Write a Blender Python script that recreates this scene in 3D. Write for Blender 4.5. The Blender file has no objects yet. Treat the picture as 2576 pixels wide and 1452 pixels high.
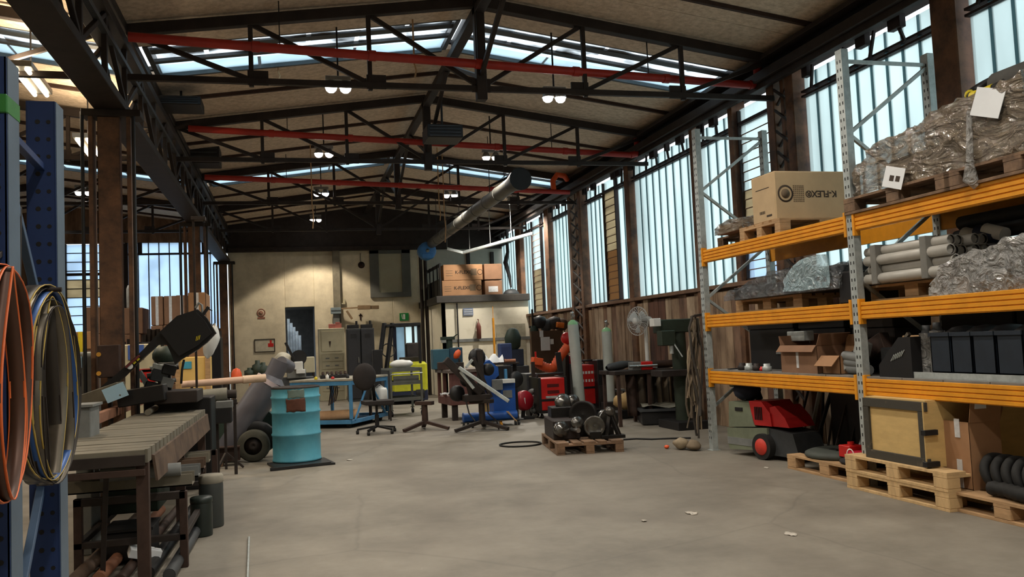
import bpy, math, random
from mathutils import Vector, Matrix, noise
random.seed(7)
S = bpy.context.scene
COL = S.collection
# ---------------------------------------------------------------- camera
FPX, CXP, CYP, HC = 2150.0, 1288.0, 726.0, 1.40
RC = Matrix(((0.9670972718559366, 0.027086607670536313, -0.2529608318568448),
             (-0.2505948712970608, -0.07005878122283421, -0.9655537155711125),
             (-0.04387570225550817, 0.9971750512615494, -0.06096589122708286)))
cam = bpy.data.cameras.new('camera')
cam.sensor_width = 36.0
cam.lens = FPX / 2576.0 * 36.0
cam.clip_start = 0.05
camo = bpy.data.objects.new('camera', cam)
COL.objects.link(camo)
camo.matrix_world = Matrix.Translation((0, 0, HC)) @ RC.to_4x4()
S.camera = camo
# ---------------------------------------------------------------- sky, exposure
S.view_settings.view_transform = 'Standard'
S.view_settings.look = 'None'
S.view_settings.gamma = 1.0
S.view_settings.use_curve_mapping = False
S.view_settings.exposure = 0.16
LAMP_W = 190.0
SKY_W = 1.75
W = bpy.data.worlds.new('overcast')
S.world = W
W.use_nodes = True
nt = W.node_tree
nt.nodes.clear()
wo = nt.nodes.new('ShaderNodeOutputWorld')
bg = nt.nodes.new('ShaderNodeBackground')
tc = nt.nodes.new('ShaderNodeTexCoord')
sx = nt.nodes.new('ShaderNodeSeparateXYZ')
rp = nt.nodes.new('ShaderNodeValToRGB')
nt.links.new(tc.outputs['Generated'], sx.inputs[0])
nt.links.new(sx.outputs['Z'], rp.inputs[0])
rp.color_ramp.elements[0].color = (0.84, 0.93, 0.98, 1)
rp.color_ramp.elements[1].color = (1.0, 1.04, 1.10, 1)
nt.links.new(rp.outputs[0], bg.inputs[0])
bg.inputs[1].default_value = SKY_W
nt.links.new(bg.outputs[0], wo.inputs[0])

# ---------------------------------------------------------------- pixel helpers (a photo pixel and a known depth give a point)
def ray(px, py):
    return RC @ Vector((px - CXP, CYP - py, -FPX))
def aY(px, py, Y):
    d = ray(px, py); t = Y / d.y
    return Vector((d.x * t, Y, HC + d.z * t))
def aX(px, py, X):
    d = ray(px, py); t = X / d.x
    return Vector((X, d.y * t, HC + d.z * t))
def fl(px, py, z=0.0):
    d = ray(px, py); t = (z - HC) / d.z
    return Vector((d.x * t, d.y * t, z))
def rY(x0, y0, x1, y1, Y):
    ym, xm = (y0 + y1) / 2, (x0 + x1) / 2
    return aY(x0, ym, Y).x, aY(x1, ym, Y).x, aY(xm, y1, Y).z, aY(xm, y0, Y).z
def rX(x0, y0, x1, y1, X):
    ym, xm = (y0 + y1) / 2, (x0 + x1) / 2
    return aX(x1, ym, X).y, aX(x0, ym, X).y, aX(xm, y1, X).z, aX(xm, y0, X).z

# ---------------------------------------------------------------- materials
def lin(c):
    return tuple((x / 255 / 12.92 if x <= 10 else ((x / 255 + 0.055) / 1.055) ** 2.4) for x in c)
MATS = {}
def mat(name, rgb, rough=0.6, metal=0.0, var=0.25, scale=6.0, bump=0.0, rgb2=None, stretch=(1, 1, 1), spec=0.4, thr=None):
    """rgb in 0-255; a second colour mixes in by noise (wear, dirt)"""
    if name in MATS:
        return MATS[name]
    m = bpy.data.materials.new(name); m.use_nodes = True
    n = m.node_tree.nodes; l = m.node_tree.links
    b = n['Principled BSDF']
    b.inputs['Roughness'].default_value = rough
    b.inputs['Metallic'].default_value = metal
    b.inputs['Specular IOR Level'].default_value = spec
    t = n.new('ShaderNodeTexCoord'); mp = n.new('ShaderNodeMapping')
    mp.inputs['Scale'].default_value = stretch
    l.new(t.outputs['Object'], mp.inputs[0])
    nz = n.new('ShaderNodeTexNoise'); nz.inputs['Scale'].default_value = scale
    nz.inputs['Detail'].default_value = 6; nz.inputs['Roughness'].default_value = 0.65
    l.new(mp.outputs[0], nz.inputs['Vector'])
    r = n.new('ShaderNodeValToRGB')
    c = lin(rgb)
    c2 = lin(rgb2) if rgb2 else tuple(x * (1 - var) for x in c)
    lo, hi = thr if thr else (0.35, 0.62)
    r.color_ramp.elements[0].position = lo; r.color_ramp.elements[1].position = hi
    r.color_ramp.elements[0].color = (*c2, 1); r.color_ramp.elements[1].color = (*c, 1)
    l.new(nz.outputs['Fac'], r.inputs[0]); l.new(r.outputs[0], b.inputs['Base Color'])
    if bump:
        bp = n.new('ShaderNodeBump'); bp.inputs['Strength'].default_value = bump; bp.inputs['Distance'].default_value = 0.02
        l.new(nz.outputs['Fac'], bp.inputs['Height']); l.new(bp.outputs[0], b.inputs['Normal'])
    MATS[name] = m
    return m
def emis(name, rgb, st):
    m = bpy.data.materials.new(name); m.use_nodes = True
    b = m.node_tree.nodes['Principled BSDF']
    b.inputs['Base Color'].default_value = (*lin(rgb), 1)
    b.inputs['Emission Color'].default_value = (*lin(rgb), 1)
    b.inputs['Emission Strength'].default_value = st
    return m
def glass(name, tint, clear=0.5, dirt=0.25, dirtcol=(0.25, 0.24, 0.22), scale=2.0, stretch=(1, 1, 1)):
    """wired, dusty glass: part lets the sky through, part scatters it"""
    m = bpy.data.materials.new(name); m.use_nodes = True
    n = m.node_tree.nodes; l = m.node_tree.links
    n.clear()
    o = n.new('ShaderNodeOutputMaterial')
    tr = n.new('ShaderNodeBsdfTransparent'); tl = n.new('ShaderNodeBsdfTranslucent'); df = n.new('ShaderNodeBsdfDiffuse')
    tr.inputs[0].default_value = (*tint, 1); tl.inputs[0].default_value = (*tint, 1); df.inputs[0].default_value = (*dirtcol, 1)
    m1 = n.new('ShaderNodeMixShader'); m1.inputs[0].default_value = 1 - clear
    l.new(tr.outputs[0], m1.inputs[1]); l.new(tl.outputs[0], m1.inputs[2])
    t = n.new('ShaderNodeTexCoord'); mp = n.new('ShaderNodeMapping'); mp.inputs['Scale'].default_value = stretch
    nz = n.new('ShaderNodeTexNoise'); nz.inputs['Scale'].default_value = scale; nz.inputs['Detail'].default_value = 8
    l.new(t.outputs['Object'], mp.inputs[0]); l.new(mp.outputs[0], nz.inputs['Vector'])
    r = n.new('ShaderNodeMapRange'); r.inputs[1].default_value = 0.45; r.inputs[2].default_value = 0.8; r.inputs[4].default_value = dirt
    l.new(nz.outputs['Fac'], r.inputs[0])
    m2 = n.new('ShaderNodeMixShader')
    l.new(r.outputs[0], m2.inputs[0]); l.new(m1.outputs[0], m2.inputs[1]); l.new(df.outputs[0], m2.inputs[2])
    l.new(m2.outputs[0], o.inputs[0])
    return m
def film(name, rgb, alpha=0.55, rough=0.18, bump=0.9, scale=9.0, stretch=(1, 1, 1)):
    """crinkled plastic film: see-through with sharp glints"""
    m = bpy.data.materials.new(name); m.use_nodes = True
    n = m.node_tree.nodes; l = m.node_tree.links
    b = n['Principled BSDF']
    b.inputs['Base Color'].default_value = (*lin(rgb), 1); b.inputs['Roughness'].default_value = rough
    b.inputs['Specular IOR Level'].default_value = 1.0; b.inputs['IOR'].default_value = 1.75
    t = n.new('ShaderNodeTexCoord'); mp = n.new('ShaderNodeMapping'); mp.inputs['Scale'].default_value = stretch
    l.new(t.outputs['Object'], mp.inputs[0])
    nz = n.new('ShaderNodeTexNoise'); nz.inputs['Scale'].default_value = scale; nz.inputs['Detail'].default_value = 5
    nz.inputs['Distortion'].default_value = 2.2
    l.new(mp.outputs[0], nz.inputs['Vector'])
    bp = n.new('ShaderNodeBump'); bp.inputs['Strength'].default_value = bump; bp.inputs['Distance'].default_value = 0.12
    l.new(nz.outputs['Fac'], bp.inputs['Height']); l.new(bp.outputs[0], b.inputs['Normal'])
    r = n.new('ShaderNodeMapRange'); r.inputs[1].default_value = 0.3; r.inputs[2].default_value = 0.7
    r.inputs[3].default_value = alpha - 0.2; r.inputs[4].default_value = min(1, alpha + 0.2)
    l.new(nz.outputs['Fac'], r.inputs[0]); l.new(r.outputs[0], b.inputs['Alpha'])
    return m

# ---------------------------------------------------------------- mesh builder
def rotm(rx=0, ry=0, rz=0):
    return Matrix.Rotation(rz, 3, 'Z') @ Matrix.Rotation(ry, 3, 'Y') @ Matrix.Rotation(rx, 3, 'X')
class M:
    def __init__(s):
        s.v = []; s.f = []; s.sm = []; s.mi = []; s.cur = 0
    def add(s, vs, fs, smooth=False):
        o = len(s.v); s.v += [Vector(v) for v in vs]
        for f in fs:
            s.f.append([i + o for i in f]); s.sm.append(smooth); s.mi.append(s.cur)
        return s
    def bx(s, x0, x1, y0, y1, z0, z1):
        return s.box(((x0 + x1) / 2, (y0 + y1) / 2, (z0 + z1) / 2), (abs(x1 - x0), abs(y1 - y0), abs(z1 - z0)))
    def box(s, c, d, r=None, b=None, taper=1.0):
        """chamfered box: 24 vertices"""
        hx, hy, hz = d[0] / 2, d[1] / 2, d[2] / 2
        if b is None:
            b = min(hx, hy, hz) * 0.12
            b = min(b, 0.012)
        c = Vector(c); vs = []; idx = {}
        for sx_ in (-1, 1):
            for sy_ in (-1, 1):
                for sz_ in (-1, 1):
                    for k in range(3):
                        p = [sx_ * hx, sy_ * hy, sz_ * hz]
                        for q in range(3):
                            if q != k:
                                p[q] -= (sx_, sy_, sz_)[q] * b
                        if sz_ > 0 and taper != 1.0:
                            p[0] *= taper; p[1] *= taper
                        idx[(sx_, sy_, sz_, k)] = len(vs)
                        v = Vector(p)
                        if r is not None:
                            v = r @ v
                        vs.append(c + v)
        fs = []
        ax = [(-1, -1), (1, -1), (1, 1), (-1, 1)]
        def key(k, sg, a, bb):
            t = [0, 0, 0]; t[k] = sg; o = [q for q in range(3) if q != k]; t[o[0]] = a; t[o[1]] = bb
            return tuple(t)
        for k in range(3):
            for sg in (-1, 1):
                f = [idx[key(k, sg, a, bb) + (k,)] for a, bb in ax]
                if (sg > 0) == (k == 1):
                    f = f[::-1]
                fs.append(f)
        for k in range(3):          # edges parallel to axis k
            o = [q for q in range(3) if q != k]
            for a in (-1, 1):
                for bb in (-1, 1):
                    t0 = [0, 0, 0]; t0[k] = -1; t0[o[0]] = a; t0[o[1]] = bb
                    t1 = list(t0); t1[k] = 1
                    f = [idx[tuple(t0) + (o[0],)], idx[tuple(t1) + (o[0],)], idx[tuple(t1) + (o[1],)], idx[tuple(t0) + (o[1],)]]
                    fs.append(f)
        for sx_ in (-1, 1):
            for sy_ in (-1, 1):
                for sz_ in (-1, 1):
                    fs.append([idx[(sx_, sy_, sz_, k)] for k in range(3)])
        return s.add(vs, fs)
    def bar(s, p0, p1, w, h=None, up=(0, 0, 1)):
        """rectangular bar between two points"""
        p0, p1 = Vector(p0), Vector(p1); h = h or w
        z = (p1 - p0); L = z.length; z.normalize()
        u = Vector(up)
        if abs(z.dot(u)) > 0.98:
            u = Vector((0, 1, 0))
        x = u.cross(z).normalized(); y = z.cross(x)
        r = Matrix((x, y, z)).transposed()
        return s.box((p0 + p1) / 2, (w, h, L), r)
    def cyl(s, p0, p1, r, r1=None, n=14, cap=True, smooth=True):
        p0, p1 = Vector(p0), Vector(p1); r1 = r if r1 is None else r1
        z = (p1 - p0).normalized()
        u = Vector((0, 0, 1)) if abs(z.z) < 0.95 else Vector((1, 0, 0))
        x = u.cross(z).normalized(); y = z.cross(x)
        vs = []
        for p, rr in ((p0, r), (p1, r1)):
            for i in range(n):
                a = 2 * math.pi * i / n
                vs.append(p + (x * math.cos(a) + y * math.sin(a)) * rr)
        s.add(vs, [[i, (i + 1) % n, n + (i + 1) % n, n + i] for i in range(n)], smooth)
        if cap:
            s.add(vs, [list(range(n))[::-1], list(range(n, 2 * n))])
        return s
    def tube(s, pts, r, n=8, closed=False, smooth=True, flat=None):
        """swept tube; flat=(a,b) gives an elliptical section"""
        pts = [Vector(p) for p in pts]; N = len(pts); vs = []
        prev = None
        for i, p in enumerate(pts):
            a = pts[(i - 1) % N] if (closed or i > 0) else p
            b = pts[(i + 1) % N] if (closed or i < N - 1) else p
            z = (b - a).normalized()
            if prev is None:
                u = Vector((0, 0, 1)) if abs(z.z) < 0.9 else Vector((1, 0, 0))
                x = u.cross(z).normalized()
            else:
                x = (prev - z * prev.dot(z)).normalized()
            prev = x; y = z.cross(x)
            rr = r[i] if isinstance(r, (list, tuple)) else r
            fa, fb = flat or (1, 1)
            for k in range(n):
                t = 2 * math.pi * k / n
                vs.append(p + x * math.cos(t) * rr * fa + y * math.sin(t) * rr * fb)
        fs = []
        for i in range(N if closed else N - 1):
            j = (i + 1) % N
            fs += [[i * n + k, i * n + (k + 1) % n, j * n + (k + 1) % n, j * n + k] for k in range(n)]
        s.add(vs, fs, smooth)
        if not closed:
            s.add([vs[k] for k in range(n)] + [vs[(N - 1) * n + k] for k in range(n)], [list(range(n))[::-1], list(range(n, 2 * n))])
        return s
    def lathe(s, prof, c=(0, 0, 0), n=24, ax=(0, 0, 1), smooth=True):
        """profile of (radius, height) about an axis through c"""
        c = Vector(c); z = Vector(ax).normalized()
        u = Vector((0, 0, 1)) if abs(z.z) < 0.95 else Vector((1, 0, 0))
        x = u.cross(z).normalized() if abs(z.z) < 0.95 else Vector((1, 0, 0)); y = z.cross(x)
        vs = []
        for r, h in prof:
            for i in range(n):
                a = 2 * math.pi * i / n
                vs.append(c + z * h + (x * math.cos(a) + y * math.sin(a)) * max(r, 1e-4))
        fs = []
        for j in range(len(prof) - 1):
            fs += [[j * n + i, j * n + (i + 1) % n, (j + 1) * n + (i + 1) % n, (j + 1) * n + i] for i in range(n)]
        return s.add(vs, fs, smooth)
    def prism(s, poly, d0, d1, plane='xz'):
        """polygon extruded along the third axis"""
        def P(a, b, d):
            return {'xz': (a, d, b), 'yz': (d, a, b), 'xy': (a, b, d)}[plane]
        n = len(poly)
        vs = [P(a, b, d0) for a, b in poly] + [P(a, b, d1) for a, b in poly]
        return s.add(vs, [list(range(n)), list(range(n, 2 * n))[::-1]] + [[i, n + i, n + (i + 1) % n, (i + 1) % n] for i in range(n)])
    def sph(s, c, r, n=12, sq=(1, 1, 1)):
        k = n // 2
        o = len(s.v)
        s.lathe([(r * math.sin(math.pi * j / k), -r * math.cos(math.pi * j / k)) for j in range(k + 1)], (0, 0, 0), n)
        c = Vector(c)
        for i in range(o, len(s.v)):
            v = s.v[i]; s.v[i] = Vector((v.x * sq[0], v.y * sq[1], v.z * sq[2])) + c
        return s
    def grid(s, nx, ny, fn, smooth=True, closed_u=False):
        vs = [fn(i / nx, j / ny) for j in range(ny + 1) for i in range(nx + 1)]
        w = nx + 1
        return s.add(vs, [[j * w + i, j * w + i + 1, (j + 1) * w + i + 1, (j + 1) * w + i] for j in range(ny) for i in range(nx)], smooth)
    def xf(s, m, o=0):
        for i in range(o, len(s.v)):
            s.v[i] = m @ s.v[i]
        return s
    def obj(s, name, m, parent=None, label=None, solid=0):
        me = bpy.data.meshes.new(name)
        off = Vector((0, 0, 0)); q = parent
        while q is not None:
            off += q.location; q = q.parent
        me.from_pydata([tuple(v - off) for v in s.v], [], s.f)
        for mm in (m if isinstance(m, (list, tuple)) else [m]):
            me.materials.append(mm)
        me.polygons.foreach_set('use_smooth', s.sm)
        me.polygons.foreach_set('material_index', s.mi)
        if not isinstance(m, (list, tuple)):
            me.polygons.foreach_set('material_index', [0] * len(s.mi))
        me.update()
        o = bpy.data.objects.new(name, me); COL.objects.link(o)
        if parent is not None:
            o.parent = parent
        if label:
            o['label'] = label
        if solid:
            md = o.modifiers.new('thickness', 'SOLIDIFY'); md.thickness = solid; md.offset = 0
        fixn(me)
        return o
def fixn(me):
    import bmesh
    b = bmesh.new(); b.from_mesh(me)
    bmesh.ops.recalc_face_normals(b, faces=b.faces)
    b.to_mesh(me); b.free()
def T(name, label, cat, loc=(0, 0, 0), group=None, kind=None):
    o = bpy.data.objects.new(name, None); COL.objects.link(o)
    o.location = loc; o.empty_display_size = 0.1
    o['label'] = label
    if cat: o['category'] = cat
    if group: o['group'] = group
    if kind: o['kind'] = kind
    return o
def one(m, name, material, label, cat, group=None, kind=None):
    """a thing made of a single mesh, its origin at its base"""
    lo = [min(v[i] for v in m.v) for i in range(3)]; hi = [max(v[i] for v in m.v) for i in range(3)]
    c = Vector(((lo[0] + hi[0]) / 2, (lo[1] + hi[1]) / 2, lo[2]))
    for i in range(len(m.v)):
        m.v[i] = m.v[i] - c
    o = m.obj(name, material)
    o.location = c; o['label'] = label
    if cat: o['category'] = cat
    if group: o['group'] = group
    if kind: o['kind'] = kind
    return o
def copy_tree(o, parent=None):
    c = o.copy(); COL.objects.link(c); c.parent = parent
    for ch in list(o.children):
        copy_tree(ch, c)
    return c
def place(o, loc, rz=0.0, label=None, group=None):
    o.location = loc; o.rotation_euler = (0, 0, rz)
    if label: o['label'] = label
    if group: o['group'] = group
    return o
def text(s, size, loc, xa, ya, m, parent, name='lettering', label=None):
    cu = bpy.data.curves.new(name, 'FONT'); cu.body = s; cu.size = size; cu.align_x = 'CENTER'; cu.align_y = 'CENTER'
    cu.offset = size * .02
    cu.extrude = 0.0008; cu.materials.append(m)
    o = bpy.data.objects.new(name, cu); COL.objects.link(o)
    off = Vector((0, 0, 0)); q = parent
    while q is not None:
        off += q.location; q = q.parent
    xa, ya = Vector(xa), Vector(ya); za = xa.cross(ya)
    mt = Matrix((xa, ya, za)).transposed().to_4x4()
    mt.translation = Vector(loc) - off
    o.matrix_basis = mt
    dg = bpy.context.evaluated_depsgraph_get(); dg.update()
    me = bpy.data.meshes.new_from_object(o.evaluated_get(dg))
    me.name = name
    if not me.materials: me.materials.append(m)
    bpy.data.objects.remove(o)
    o = bpy.data.objects.new(name, me); COL.objects.link(o); o.matrix_basis = mt
    o.parent = parent
    if label: o['label'] = label
    return o
R_ = math.radians
# shared materials
STEEL_DK = mat('dark_steel', (52, 44, 40), 0.6, 0.3, 0.4, 5, 0.05)
STEEL_BR = mat('rusty_brown_steel', (66, 48, 40), 0.7, 0.2, 0.4, 8, 0.1)
GALV = mat('galvanised_steel', (186, 192, 190), 0.42, 0.3, 0.3, 12)
GREY = mat('grey_paint', (120, 122, 120), 0.55, 0.1, 0.25, 6)
GREY_DK = mat('dark_grey_paint', (62, 64, 66), 0.55, 0.1, 0.3, 6)
BLACK = mat('black_paint', (26, 25, 26), 0.5, 0.0, 0.3, 8)
RUBBER = mat('black_rubber', (30, 29, 28), 0.75, 0.0, 0.3, 10)
CREAM = mat('cream_wall', (216, 204, 178), 0.85, 0, 0.1, 1.6, 0.1, rgb2=(180, 168, 144), thr=(0.3, 0.6))
PAPER = mat('white_paper', (222, 224, 226), 0.8, 0, 0.06, 4)
PALEBLUE = mat('pale_blue_paper', (165, 200, 220), 0.8, 0, 0.08, 4)
CARD = mat('cardboard', (158, 118, 84), 0.85, 0, 0.12, 5, 0.05)
CARD2 = mat('brown_cardboard', (132, 98, 74), 0.85, 0, 0.15, 5, 0.05)
CARD_IN = mat('cardboard_inside', (120, 88, 64), 0.9, 0, 0.15, 5)
TAPE = mat('parcel_tape', (205, 205, 205), 0.35, 0, 0.2, 20)
PINE = mat('pine_wood', (182, 146, 106), 0.8, 0, 0.3, 6, 0.1, stretch=(1, 1, 4))
PINE_DK = mat('weathered_wood', (134, 106, 82), 0.85, 0, 0.35, 6, 0.15, rgb2=(86, 68, 54))
PLY = mat('pale_plywood', (205, 172, 112), 0.75, 0, 0.15, 5, 0.05, stretch=(1, 1, 3))
RED = mat('red_paint', (196, 34, 30), 0.4, 0, 0.25, 5)
ORANGE = mat('orange_plastic', (226, 92, 44), 0.45, 0, 0.2, 6)
BLUE = mat('blue_paint', (30, 82, 160), 0.45, 0, 0.25, 5)
BLUE_CART = mat('light_blue_paint', (72, 132, 176), 0.5, 0, 0.3, 5)
YELLOW = mat('yellow_paint', (212, 190, 40), 0.45, 0, 0.2, 5)
CHROME = mat('bright_steel', (190, 190, 188), 0.22, 0.9, 0.2, 10)
INK = mat('dark_print', (58, 46, 36), 0.8, 0, 0.1, 10)
WHITEP = mat('white_paint', (216, 216, 212), 0.5, 0, 0.1, 6)
BEIGE = mat('beige_enamel', (186, 178, 150), 0.5, 0, 0.12, 5)
GREEN_DK = mat('dark_green_paint', (44, 58, 48), 0.55, 0.1, 0.3, 6)
GREEN_GREY = mat('grey_green_plastic', (112, 118, 98), 0.55, 0, 0.25, 5)
# ================================================================ THE SETTING
YB, YF, XL, XR = 25.0, -6.0, -1.7, 6.2
def zr(x):
    if x >= -1.7: return 5.5 - 0.139 * abs(x - 2.25)
    return 5.5 - 0.139 * abs(x + 5.65)
FLOORM = mat('concrete_floor', (138, 131, 119), 0.62, 0, 0.2, 1.3, 0.06, rgb2=(104, 98, 88), thr=(0.28, 0.66))
def floor_material():
    m = FLOORM; n = m.node_tree.nodes; l = m.node_tree.links; b = n['Principled BSDF']
    base = b.inputs['Base Color'].links[0].from_socket
    t = n.new('ShaderNodeTexCoord')
    n2 = n.new('ShaderNodeTexNoise'); n2.inputs['Scale'].default_value = 0.55; n2.inputs['Detail'].default_value = 7; n2.inputs['Distortion'].default_value = 0.8
    mp = n.new('ShaderNodeMapping'); mp.inputs['Scale'].default_value = (1, 0.6, 1)
    l.new(t.outputs['Object'], mp.inputs[0]); l.new(mp.outputs[0], n2.inputs['Vector'])
    r2 = n.new('ShaderNodeMapRange'); r2.inputs[1].default_value = 0.5; r2.inputs[2].default_value = 0.68; r2.inputs[4].default_value = 0.45
    l.new(n2.outputs['Fac'], r2.inputs[0])
    mx = n.new('ShaderNodeMix'); mx.data_type = 'RGBA'
    l.new(r2.outputs[0], mx.inputs['Factor']); l.new(base, mx.inputs['A']); mx.inputs['B'].default_value = (0.12, 0.1, 0.08, 1)
    # pale scuffs
    n3 = n.new('ShaderNodeTexNoise'); n3.inputs['Scale'].default_value = 2.6; n3.inputs['Detail'].default_value = 9; n3.inputs['Roughness'].default_value = 0.8
    l.new(t.outputs['Object'], n3.inputs['Vector'])
    r3 = n.new('ShaderNodeMapRange'); r3.inputs[1].default_value = 0.66; r3.inputs[2].default_value = 0.74; r3.inputs[4].default_value = 0.6
    l.new(n3.outputs['Fac'], r3.inputs[0])
    mx2 = n.new('ShaderNodeMix'); mx2.data_type = 'RGBA'
    l.new(r3.outputs[0], mx2.inputs['Factor']); l.new(mx.outputs['Result'], mx2.inputs['A']); mx2.inputs['B'].default_value = (0.5, 0.47, 0.42, 1)
    # hairline cracks
    v = n.new('ShaderNodeTexVoronoi'); v.feature = 'DISTANCE_TO_EDGE'; v.inputs['Scale'].default_value = 0.34
    n4 = n.new('ShaderNodeTexNoise'); n4.inputs['Scale'].default_value = 1.5; n4.inputs['Detail'].default_value = 4
    mxv = n.new('ShaderNodeMix'); mxv.data_type = 'VECTOR'; mxv.inputs['Factor'].default_value = 0.16
    l.new(t.outputs['Object'], n4.inputs['Vector']); l.new(t.outputs['Object'], mxv.inputs['A']); l.new(n4.outputs['Color'], mxv.inputs['B'])
    l.new(mxv.outputs['Result'], v.inputs['Vector'])
    r4 = n.new('ShaderNodeMapRange'); r4.inputs[1].default_value = 0.0; r4.inputs[2].default_value = 0.006; r4.inputs[3].default_value = 0.22; r4.inputs[4].default_value = 0.0
    l.new(v.outputs['Distance'], r4.inputs[0])
    mx3 = n.new('ShaderNodeMix'); mx3.data_type = 'RGBA'
    l.new(r4.outputs[0], mx3.inputs['Factor']); l.new(mx2.outputs['Result'], mx3.inputs['A']); mx3.inputs['B'].default_value = (0.07, 0.06, 0.05, 1)
    l.new(mx3.outputs['Result'], b.inputs['Base Color'])
floor_material()
one(M().bx(-9.7, 6.4, YF, YB + 2, -0.2, 0.0), 'floor', FLOORM, 'worn grey concrete workshop floor with scuffs and stains', None, kind='structure')
GND = mat('outside_gravel', (120, 120, 115), 0.95, 0, 0.2, 3)
one(M().bx(-60, 60, -60, 80, -0.5, -0.25), 'ground_outside', GND, 'gravel yard outside the hall', None, kind='structure')

# ---- ceiling: roof boards in strips, open where the skylights are
ROOFM = mat('brown_roof_board', (212, 192, 168), 0.95, 0, 0.25, 14, 0.2, rgb2=(178, 158, 136))
ceil = T('ceiling', 'low pitched roof lined with brown wood-wool boards', None, (2.25, 9, 5.5), kind='structure')
SKY = [(2.4, 3.5), (10.4, 11.5), (17.95, 19.05)]
cuts = [YF]
for a, b in SKY: cuts += [a, b]
cuts.append(YB)
for xa, xb in ((-9.7, -5.65), (-5.65, -1.7), (-1.7, 2.25), (2.25, 6.3)):
    for i in range(0, len(cuts), 2):
        y0, y1 = cuts[i], cuts[i + 1]
        nn = max(1, round((y1 - y0) / 1.3)); st = (y1 - y0) / nn
        for k in range(nn):
            a, b = y0 + k * st + 0.006, y0 + (k + 1) * st - 0.006
            m = M()
            vs = [(xa, a, zr(xa)), (xb, a, zr(xb)), (xb, b, zr(xb)), (xa, b, zr(xa))]
            m.add(vs + [(x, y, z + 0.07) for x, y, z in vs], [[0, 3, 2, 1], [4, 5, 6, 7], [0, 1, 5, 4], [1, 2, 6, 5], [2, 3, 7, 6], [3, 0, 4, 7]])
            m.obj('roof_board', ROOFM, ceil)
ROOF_TOP = mat('roof_felt', (60, 60, 60), 0.95)
m = M()
for xa, xb in ((-9.7, -5.65), (-5.65, -1.7), (-1.7, 2.25), (2.25, 6.3)):
    for i in range(0, len(cuts), 2):
        y0, y1 = cuts[i], cuts[i + 1]
        vs = [(xa, y0, zr(xa) + .09), (xb, y0, zr(xb) + .09), (xb, y1, zr(xb) + .09), (xa, y1, zr(xa) + .09)]
        m.add(vs + [(x, y, z + 0.05) for x, y, z in vs], [[0, 3, 2, 1], [4, 5, 6, 7], [0, 1, 5, 4], [1, 2, 6, 5], [2, 3, 7, 6], [3, 0, 4, 7]])
m.obj('roof_felt', ROOF_TOP, ceil)
# transverse battens under the boards
m = M()
for y in [YF + 1.6 + 1.3 * k for k in range(24)]:
    if any(a - .1 < y < b + .1 for a, b in SKY): continue
    for xa, xb in ((-9.6, -5.65), (-5.65, -1.75), (-1.65, 2.25), (2.25, 6.2)):
        m.bar((xa, y, zr(xa) - .025), (xb, y, zr(xb) - .025), 0.05, 0.05)
m.obj('roof_batten', STEEL_BR, ceil)['kind'] = 'stuff'

# ---- skylights
GL_CLEAR = glass('clear_skylight_glass', (0.95, 0.98, 1.0), 0.95, 1.4, (0.10, 0.09, 0.08), 1.8, (1, 2.5, 1))
GL_FROST = glass('frosted_skylight_glass', (0.80, 0.94, 1.0), 0.55, 0.3, (0.4, 0.42, 0.42), 1.2)
ALU = mat('grey_glazing_bar', (70, 74, 76), 0.5, 0.3)
nwin = 0
for si, (a, b) in enumerate(SKY):
    for xa, xb, sd in ((-9.6, -5.75, 'outer left'), (-5.55, -1.95, 'left'), (-1.5, 2.15, 'middle left'), (2.35, 6.1, 'right')):
        nwin += 1
        w = T('window_%d' % nwin, 'skylight strip %s slope of the roof, %s along the hall' % ('on the ' + sd, ('behind the viewer', 'above the first truss', 'above the third truss')[si]), None, ((xa + xb) / 2, a, 5), kind='structure')
        fr = M()
        def slab(y0, y1, dz0, dz1, mm=None, x0=xa, x1=xb):
            mm = mm or M()
            vs = [(x0, y0, zr(x0) + dz0), (x1, y0, zr(x1) + dz0), (x1, y1, zr(x1) + dz0), (x0, y1, zr(x0) + dz0)]
            return mm.add(vs + [(x, y, z + dz1 - dz0) for x, y, z in vs], [[0, 3, 2, 1], [4, 5, 6, 7], [0, 1, 5, 4], [1, 2, 6, 5], [2, 3, 7, 6], [3, 0, 4, 7]])
        slab(a - .02, a + .02, .0, .09, fr); slab(b - .03, b + .02, -.03, .12, fr)
        slab(a + .19, a + .34, .02, .05, fr); slab(a + .55, a + .64, .0, .04, fr)
        slab(a, b, -.01, .12, fr, xa - .06, xa); slab(a, b, -.01, .12, fr, xb, xb + .06)
        fr.obj('skylight_frame', ALU, w)
        n_ = 6
        for k in range(n_):
            x0 = xa + (xb - xa) * k / n_ + .03; x1 = xa + (xb - xa) * (k + 1) / n_ - .03
            slab(a + .02, a + .19, .03, .04, None, x0, x1).obj('pane', GL_CLEAR, w)
            slab(a + .34, a + .55, .03, .04, None, x0, x1).obj('pane', GL_CLEAR, w)
        for k in range(3):
            x0 = xa + (xb - xa) * k / 3 + .02; x1 = xa + (xb - xa) * (k + 1) / 3 - .02
            slab(a + .64, b - .03, .02, .03, None, x0, x1).obj('pane', GL_FROST, w, 'frosted pale pane')

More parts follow.
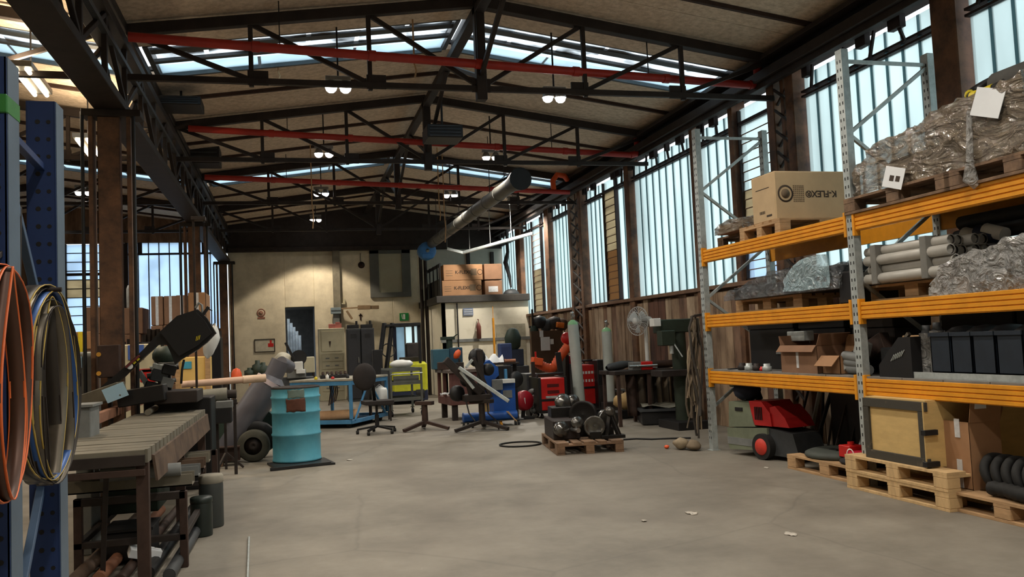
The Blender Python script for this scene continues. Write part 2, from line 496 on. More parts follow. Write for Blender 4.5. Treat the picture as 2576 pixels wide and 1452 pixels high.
# ---- roof trusses
def truss(y, x0, x1, xr, label):
    t = T('roof_truss', label, None, (xr, y, 4.36), kind='structure')
    ze = zr(x0 + .05) - .12
    zt = lambda x: zr(x) - 0.1
    M().bar((x0, y, zt(x0)), (xr, y, zt(xr)), .09, .12).obj('top_chord', STEEL_DK, t)
    M().bar((xr, y, zt(xr)), (x1, y, zt(x1)), .09, .12).obj('top_chord', STEEL_DK, t)
    M().bar((x0, y, 4.36), (x1, y, 4.36), .06, .065).obj('bottom_chord', STEEL_DK, t)
    P = 1.29
    xs = [xr + P * k for k in (-2, -1, 0, 1, 2)]
    for x in xs:
        w = .12 if x == xr else .05
        mm = M().bar((x, y, 4.3 if x != xr else 4.22), (x, y, zt(x)), w, w)
        mm.box((x + (.07 if x < xr else -.07 if x > xr else 0), y, 4.40), (.22, .03, .16))
        mm.obj('vertical', STEEL_DK, t)
    for k in range(len(xs)):
        x = xs[k]
        if x < xr: M().bar((x, y + .02, zt(x) - .03), (xs[k + 1], y + .02, 4.38), .045, .05).obj('diagonal', STEEL_DK, t)
        if x > xr: M().bar((x, y + .02, zt(x) - .03), (xs[k - 1], y + .02, 4.38), .045, .05).obj('diagonal', STEEL_DK, t)
    M().bar((x0 + .05, y + .02, zt(x0) - .03), (xs[0], y + .02, 4.38), .045, .05).obj('diagonal', STEEL_DK, t)
    M().bar((x1 - .05, y + .02, zt(x1) - .03), (xs[-1], y + .02, 4.38), .045, .05).obj('diagonal', STEEL_DK, t)
    return t
for y, nm in ((1.6, 'behind the viewer'), (5.6, 'overhead'), (9.6, 'first in view, by the red pipe with the skylight behind it'), (13.6, 'second in view, carrying the middle red pipe'), (17.6, 'third in view, before the far skylight'), (21.6, 'last one before the cream wall')):
    truss(y, -1.6, 6.1, 2.25, 'dark steel roof truss of the main hall, ' + nm)
    if y > 5:
        truss(y, -9.5, -1.8, -5.65, 'dark steel roof truss of the side aisle, ' + nm)
# ridge beam along the hall
m = M()
m.bar((2.25, YF, 5.30), (2.25, YB, 5.30), .12, .1)
for y in (5.6, 9.6, 13.6, 17.6):
    m.bar((2.25, y, 4.5), (2.25, y + 1.9, 5.25), .05, .05); m.bar((2.25, y + 4, 4.5), (2.25, y + 2.1, 5.25), .05, .05)
one(m, 'trim_ridge_beam', STEEL_DK, 'dark ridge beam with braces along the roof peak', None, kind='structure')

# ---- lattice girder between hall and side aisle
g = T('lattice_girder', 'dark lattice girder along the top of the left column row', None, (-1.7, 9, 3.93), kind='structure')
M().bx(-1.86, -1.56, YF, YB, 3.93, 4.02).obj('bottom_chord', STEEL_DK, g)
M().bx(-1.84, -1.55, YF, YB, 4.62, 4.72).obj('top_chord', STEEL_DK, g)
M().bx(-1.62, -1.56, YF, YB, 4.42, 4.47).obj('middle_rail', GREY_DK, g)
y = YF + .5; k = 0
while y < YB - 1:
    M().bar((-1.6, y, 4.0), (-1.6, y, 4.65), .05).obj('lattice_post', STEEL_DK, g)
    M().bar((-1.6, y, 4.02) if k % 2 else (-1.6, y, 4.62), (-1.6, y + 1, 4.62) if k % 2 else (-1.6, y + 1, 4.02), .045).obj('lattice_diagonal', STEEL_DK, g)
    M().bar((-1.82, y, 4.62) if k % 2 else (-1.82, y, 4.02), (-1.82, y + 1, 4.02) if k % 2 else (-1.82, y + 1, 4.62), .045).obj('lattice_diagonal', STEEL_DK, g)
    y += 1; k += 1
one(M().bx(-1.82, -1.58, YF, YB, 4.84, 4.94), 'trim_valley_beam', STEEL_DK, 'dark valley beam where the two roofs meet', None, kind='structure')
# ---- columns of the left row
COLM = mat('brown_column_paint', (118, 84, 60), 0.6, 0.1, 0.35, 4, 0.05, rgb2=(68, 50, 40))
def column(y, label):
    c = T('column', label, None, (-1.7, y, 0), kind='structure')
    m = M(); m.bx(-1.84, -1.63, y - .06, y + .06, 0, 3.93); m.bx(-1.92, -1.88, y - .09, y + .09, 0, 3.93); m.bx(-1.56, -1.52, y - .09, y + .09, 0, 3.93)
    m.obj('shaft', COLM, c)
    q = M().bx(-2.0, -1.4, y - .2, y + .2, 0, .03); q.bx(-1.98, -1.42, y - .12, y + .12, 3.86, 3.93); q.obj('end_plate', STEEL_DK, c)
    q = M()
    for dx in (-.27, .21): q.cyl((-1.7 + dx, y - .1, .1), (-1.7 + dx, y - .1, 3.9), .018, n=8)
    q.obj('conduit', BLACK, c)
    return c
column(9.4, 'tall brown steel column rising behind the black saw')
column(17.4, 'brown steel column standing behind the stacked brown cartons')
column(24.8, 'dark steel column at the left edge of the cream wall')
column(1.4, 'brown steel column beside the viewer')

# ---- right wall: lower boards, glazing, columns, rail
BOARD = [mat('wall_board_%d' % i, c, 0.85, 0, 0.3, 5, 0.15, stretch=(1, 1, .25), rgb2=d) for i, (c, d) in enumerate((((166, 140, 114), (112, 90, 72)), ((136, 106, 86), (84, 64, 52)), ((184, 162, 136), (124, 104, 86)), ((104, 72, 58), (66, 48, 42))))]
wr = T('wall_right', 'long side wall with brown boards under the glazing', None, (6.3, 9, 0), kind='structure')
M().bx(6.27, 6.45, YF, YB + .2, -.2, 2.05).obj('wall_base', BOARD[1], wr)
M().bx(6.22, 6.45, YF, YB + .2, 4.66, 5.1).obj('wall_head', STEEL_DK, wr)  # dark colour carries the shade under the eaves
y = 1.0; k = 0
while y < YB - .3:
    w = random.uniform(.16, .3)
    M().bx(6.20 - random.uniform(0, .02), 6.27, y, y + w - .012, 0, 2.0 + random.uniform(-.03, .03)).obj('plank', BOARD[random.choice((0, 0, 1, 2, 2, 3))], wr)
    y += w; k += 1
SILL = mat('rusty_sill', (120, 92, 72), 0.8, 0, 0.3, 6, 0.1)
one(M().bx(6.12, 6.4, YF, YB, 2.03, 2.09), 'trim_1', SILL, 'rusty sill under the long glazing', None, kind='structure')
rail = M().bx(5.92, 6.18, YF, YB, 4.60, 4.72)
rail.bx(5.98, 6.06, YF, YB, 4.52, 4.60); rail.bx(5.9, 6.2, YF, YB, 4.84, 4.9)
one(rail, 'trim_2', STEEL_DK, 'dark eaves rail above the long glazing', None, kind='structure')
GLW = glass('wired_glass', (0.86, 0.95, 0.94), 0.45, 0.3, (0.35, 0.36, 0.36), 0.9, (1, 1, .35))
GLB = glass('bluish_glass', (0.74, 0.87, 1.0), 0.42, 0.3, (0.3, 0.32, 0.4), 1.2)
FRM = mat('dark_window_frame', (48, 38, 36), 0.6, 0.2, 0.3, 6)
SEAM = glass('glass_seam', (0.30, 0.40, 0.42), 0.5, 0.2)
VENTB = glass('tan_vent_board', (0.40, 0.27, 0.16), 0.08, 0.5, (0.36, 0.26, 0.16), 1.5, (1, .3, 3))
VENTP = glass('yellowed_panel', (0.62, 0.54, 0.40), 0.12, 0.5, (0.4, 0.32, 0.2), 1.5, (1, .3, 3))
def uglass(y0, y1, label, horiz=None, z0=2.09, z1=4.24):
    """a field of upright channel-glass strips between two posts, with a row of small lights above"""
    global nwin
    nwin += 1
    w = T('window_%d' % nwin, label, None, (6.25, (y0 + y1) / 2, z0), kind='structure')
    n = max(1, round((y1 - y0) / .262)); st = (y1 - y0) / n
    fr = M()
    for k in range(n):
        a, b = y0 + k * st, y0 + (k + 1) * st
        m = M(); dz = random.uniform(-.006, .006)
        m.bx(6.255, 6.265, a + .012, b - .012, z0, z1)
        m.bx(6.265, 6.30, a + .012, a + .02, z0, z1)
        m.obj('pane', GLW, w)
        M().bx(6.25, 6.26, a + .012, b - .012, 4.30, 4.50 + .02).obj('pane', GLW, w)
        if k: fr.bx(6.245, 6.275, a - .016, a + .016, z0, 4.52)
    fr.obj('glazing_seam', SEAM, w)
    q = M(); q.bx(6.20, 6.28, y0, y1, 4.24, 4.265); q.bx(6.20, 6.28, y0, y1, 4.30, 4.325)
    for k in range(max(2, round((y1 - y0) / .5))):
        yy = y0 + (k + .5) * (y1 - y0) / max(2, round((y1 - y0) / .5)) + random.uniform(-.08, .08)
        q.bar((6.17, yy, 4.28), (6.17, yy + random.uniform(-.12, .12), 4.56), .03); 
        if random.random() < .6: q.bx(6.12, 6.2, yy, yy + random.uniform(.06, .2), 4.44, 4.58)
    q.obj('header_rail', FRM, w)
    return w
def vent(y0, y1, label, spec):
    """opening light with level slats: spec lists (z0, z1, material)"""
    global nwin
    nwin += 1
    w = T('window_%d' % nwin, label, None, (6.25, (y0 + y1) / 2, 2.1), kind='structure')
    for z0, z1, mt, st in spec:
        n = max(1, round((z1 - z0) / st)); h = (z1 - z0) / n
        for k in range(n):
            M().box((6.25, (y0 + y1) / 2, z0 + (k + .5) * h), (.012, y1 - y0 - .03, h * 1.02), rotm(0, .09, 0)).obj('slat', mt, w)
            M().bx(6.232, 6.242, y0 + .02, y1 - .02, z0 + k * h - .007, z0 + k * h + .007).obj('slat_edge', SILL, w)
    q = M(); q.bx(6.2, 6.3, y0, y0 + .03, 2.09, 4.5); q.bx(6.2, 6.3, y1 - .03, y1, 2.09, 4.5); q.bx(6.2, 6.3, y0, y1, 4.28, 4.33); q.bx(6.2, 6.3, y0, y1, 2.09, 2.12)
    q.obj('vent_frame', FRM, w)
    M().bx(6.25, 6.26, y0, y1, 4.33, 4.52).obj('pane', GLW, w)
    return w
def wallcol(y0, y1, label, lattice=False):
    c = T('column', label, None, (6.2, (y0 + y1) / 2, 0), kind='structure')
    if not lattice:
        M().bx(6.14, 6.36, y0, y1, 0, 4.66).obj('shaft', COLM, c)
    else:
        M().bx(6.10, 6.34, y0, y0 + .17, 0, 4.66).obj('shaft', COLM, c)
        M().bx(6.10, 6.34, y1 - .17, y1, 0, 4.66).obj('shaft', COLM, c)
        ym = (y0 + y1) / 2
        M().bx(6.14, 6.20, ym - .035, ym + .035, 0, 4.66).obj('middle_bar', COLM, c)
        z = .2; s = 1
        while z < 4.5:
            M().bar((6.12, y0 + .12, z), (6.12, y1 - .12, z + .26 * 1), .03).obj('lacing_bar', STEEL_DK, c)
            M().bar((6.16, y1 - .12, z), (6.16, y0 + .12, z + .26 * 1), .03).obj('lacing_bar', STEEL_DK, c)
            z += .27
        M().bx(6.32, 6.33, y0 + .17, y1 - .17, 2.0, 4.66).obj('pane', GLW, c)
    return c
uglass(4.0, 6.5, 'glazing bay behind the near end of the pallet rack')
uglass(-6, 4.0, 'glazing bay beside the viewer')
wallcol(6.55, 6.87, 'dark brown wall column behind the big shrink-wrapped load')
uglass(6.9, 9.15, 'wide glazing bay behind the middle rack frame')
wallcol(9.18, 9.78, 'laced brown double wall column behind the large upside-down carton', True)
vent(9.82, 10.72, 'vent window with white, tan and bluish slats behind the end rack frame', [(2.12, 2.6, GLB, .12), (2.6, 2.85, GLB, .12), (2.85, 3.35, VENTP, .13), (3.35, 4.28, GLW, .14)])
wallcol(10.75, 10.87, 'slim dark window post behind the end rack frame')
uglass(10.9, 11.97, 'narrow glazing bay just past the end rack frame')
wallcol(11.98, 12.1, 'slim dark window post beside the end rack frame')
uglass(12.12, 14.6, 'widest glazing bay between the rack and the brown vent window')
wallcol(14.62, 14.84, 'dark window post just right of the brown vent window')
uglass(14.87, 15.42, 'two glass strips right of the brown vent window')
vent(15.47, 16.15, 'tall vent window with brown and yellowed slats', [(2.12, 3.1, VENTB, .14), (3.1, 4.28, VENTP, .14)])
uglass(16.2, 17.22, 'glazing bay between the brown vent window and the laced column')
wallcol(17.25, 18.1, 'laced dark double wall column above the gas bottles', True)
uglass(18.15, 19.7, 'glazing bay left of the laced double column')
wallcol(19.75, 20.1, 'dark window post near the small yellowed vent window')
uglass(20.12, 20.6, 'two glass strips beside the small yellowed vent window')
vent(20.65, 21.5, 'yellowed vent window above the office front', [(2.12, 3.2, VENTP, .16), (3.2, 4.28, GLW, .16)])
uglass(21.55, 22.4, 'glass strips above the office roof edge')
wallcol(22.42, 22.9, 'dark post above the office roof')
uglass(22.95, 24.9, 'glazing bay above the office roof behind the cartons')

# ---- back wall, main hall part (cream, two doors)
wb = T('wall_back', 'cream plastered end wall with scuffs and a pillar', None, (1, YB, 0), kind='structure')
m = M()
m.bx(-1.62, -.11, YB, YB + .2, 0, 4.22); m.bx(-.11, .70, YB, YB + .2, 2.62, 4.22); m.bx(.70, 2.94, YB, YB + .2, 0, 4.22)
m.bx(2.94, 3.7, YB, YB + .2, 2.0, 4.22); m.bx(3.7, 3.98, YB, YB + .2, 0, 4.22)
m.obj('plaster', CREAM, wb)
PILM = mat('grey_pillar_paint', (132, 124, 106), 0.8, 0, 0.2, 2, rgb2=(96, 90, 78))
M().bx(1.24, 1.44, YB - .14, YB, 0, 4.22).obj('pillar', PILM, wb)
M().bx(-1.7, 6.3, YB - .1, YB + .2, 4.2, 5.6).obj('gable', STEEL_DK, wb)
M().bx(-1.6, 3.95, YB - .22, YB - .1, 4.2, 4.32).obj('gable_beam', STEEL_DK, wb)
M().bx(3.95, 6.3, YB, YB + .2, 0, 4.3).obj('upper_plaster', mat('grey_plaster', (182, 180, 166), 0.85, 0, 0.15, 2), wb)
for px in (1178, 1238):
    q = aY(px, 660, YB - .02); M().bx(q.x - .05, q.x + .05, YB - .06, YB, 2.6, 4.1).obj('wall_post', STEEL_DK, wb)
# blind window frame on the cream wall
wf = T('window_40', 'blind window with broad grey frame high on the cream wall', None, (2.9, YB, 2.84), kind='structure')
GRF = mat('grey_window_frame', (98, 98, 92), 0.7, 0, 0.2, 3)
M().bx(2.30, 2.56, YB - .06, YB, 2.82, 4.2).obj('jamb', GRF, wf); M().bx(3.23, 3.48, YB - .06, YB, 2.82, 4.2).obj('jamb', GRF, wf)
M().bx(2.30, 3.48, YB - .08, YB, 2.82, 2.96).obj('sill', GRF, wf); M().bx(2.30, 3.48, YB - .06, YB, 4.1, 4.22).obj('lintel', GRF, wf)
M().bx(2.56, 3.23, YB - .02, YB, 2.96, 4.1).obj('infill', mat('window_infill', (168, 162, 140), 0.85, 0, 0.1, 3), wf)
# door 1 opening with strip curtain
d1 = T('door_1', 'dark doorway in the cream wall with a clear plastic strip curtain', None, (.3, YB, 0), kind='structure')
m = M(); m.bx(-.3, -.11, YB + .2, YB + .5, 0, 2.9); m.bx(.70, .9, YB + .2, YB + 1.9, 0, 2.9); m.bx(-.3, .9, YB + 1.8, YB + 1.9, 0, 2.9); m.bx(-.3, .9, YB + .2, YB + 1.9, 2.62, 2.8)
m.obj('passage', mat('dark_passage', (92, 98, 106), 0.9), d1)
STRIP = film('strip_curtain_plastic', (170, 195, 225), 0.8, 0.12, 0.3, 4)
for k in range(5):
    x = -.06 + k * .075
    M().grid(6, 4, lambda u, v, x=x, k=k: Vector((x + .07 * u, YB + .05 + .03 * math.sin(u * 3.1) + .012 * k, .25 + (2.05 - .12 * k) * v))).obj('curtain_strip', STRIP, d1, solid=.004)
# door 2 glazed
d2 = T('door_2', 'glazed metal door in dark blue frame under the green exit sign', None, (3.3, YB, 0), kind='structure')
DF = mat('dark_blue_frame', (34, 42, 66), 0.5)
m = M(); m.bx(2.9, 3.0, YB - .05, YB + .1, 0, 2.03); m.bx(3.62, 3.72, YB - .05, YB + .1, 0, 2.03); m.bx(2.9, 3.72, YB - .05, YB + .1, 1.95, 2.05)
m.obj('door_frame', DF, d2)
m = M(); m.bx(3.0, 3.62, YB + .02, YB + .06, 0, .95); m.bx(3.24, 3.28, YB, YB + .06, .9, 1.95); m.obj('door_leaf', GREY, d2)
M().bx(3.0, 3.25, YB + .03, YB + .04, .95, 1.95).obj('pane', glass('door_glass', (0.45, 0.55, 0.6), 0.4, 0.3), d2)
M().bx(3.27, 3.62, YB + .03, YB + .04, .95, 1.95).obj('pane', GLW, d2)
# back wall of the side aisle: glazing over a brown base
wl = T('wall_left', 'side aisle end wall, brown below and glazed above', None, (-5, YB, 0), kind='structure')
m = M(); m.bx(-9.7, -1.78, YB, YB + .2, 0, 2.1); m.bx(-9.7, -1.78, YB, YB + .2, 4.52, 5.7); m.bx(-9.7, -5.75, YB, YB + .2, 2.1, 4.52)
m.obj('plaster', BOARD[1], wl)
M().bx(-9.9, -9.7, YF, YB + .2, -.2, 5.2).obj('outer_plaster', CREAM, wl)
def yglass(x0, x1, z0, z1, label, horiz=False):
    global nwin
    nwin += 1
    w = T('window_%d' % nwin, label, None, ((x0 + x1) / 2, YB, z0), kind='structure')
    fr = M()
    if horiz:
        n = round((z1 - z0) / .24)
        for k in range(n):
            h = (z1 - z0) / n
            mt = VENTP if 3.0 < z0 + k * h < 3.45 - .1 else GLB
            M().bx(x0 + .02, x1 - .02, YB + .08, YB + .09, z0 + k * h + .01, z0 + (k + 1) * h - .01).obj('pane', mt, w)
            fr.bx(x0, x1, YB + .05, YB + .1, z0 + k * h - .01, z0 + k * h + .01)
        fr.bx(x0, x1, YB + .02, YB + .1, z0 + 1.55, z0 + 1.62)
    else:
        n = round((x1 - x0) / .27)
        for k in range(n):
            a, b = x0 + k * (x1 - x0) / n, x0 + (k + 1) * (x1 - x0) / n
            M().bx(a + .012, b - .012, YB + .08, YB + .09, z0, z1).obj('pane', GLB, w)
            fr.bx(a - .012, a + .012, YB + .06, YB + .1, z0, z1)
        fr.bx(x0, x1, YB + .02, YB + .1, z1 - .34, z1 - .29)
        for xx in (.12, .55, .8): fr.bx(x0 + (x1 - x0) * xx, x0 + (x1 - x0) * xx + .09, YB, YB + .06, z1 - .34, z1)
    fr.bx(x0 - .05, x0 + .02, YB, YB + .12, z0, z1); fr.bx(x1 - .02, x1 + .05, YB, YB + .12, z0, z1)
    fr.obj('window_frame', FRM, w)
yglass(-5.75, -4.3, 2.1, 4.5, 'louvred side aisle window left of the tall brown column', True)
yglass(-4.22, -1.82, 2.1, 4.52, 'wide glazing of the side aisle behind the brown cartons')
one(M().bx(-9.9, 6.45, YF - .2, YF, -.2, 6), 'wall_front', CREAM, 'cream wall behind the viewer', None, kind='structure')

# ---- office box in the far corner
OFFM = mat('office_plaster', (222, 214, 194), 0.85, 0, 0.1, 2.2, 0.05, rgb2=(196, 186, 164), thr=(0.25, 0.5))
of = T('wall_office', 'cream walled office cabin in the far corner', None, (5, 22, 0), kind='structure')
m = M(); m.bx(3.83, 6.2, 22.0, 22.12, 0, 2.46); m.bx(3.83, 3.95, 22.0, 25.0, 0, 2.46)
m.obj('cabin_wall', OFFM, of)
M().bx(3.7, 6.22, 21.9, 25.0, 2.46, 2.64).obj('roof_edge', mat('dark_grey_beam', (66, 62, 58), 0.7), of)
M().bx(3.8, 6.2, 21.96, 22.0, 1.42, 1.5).obj('pipe_ledge', GREY, of)
q = aY(1152, 850, 22); M().cyl((q.x, 21.95, .3), (q.x, 21.95, 2.44), .02, n=8).obj('conduit', BLACK, of)
m = M()
for px in (1073, 1081, 1090, 1100, 1107):
    q = aY(px, 700, 21.98 + (1107 - px) * .06)
    m.bx(q.x - .015, q.x + .015, 21.95 + (1107 - px) * .06, 21.98 + (1107 - px) * .06, 2.64, 3.5)
m.bx(3.83, 3.87, 21.98, 24.2, 3.42, 3.5); m.bx(3.83, 3.86, 21.98, 24.0, 2.66, 3.1)
one(m, 'trim_4', BLACK, 'black railing along the office roof edge', None, kind='structure')
q = aY(1066, 760, 23.6)
m = M(); m.cyl((q.x - .05, 23.6, 0), (q.x - .05, 23.6, 4.2), .05, n=10); m.cyl((q.x + .08, 23.6, 0), (q.x + .08, 23.6, 4.2), .05, n=10)
one(m, 'trim_3', STEEL_DK, 'pair of dark down pipes beside the glazed door', None, kind='structure')
# light switch box and door frame of the cabin
q = rY(1250, 815, 1325, 960, 21.95)
M().bx(q[0], q[1], 21.97, 22.0, 0, q[3]).obj('cabin_door', mat('cabin_door', (176, 170, 150), 0.7), of)
# ================================================================ LAMPS, PIPES, DUCT
BULB = emis('lamp_bulb', (255, 250, 244), 14.0)
LAMPM = mat('lamp_housing', (150, 150, 146), 0.4, 0.5)
def lamp(x, y, z, label, group, watt=LAMP_W, colr=(1.0, 0.92, 0.80), spread=150, blend=.6):
    t = T('twin_lamp', label, 'lamp', (x, y, z), group)
    m = M(); m.cyl((x, y, z + .1), (x, y, zr(x) + .02), .012, n=6); m.obj('hanger', BLACK, t)
    m = M(); m.box((x, y, z + .11), (.3, .09, .05)); m.obj('ballast_box', LAMPM, t)
    for dx in (-.085, .085):
        q = M(); q.lathe([(.03, .09), (.045, .07), (.075, .015), (.08, 0), (.074, 0), (.07, .012), (.04, .065)], (x + dx, y, z), 14)
        sh = q.obj('reflector', LAMPM, t)
        q = M(); q.sph((x + dx, y, z - .005), .068, 12, (1, 1, .9)); q.obj('bulb', BULB, sh)
    l = bpy.data.lights.new('lamp_light', 'SPOT'); l.energy = watt; l.color = colr; l.spot_size = R_(spread); l.spot_blend = blend; l.shadow_soft_size = .12
    o = bpy.data.objects.new('lamp_light', l); COL.objects.link(o); o.parent = t; o.location = (0, 0, -.08)
    return t
gl = 'twin bulb lamps under the main roof'
rowname = {0: 'left', 1: 'right'}
for px, py, Y, lab in ((851, 221, 10.3, 'twin bulb lamp in the left row, hanging just beyond the first truss'), (1394, 246, 10.3, 'twin bulb lamp in the right row, hanging just beyond the first truss'),
        (815, 387, 14.18, 'twin bulb lamp in the left row, hanging beyond the second truss'), (1235, 396, 14.3, 'twin bulb lamp in the right row, hanging beyond the second truss'),
        (808, 487, 17.8, 'twin bulb lamp in the left row, under the far skylight'), (1133, 491, 17.8, 'twin bulb lamp in the right row, above the round duct')):
    q = aY(px, py, Y); lamp(q.x, Y, q.z, lab, gl)
q = aY(794, 553, 23.6); lamp(q.x, 23.6, q.z, 'twin bulb lamp farthest along, nearest the cream wall', gl, LAMP_W * 1.7, (1.0, .87, .68), 106, .12)
q = aY(1290, 508, 20.6); lamp(q.x, 20.6, q.z, 'twin bulb lamp before the office front, hidden behind the duct funnel', gl, LAMP_W * 3.6, (1.0, .92, .8), 132, .3)
for y, wh in ((6.9, 'overhead, just before the first truss'), (3.6, 'overhead, before the glazing bay by the viewer'), (-.4, 'behind the viewer'), (-4, 'at the wall behind the viewer')):
    for x, sd in ((.66, 'left'), (3.48, 'right')):
        lamp(x, y, 4.6, 'twin bulb lamp of the %s row, %s' % (sd, wh), gl)
lamp(-3.75, 17.76, 4.6, 'twin bulb lamp of the side aisle, seen between rack and column', gl)
lamp(-5.4, 21.3, 4.6, 'twin bulb lamp at the far end of the side aisle', gl, LAMP_W * .8)
lamp(-5.4, 13.5, 4.5, 'twin bulb lamp of the side aisle hidden by the blue rack', gl, LAMP_W * .8)
TUBE = emis('fluorescent_tube', (255, 232, 196), 9.0)
def strip(p, ln, label, ang=0.0, w=60):
    t = T('strip_light', label, 'lamp', p, 'warm strip lights in the side aisle')
    r = rotm(0, 0, ang); p = Vector(p)
    M().box(p + Vector((0, 0, .05)), (.22, ln, .06), r).obj('housing', LAMPM, t)
    for dx in (-.06, .06):
        q = M(); a = r @ Vector((dx, -ln / 2 + .03, 0)); b = r @ Vector((dx, ln / 2 - .03, 0)); q.cyl(p + a, p + b, .022, n=8); q.obj('tube', TUBE, t)
    q = M(); q.cyl(p + Vector((0, 0, .08)), (p.x, p.y, zr(p.x) - .02), .01, n=6); q.obj('hanger', BLACK, t)
    l = bpy.data.lights.new('strip_glow', 'AREA'); l.shape = 'RECTANGLE'; l.size = .2; l.size_y = ln; l.energy = w; l.color = (1, .8, .55)
    o = bpy.data.objects.new('strip_glow', l); COL.objects.link(o); o.parent = t; o.location = (0, 0, -.05)
    l2 = bpy.data.lights.new('strip_glow_up', 'AREA'); l2.shape = 'RECTANGLE'; l2.size = .2; l2.size_y = ln; l2.energy = w * .8; l2.color = (1, .8, .55)
    o2 = bpy.data.objects.new('strip_glow_up', l2); COL.objects.link(o2); o2.parent = t; o2.location = (0, 0, .12); o2.rotation_euler = (math.pi, 0, 0)
strip(aY(78, 208, 9.9), 1.0, 'bright warm strip light high beside the blue rack post', .05, 45)
strip(aY(222, 372, 12.3), 1.0, 'warm strip light glimpsed left of the brown column', .05, 40)
strip((-4.6, 4.5, 4.3), 1.2, 'warm strip light of the side aisle out of view')

PIPE = mat('red_sprinkler_pipe', (168, 44, 32), 0.45, 0.0, 0.25, 3)
def pipe(a, b, label, extra):
    t = T('red_pipe', label, 'pipe', ((a + b) / 2), 'red fire pipes across the hall')
    M().cyl(a, b, .05, n=14).obj('pipe_run', PIPE, t)
    for k in range(1, 6):
        p = a.lerp(b, k / 6); M().cyl(p - (b - a).normalized() * .04, p + (b - a).normalized() * .04, .06, n=14).obj('pipe_coupling', PIPE, t)
    for f in (.2, .5, .8):
        p = a.lerp(b, f); M().bar(p, (p.x, p.y, zr(p.x) - .03), .012).obj('hanger', BLACK, t)
    if extra == 'riser':
        M().tube([b, b + Vector((.1, 0, .02)), b + Vector((.14, 0, .1)), b + Vector((.14, 0, .3))], .06, 12).obj('elbow', PIPE, t)
    if extra == 'bend':
        M().tube([b + Vector((-.35, 0, .03)), b + Vector((-.36, 0, .25)), b + Vector((-.26, 0, .38)), b + Vector((-.1, 0, .36)), b + Vector((0, .1, .3))], .06, 12).obj('elbow', ORANGE, t)
    return t
pipe(Vector((-1.5, 9.15, 4.64)), Vector((5.9, 9.83, 4.60)), 'red fire pipe crossing in front of the near skylight', 'riser')
pipe(Vector((-1.4, 13.55, 4.82)), Vector((5.85, 13.75, 4.55)), 'red fire pipe at the second truss, across the middle of the roof', 'riser')
pipe(Vector((-1.45, 16.6, 4.68)), Vector((5.9, 17.3, 4.53)), 'red fire pipe under the far skylight, with an orange bend at its end', 'bend')

DUCT = mat('dusty_duct_metal', (100, 98, 92), 0.5, 0.4, 0.3, 3)
t = T('round_duct', 'long round grey extraction duct hung under the roof near the glazing', 'duct', (3.8, 18, 4.05))
a, b = Vector((3.72, 13.9, 4.05)), Vector((3.68, 22.2, 4.05))
M().cyl(a, b, .125, n=20).obj('duct_run', DUCT, t)
q = M()
for k in range(1, 9):
    p = a.lerp(b, k / 9); M().cyl(p - Vector((0, .03, 0)), p + Vector((0, .03, 0)), .133, n=20).obj('duct_collar', DUCT, t)
M().cyl(a, a + Vector((.02, -.5, .0)), .125, .19, n=20).obj('funnel', BLACK, t)
for y in (15.5, 18.5, 21.5): M().bar((3.71, y, 4.2), (3.71, y, zr(3.7) - .03), .012).obj('hanger_rod', BLACK, t)
c = rY(1064, 612, 1094, 642, 22.0)
q = M(); q.lathe([(.05, -.15), (.2, -.15), (.24, -.1), (.24, .12), (.14, .2)], (3.56, 22.3, 3.86), 18, (0, 1, 0)); q.box((3.56, 22.3, 3.72), (.3, .34, .12))
o = one(q, 'extractor_fan', mat('sky_blue_paint', (64, 124, 186), 0.45), 'blue extractor fan housing at the end of the round duct', 'fan')
TRAY = mat('pale_cable_tray', (214, 222, 222), 0.5)
p0, p1, p2 = aY(1125, 626, 22.0), aY(1165, 636, 21.9), Vector((6.0, 20.6, 4.08))
t = T('cable_tray', 'pale metal cable tray hung above the office cartons', 'cable tray', p1)
M().bar(p0, p1, .10, .07).obj('tray_length', TRAY, t); M().bar(p1, p2, .10, .07).obj('tray_length', TRAY, t)
q = M()
for f in (.1, .4, .7): 
    p = p1.lerp(p2, f); q.bar(p, (p.x, p.y, zr(p.x)), .012)
q.bar(p0, (p0.x, p0.y, zr(p0.x)), .012)
q.obj('hanger_rod', GREY, t)
for i, (px, y0, y1, Y) in enumerate(((1042, 160, 195, 10.25), (785, 515, 575, 16), (1118, 540, 610, 17.5), (700, 182, 200, 11.55), (1105, 520, 555, 17))):
    a = aY(px, y0, Y); b = aY(px + 2, y1, Y)
    m = M(); m.tube([(a.x, a.y, zr(a.x) + .02), a, a.lerp(b, .5) + Vector((.02, 0, 0)), b], .012, 6)
    one(m, 'hanging_wire', PINE, ('torn pale strip dangling under the ridge beam', 'thin pale cable hanging by the lowest left lamp', 'pale strap hanging over the round duct', 'short torn strip under the near skylight', 'twisted pale strap near the right lamp row')[i], 'wire')
for i, (r4, Y) in enumerate((((395, 240, 505, 262), 11.9), ((470, 366, 552, 410), 15.6), ((1075, 312, 1165, 345), 12.4))):
    q = rY(*r4, Y)
    t = T('heater_box', ('black air heater box under the roof beside the girder, nearer one', 'black air heater box beside the girder, past the second truss', 'dark vent box under the ridge')[i], 'heater', ((q[0] + q[1]) / 2, Y, q[2]))
    m = M().bx(q[0], q[1], Y, Y + .5, q[2], q[3]); m.obj('housing', BLACK, t)
    m = M()
    for k in range(4): m.bx(q[0] + .04, q[1] - .04, Y - .012, Y, q[2] + (q[3] - q[2]) * (k + .3) / 4, q[2] + (q[3] - q[2]) * (k + .6) / 4)
    m.obj('louvre', GREY_DK, t)
    M().bar(((q[0] + q[1]) / 2, Y + .25, q[3]), ((q[0] + q[1]) / 2, Y + .25, zr((q[0] + q[1]) / 2) - .02), .03).obj('hanger', BLACK, t)

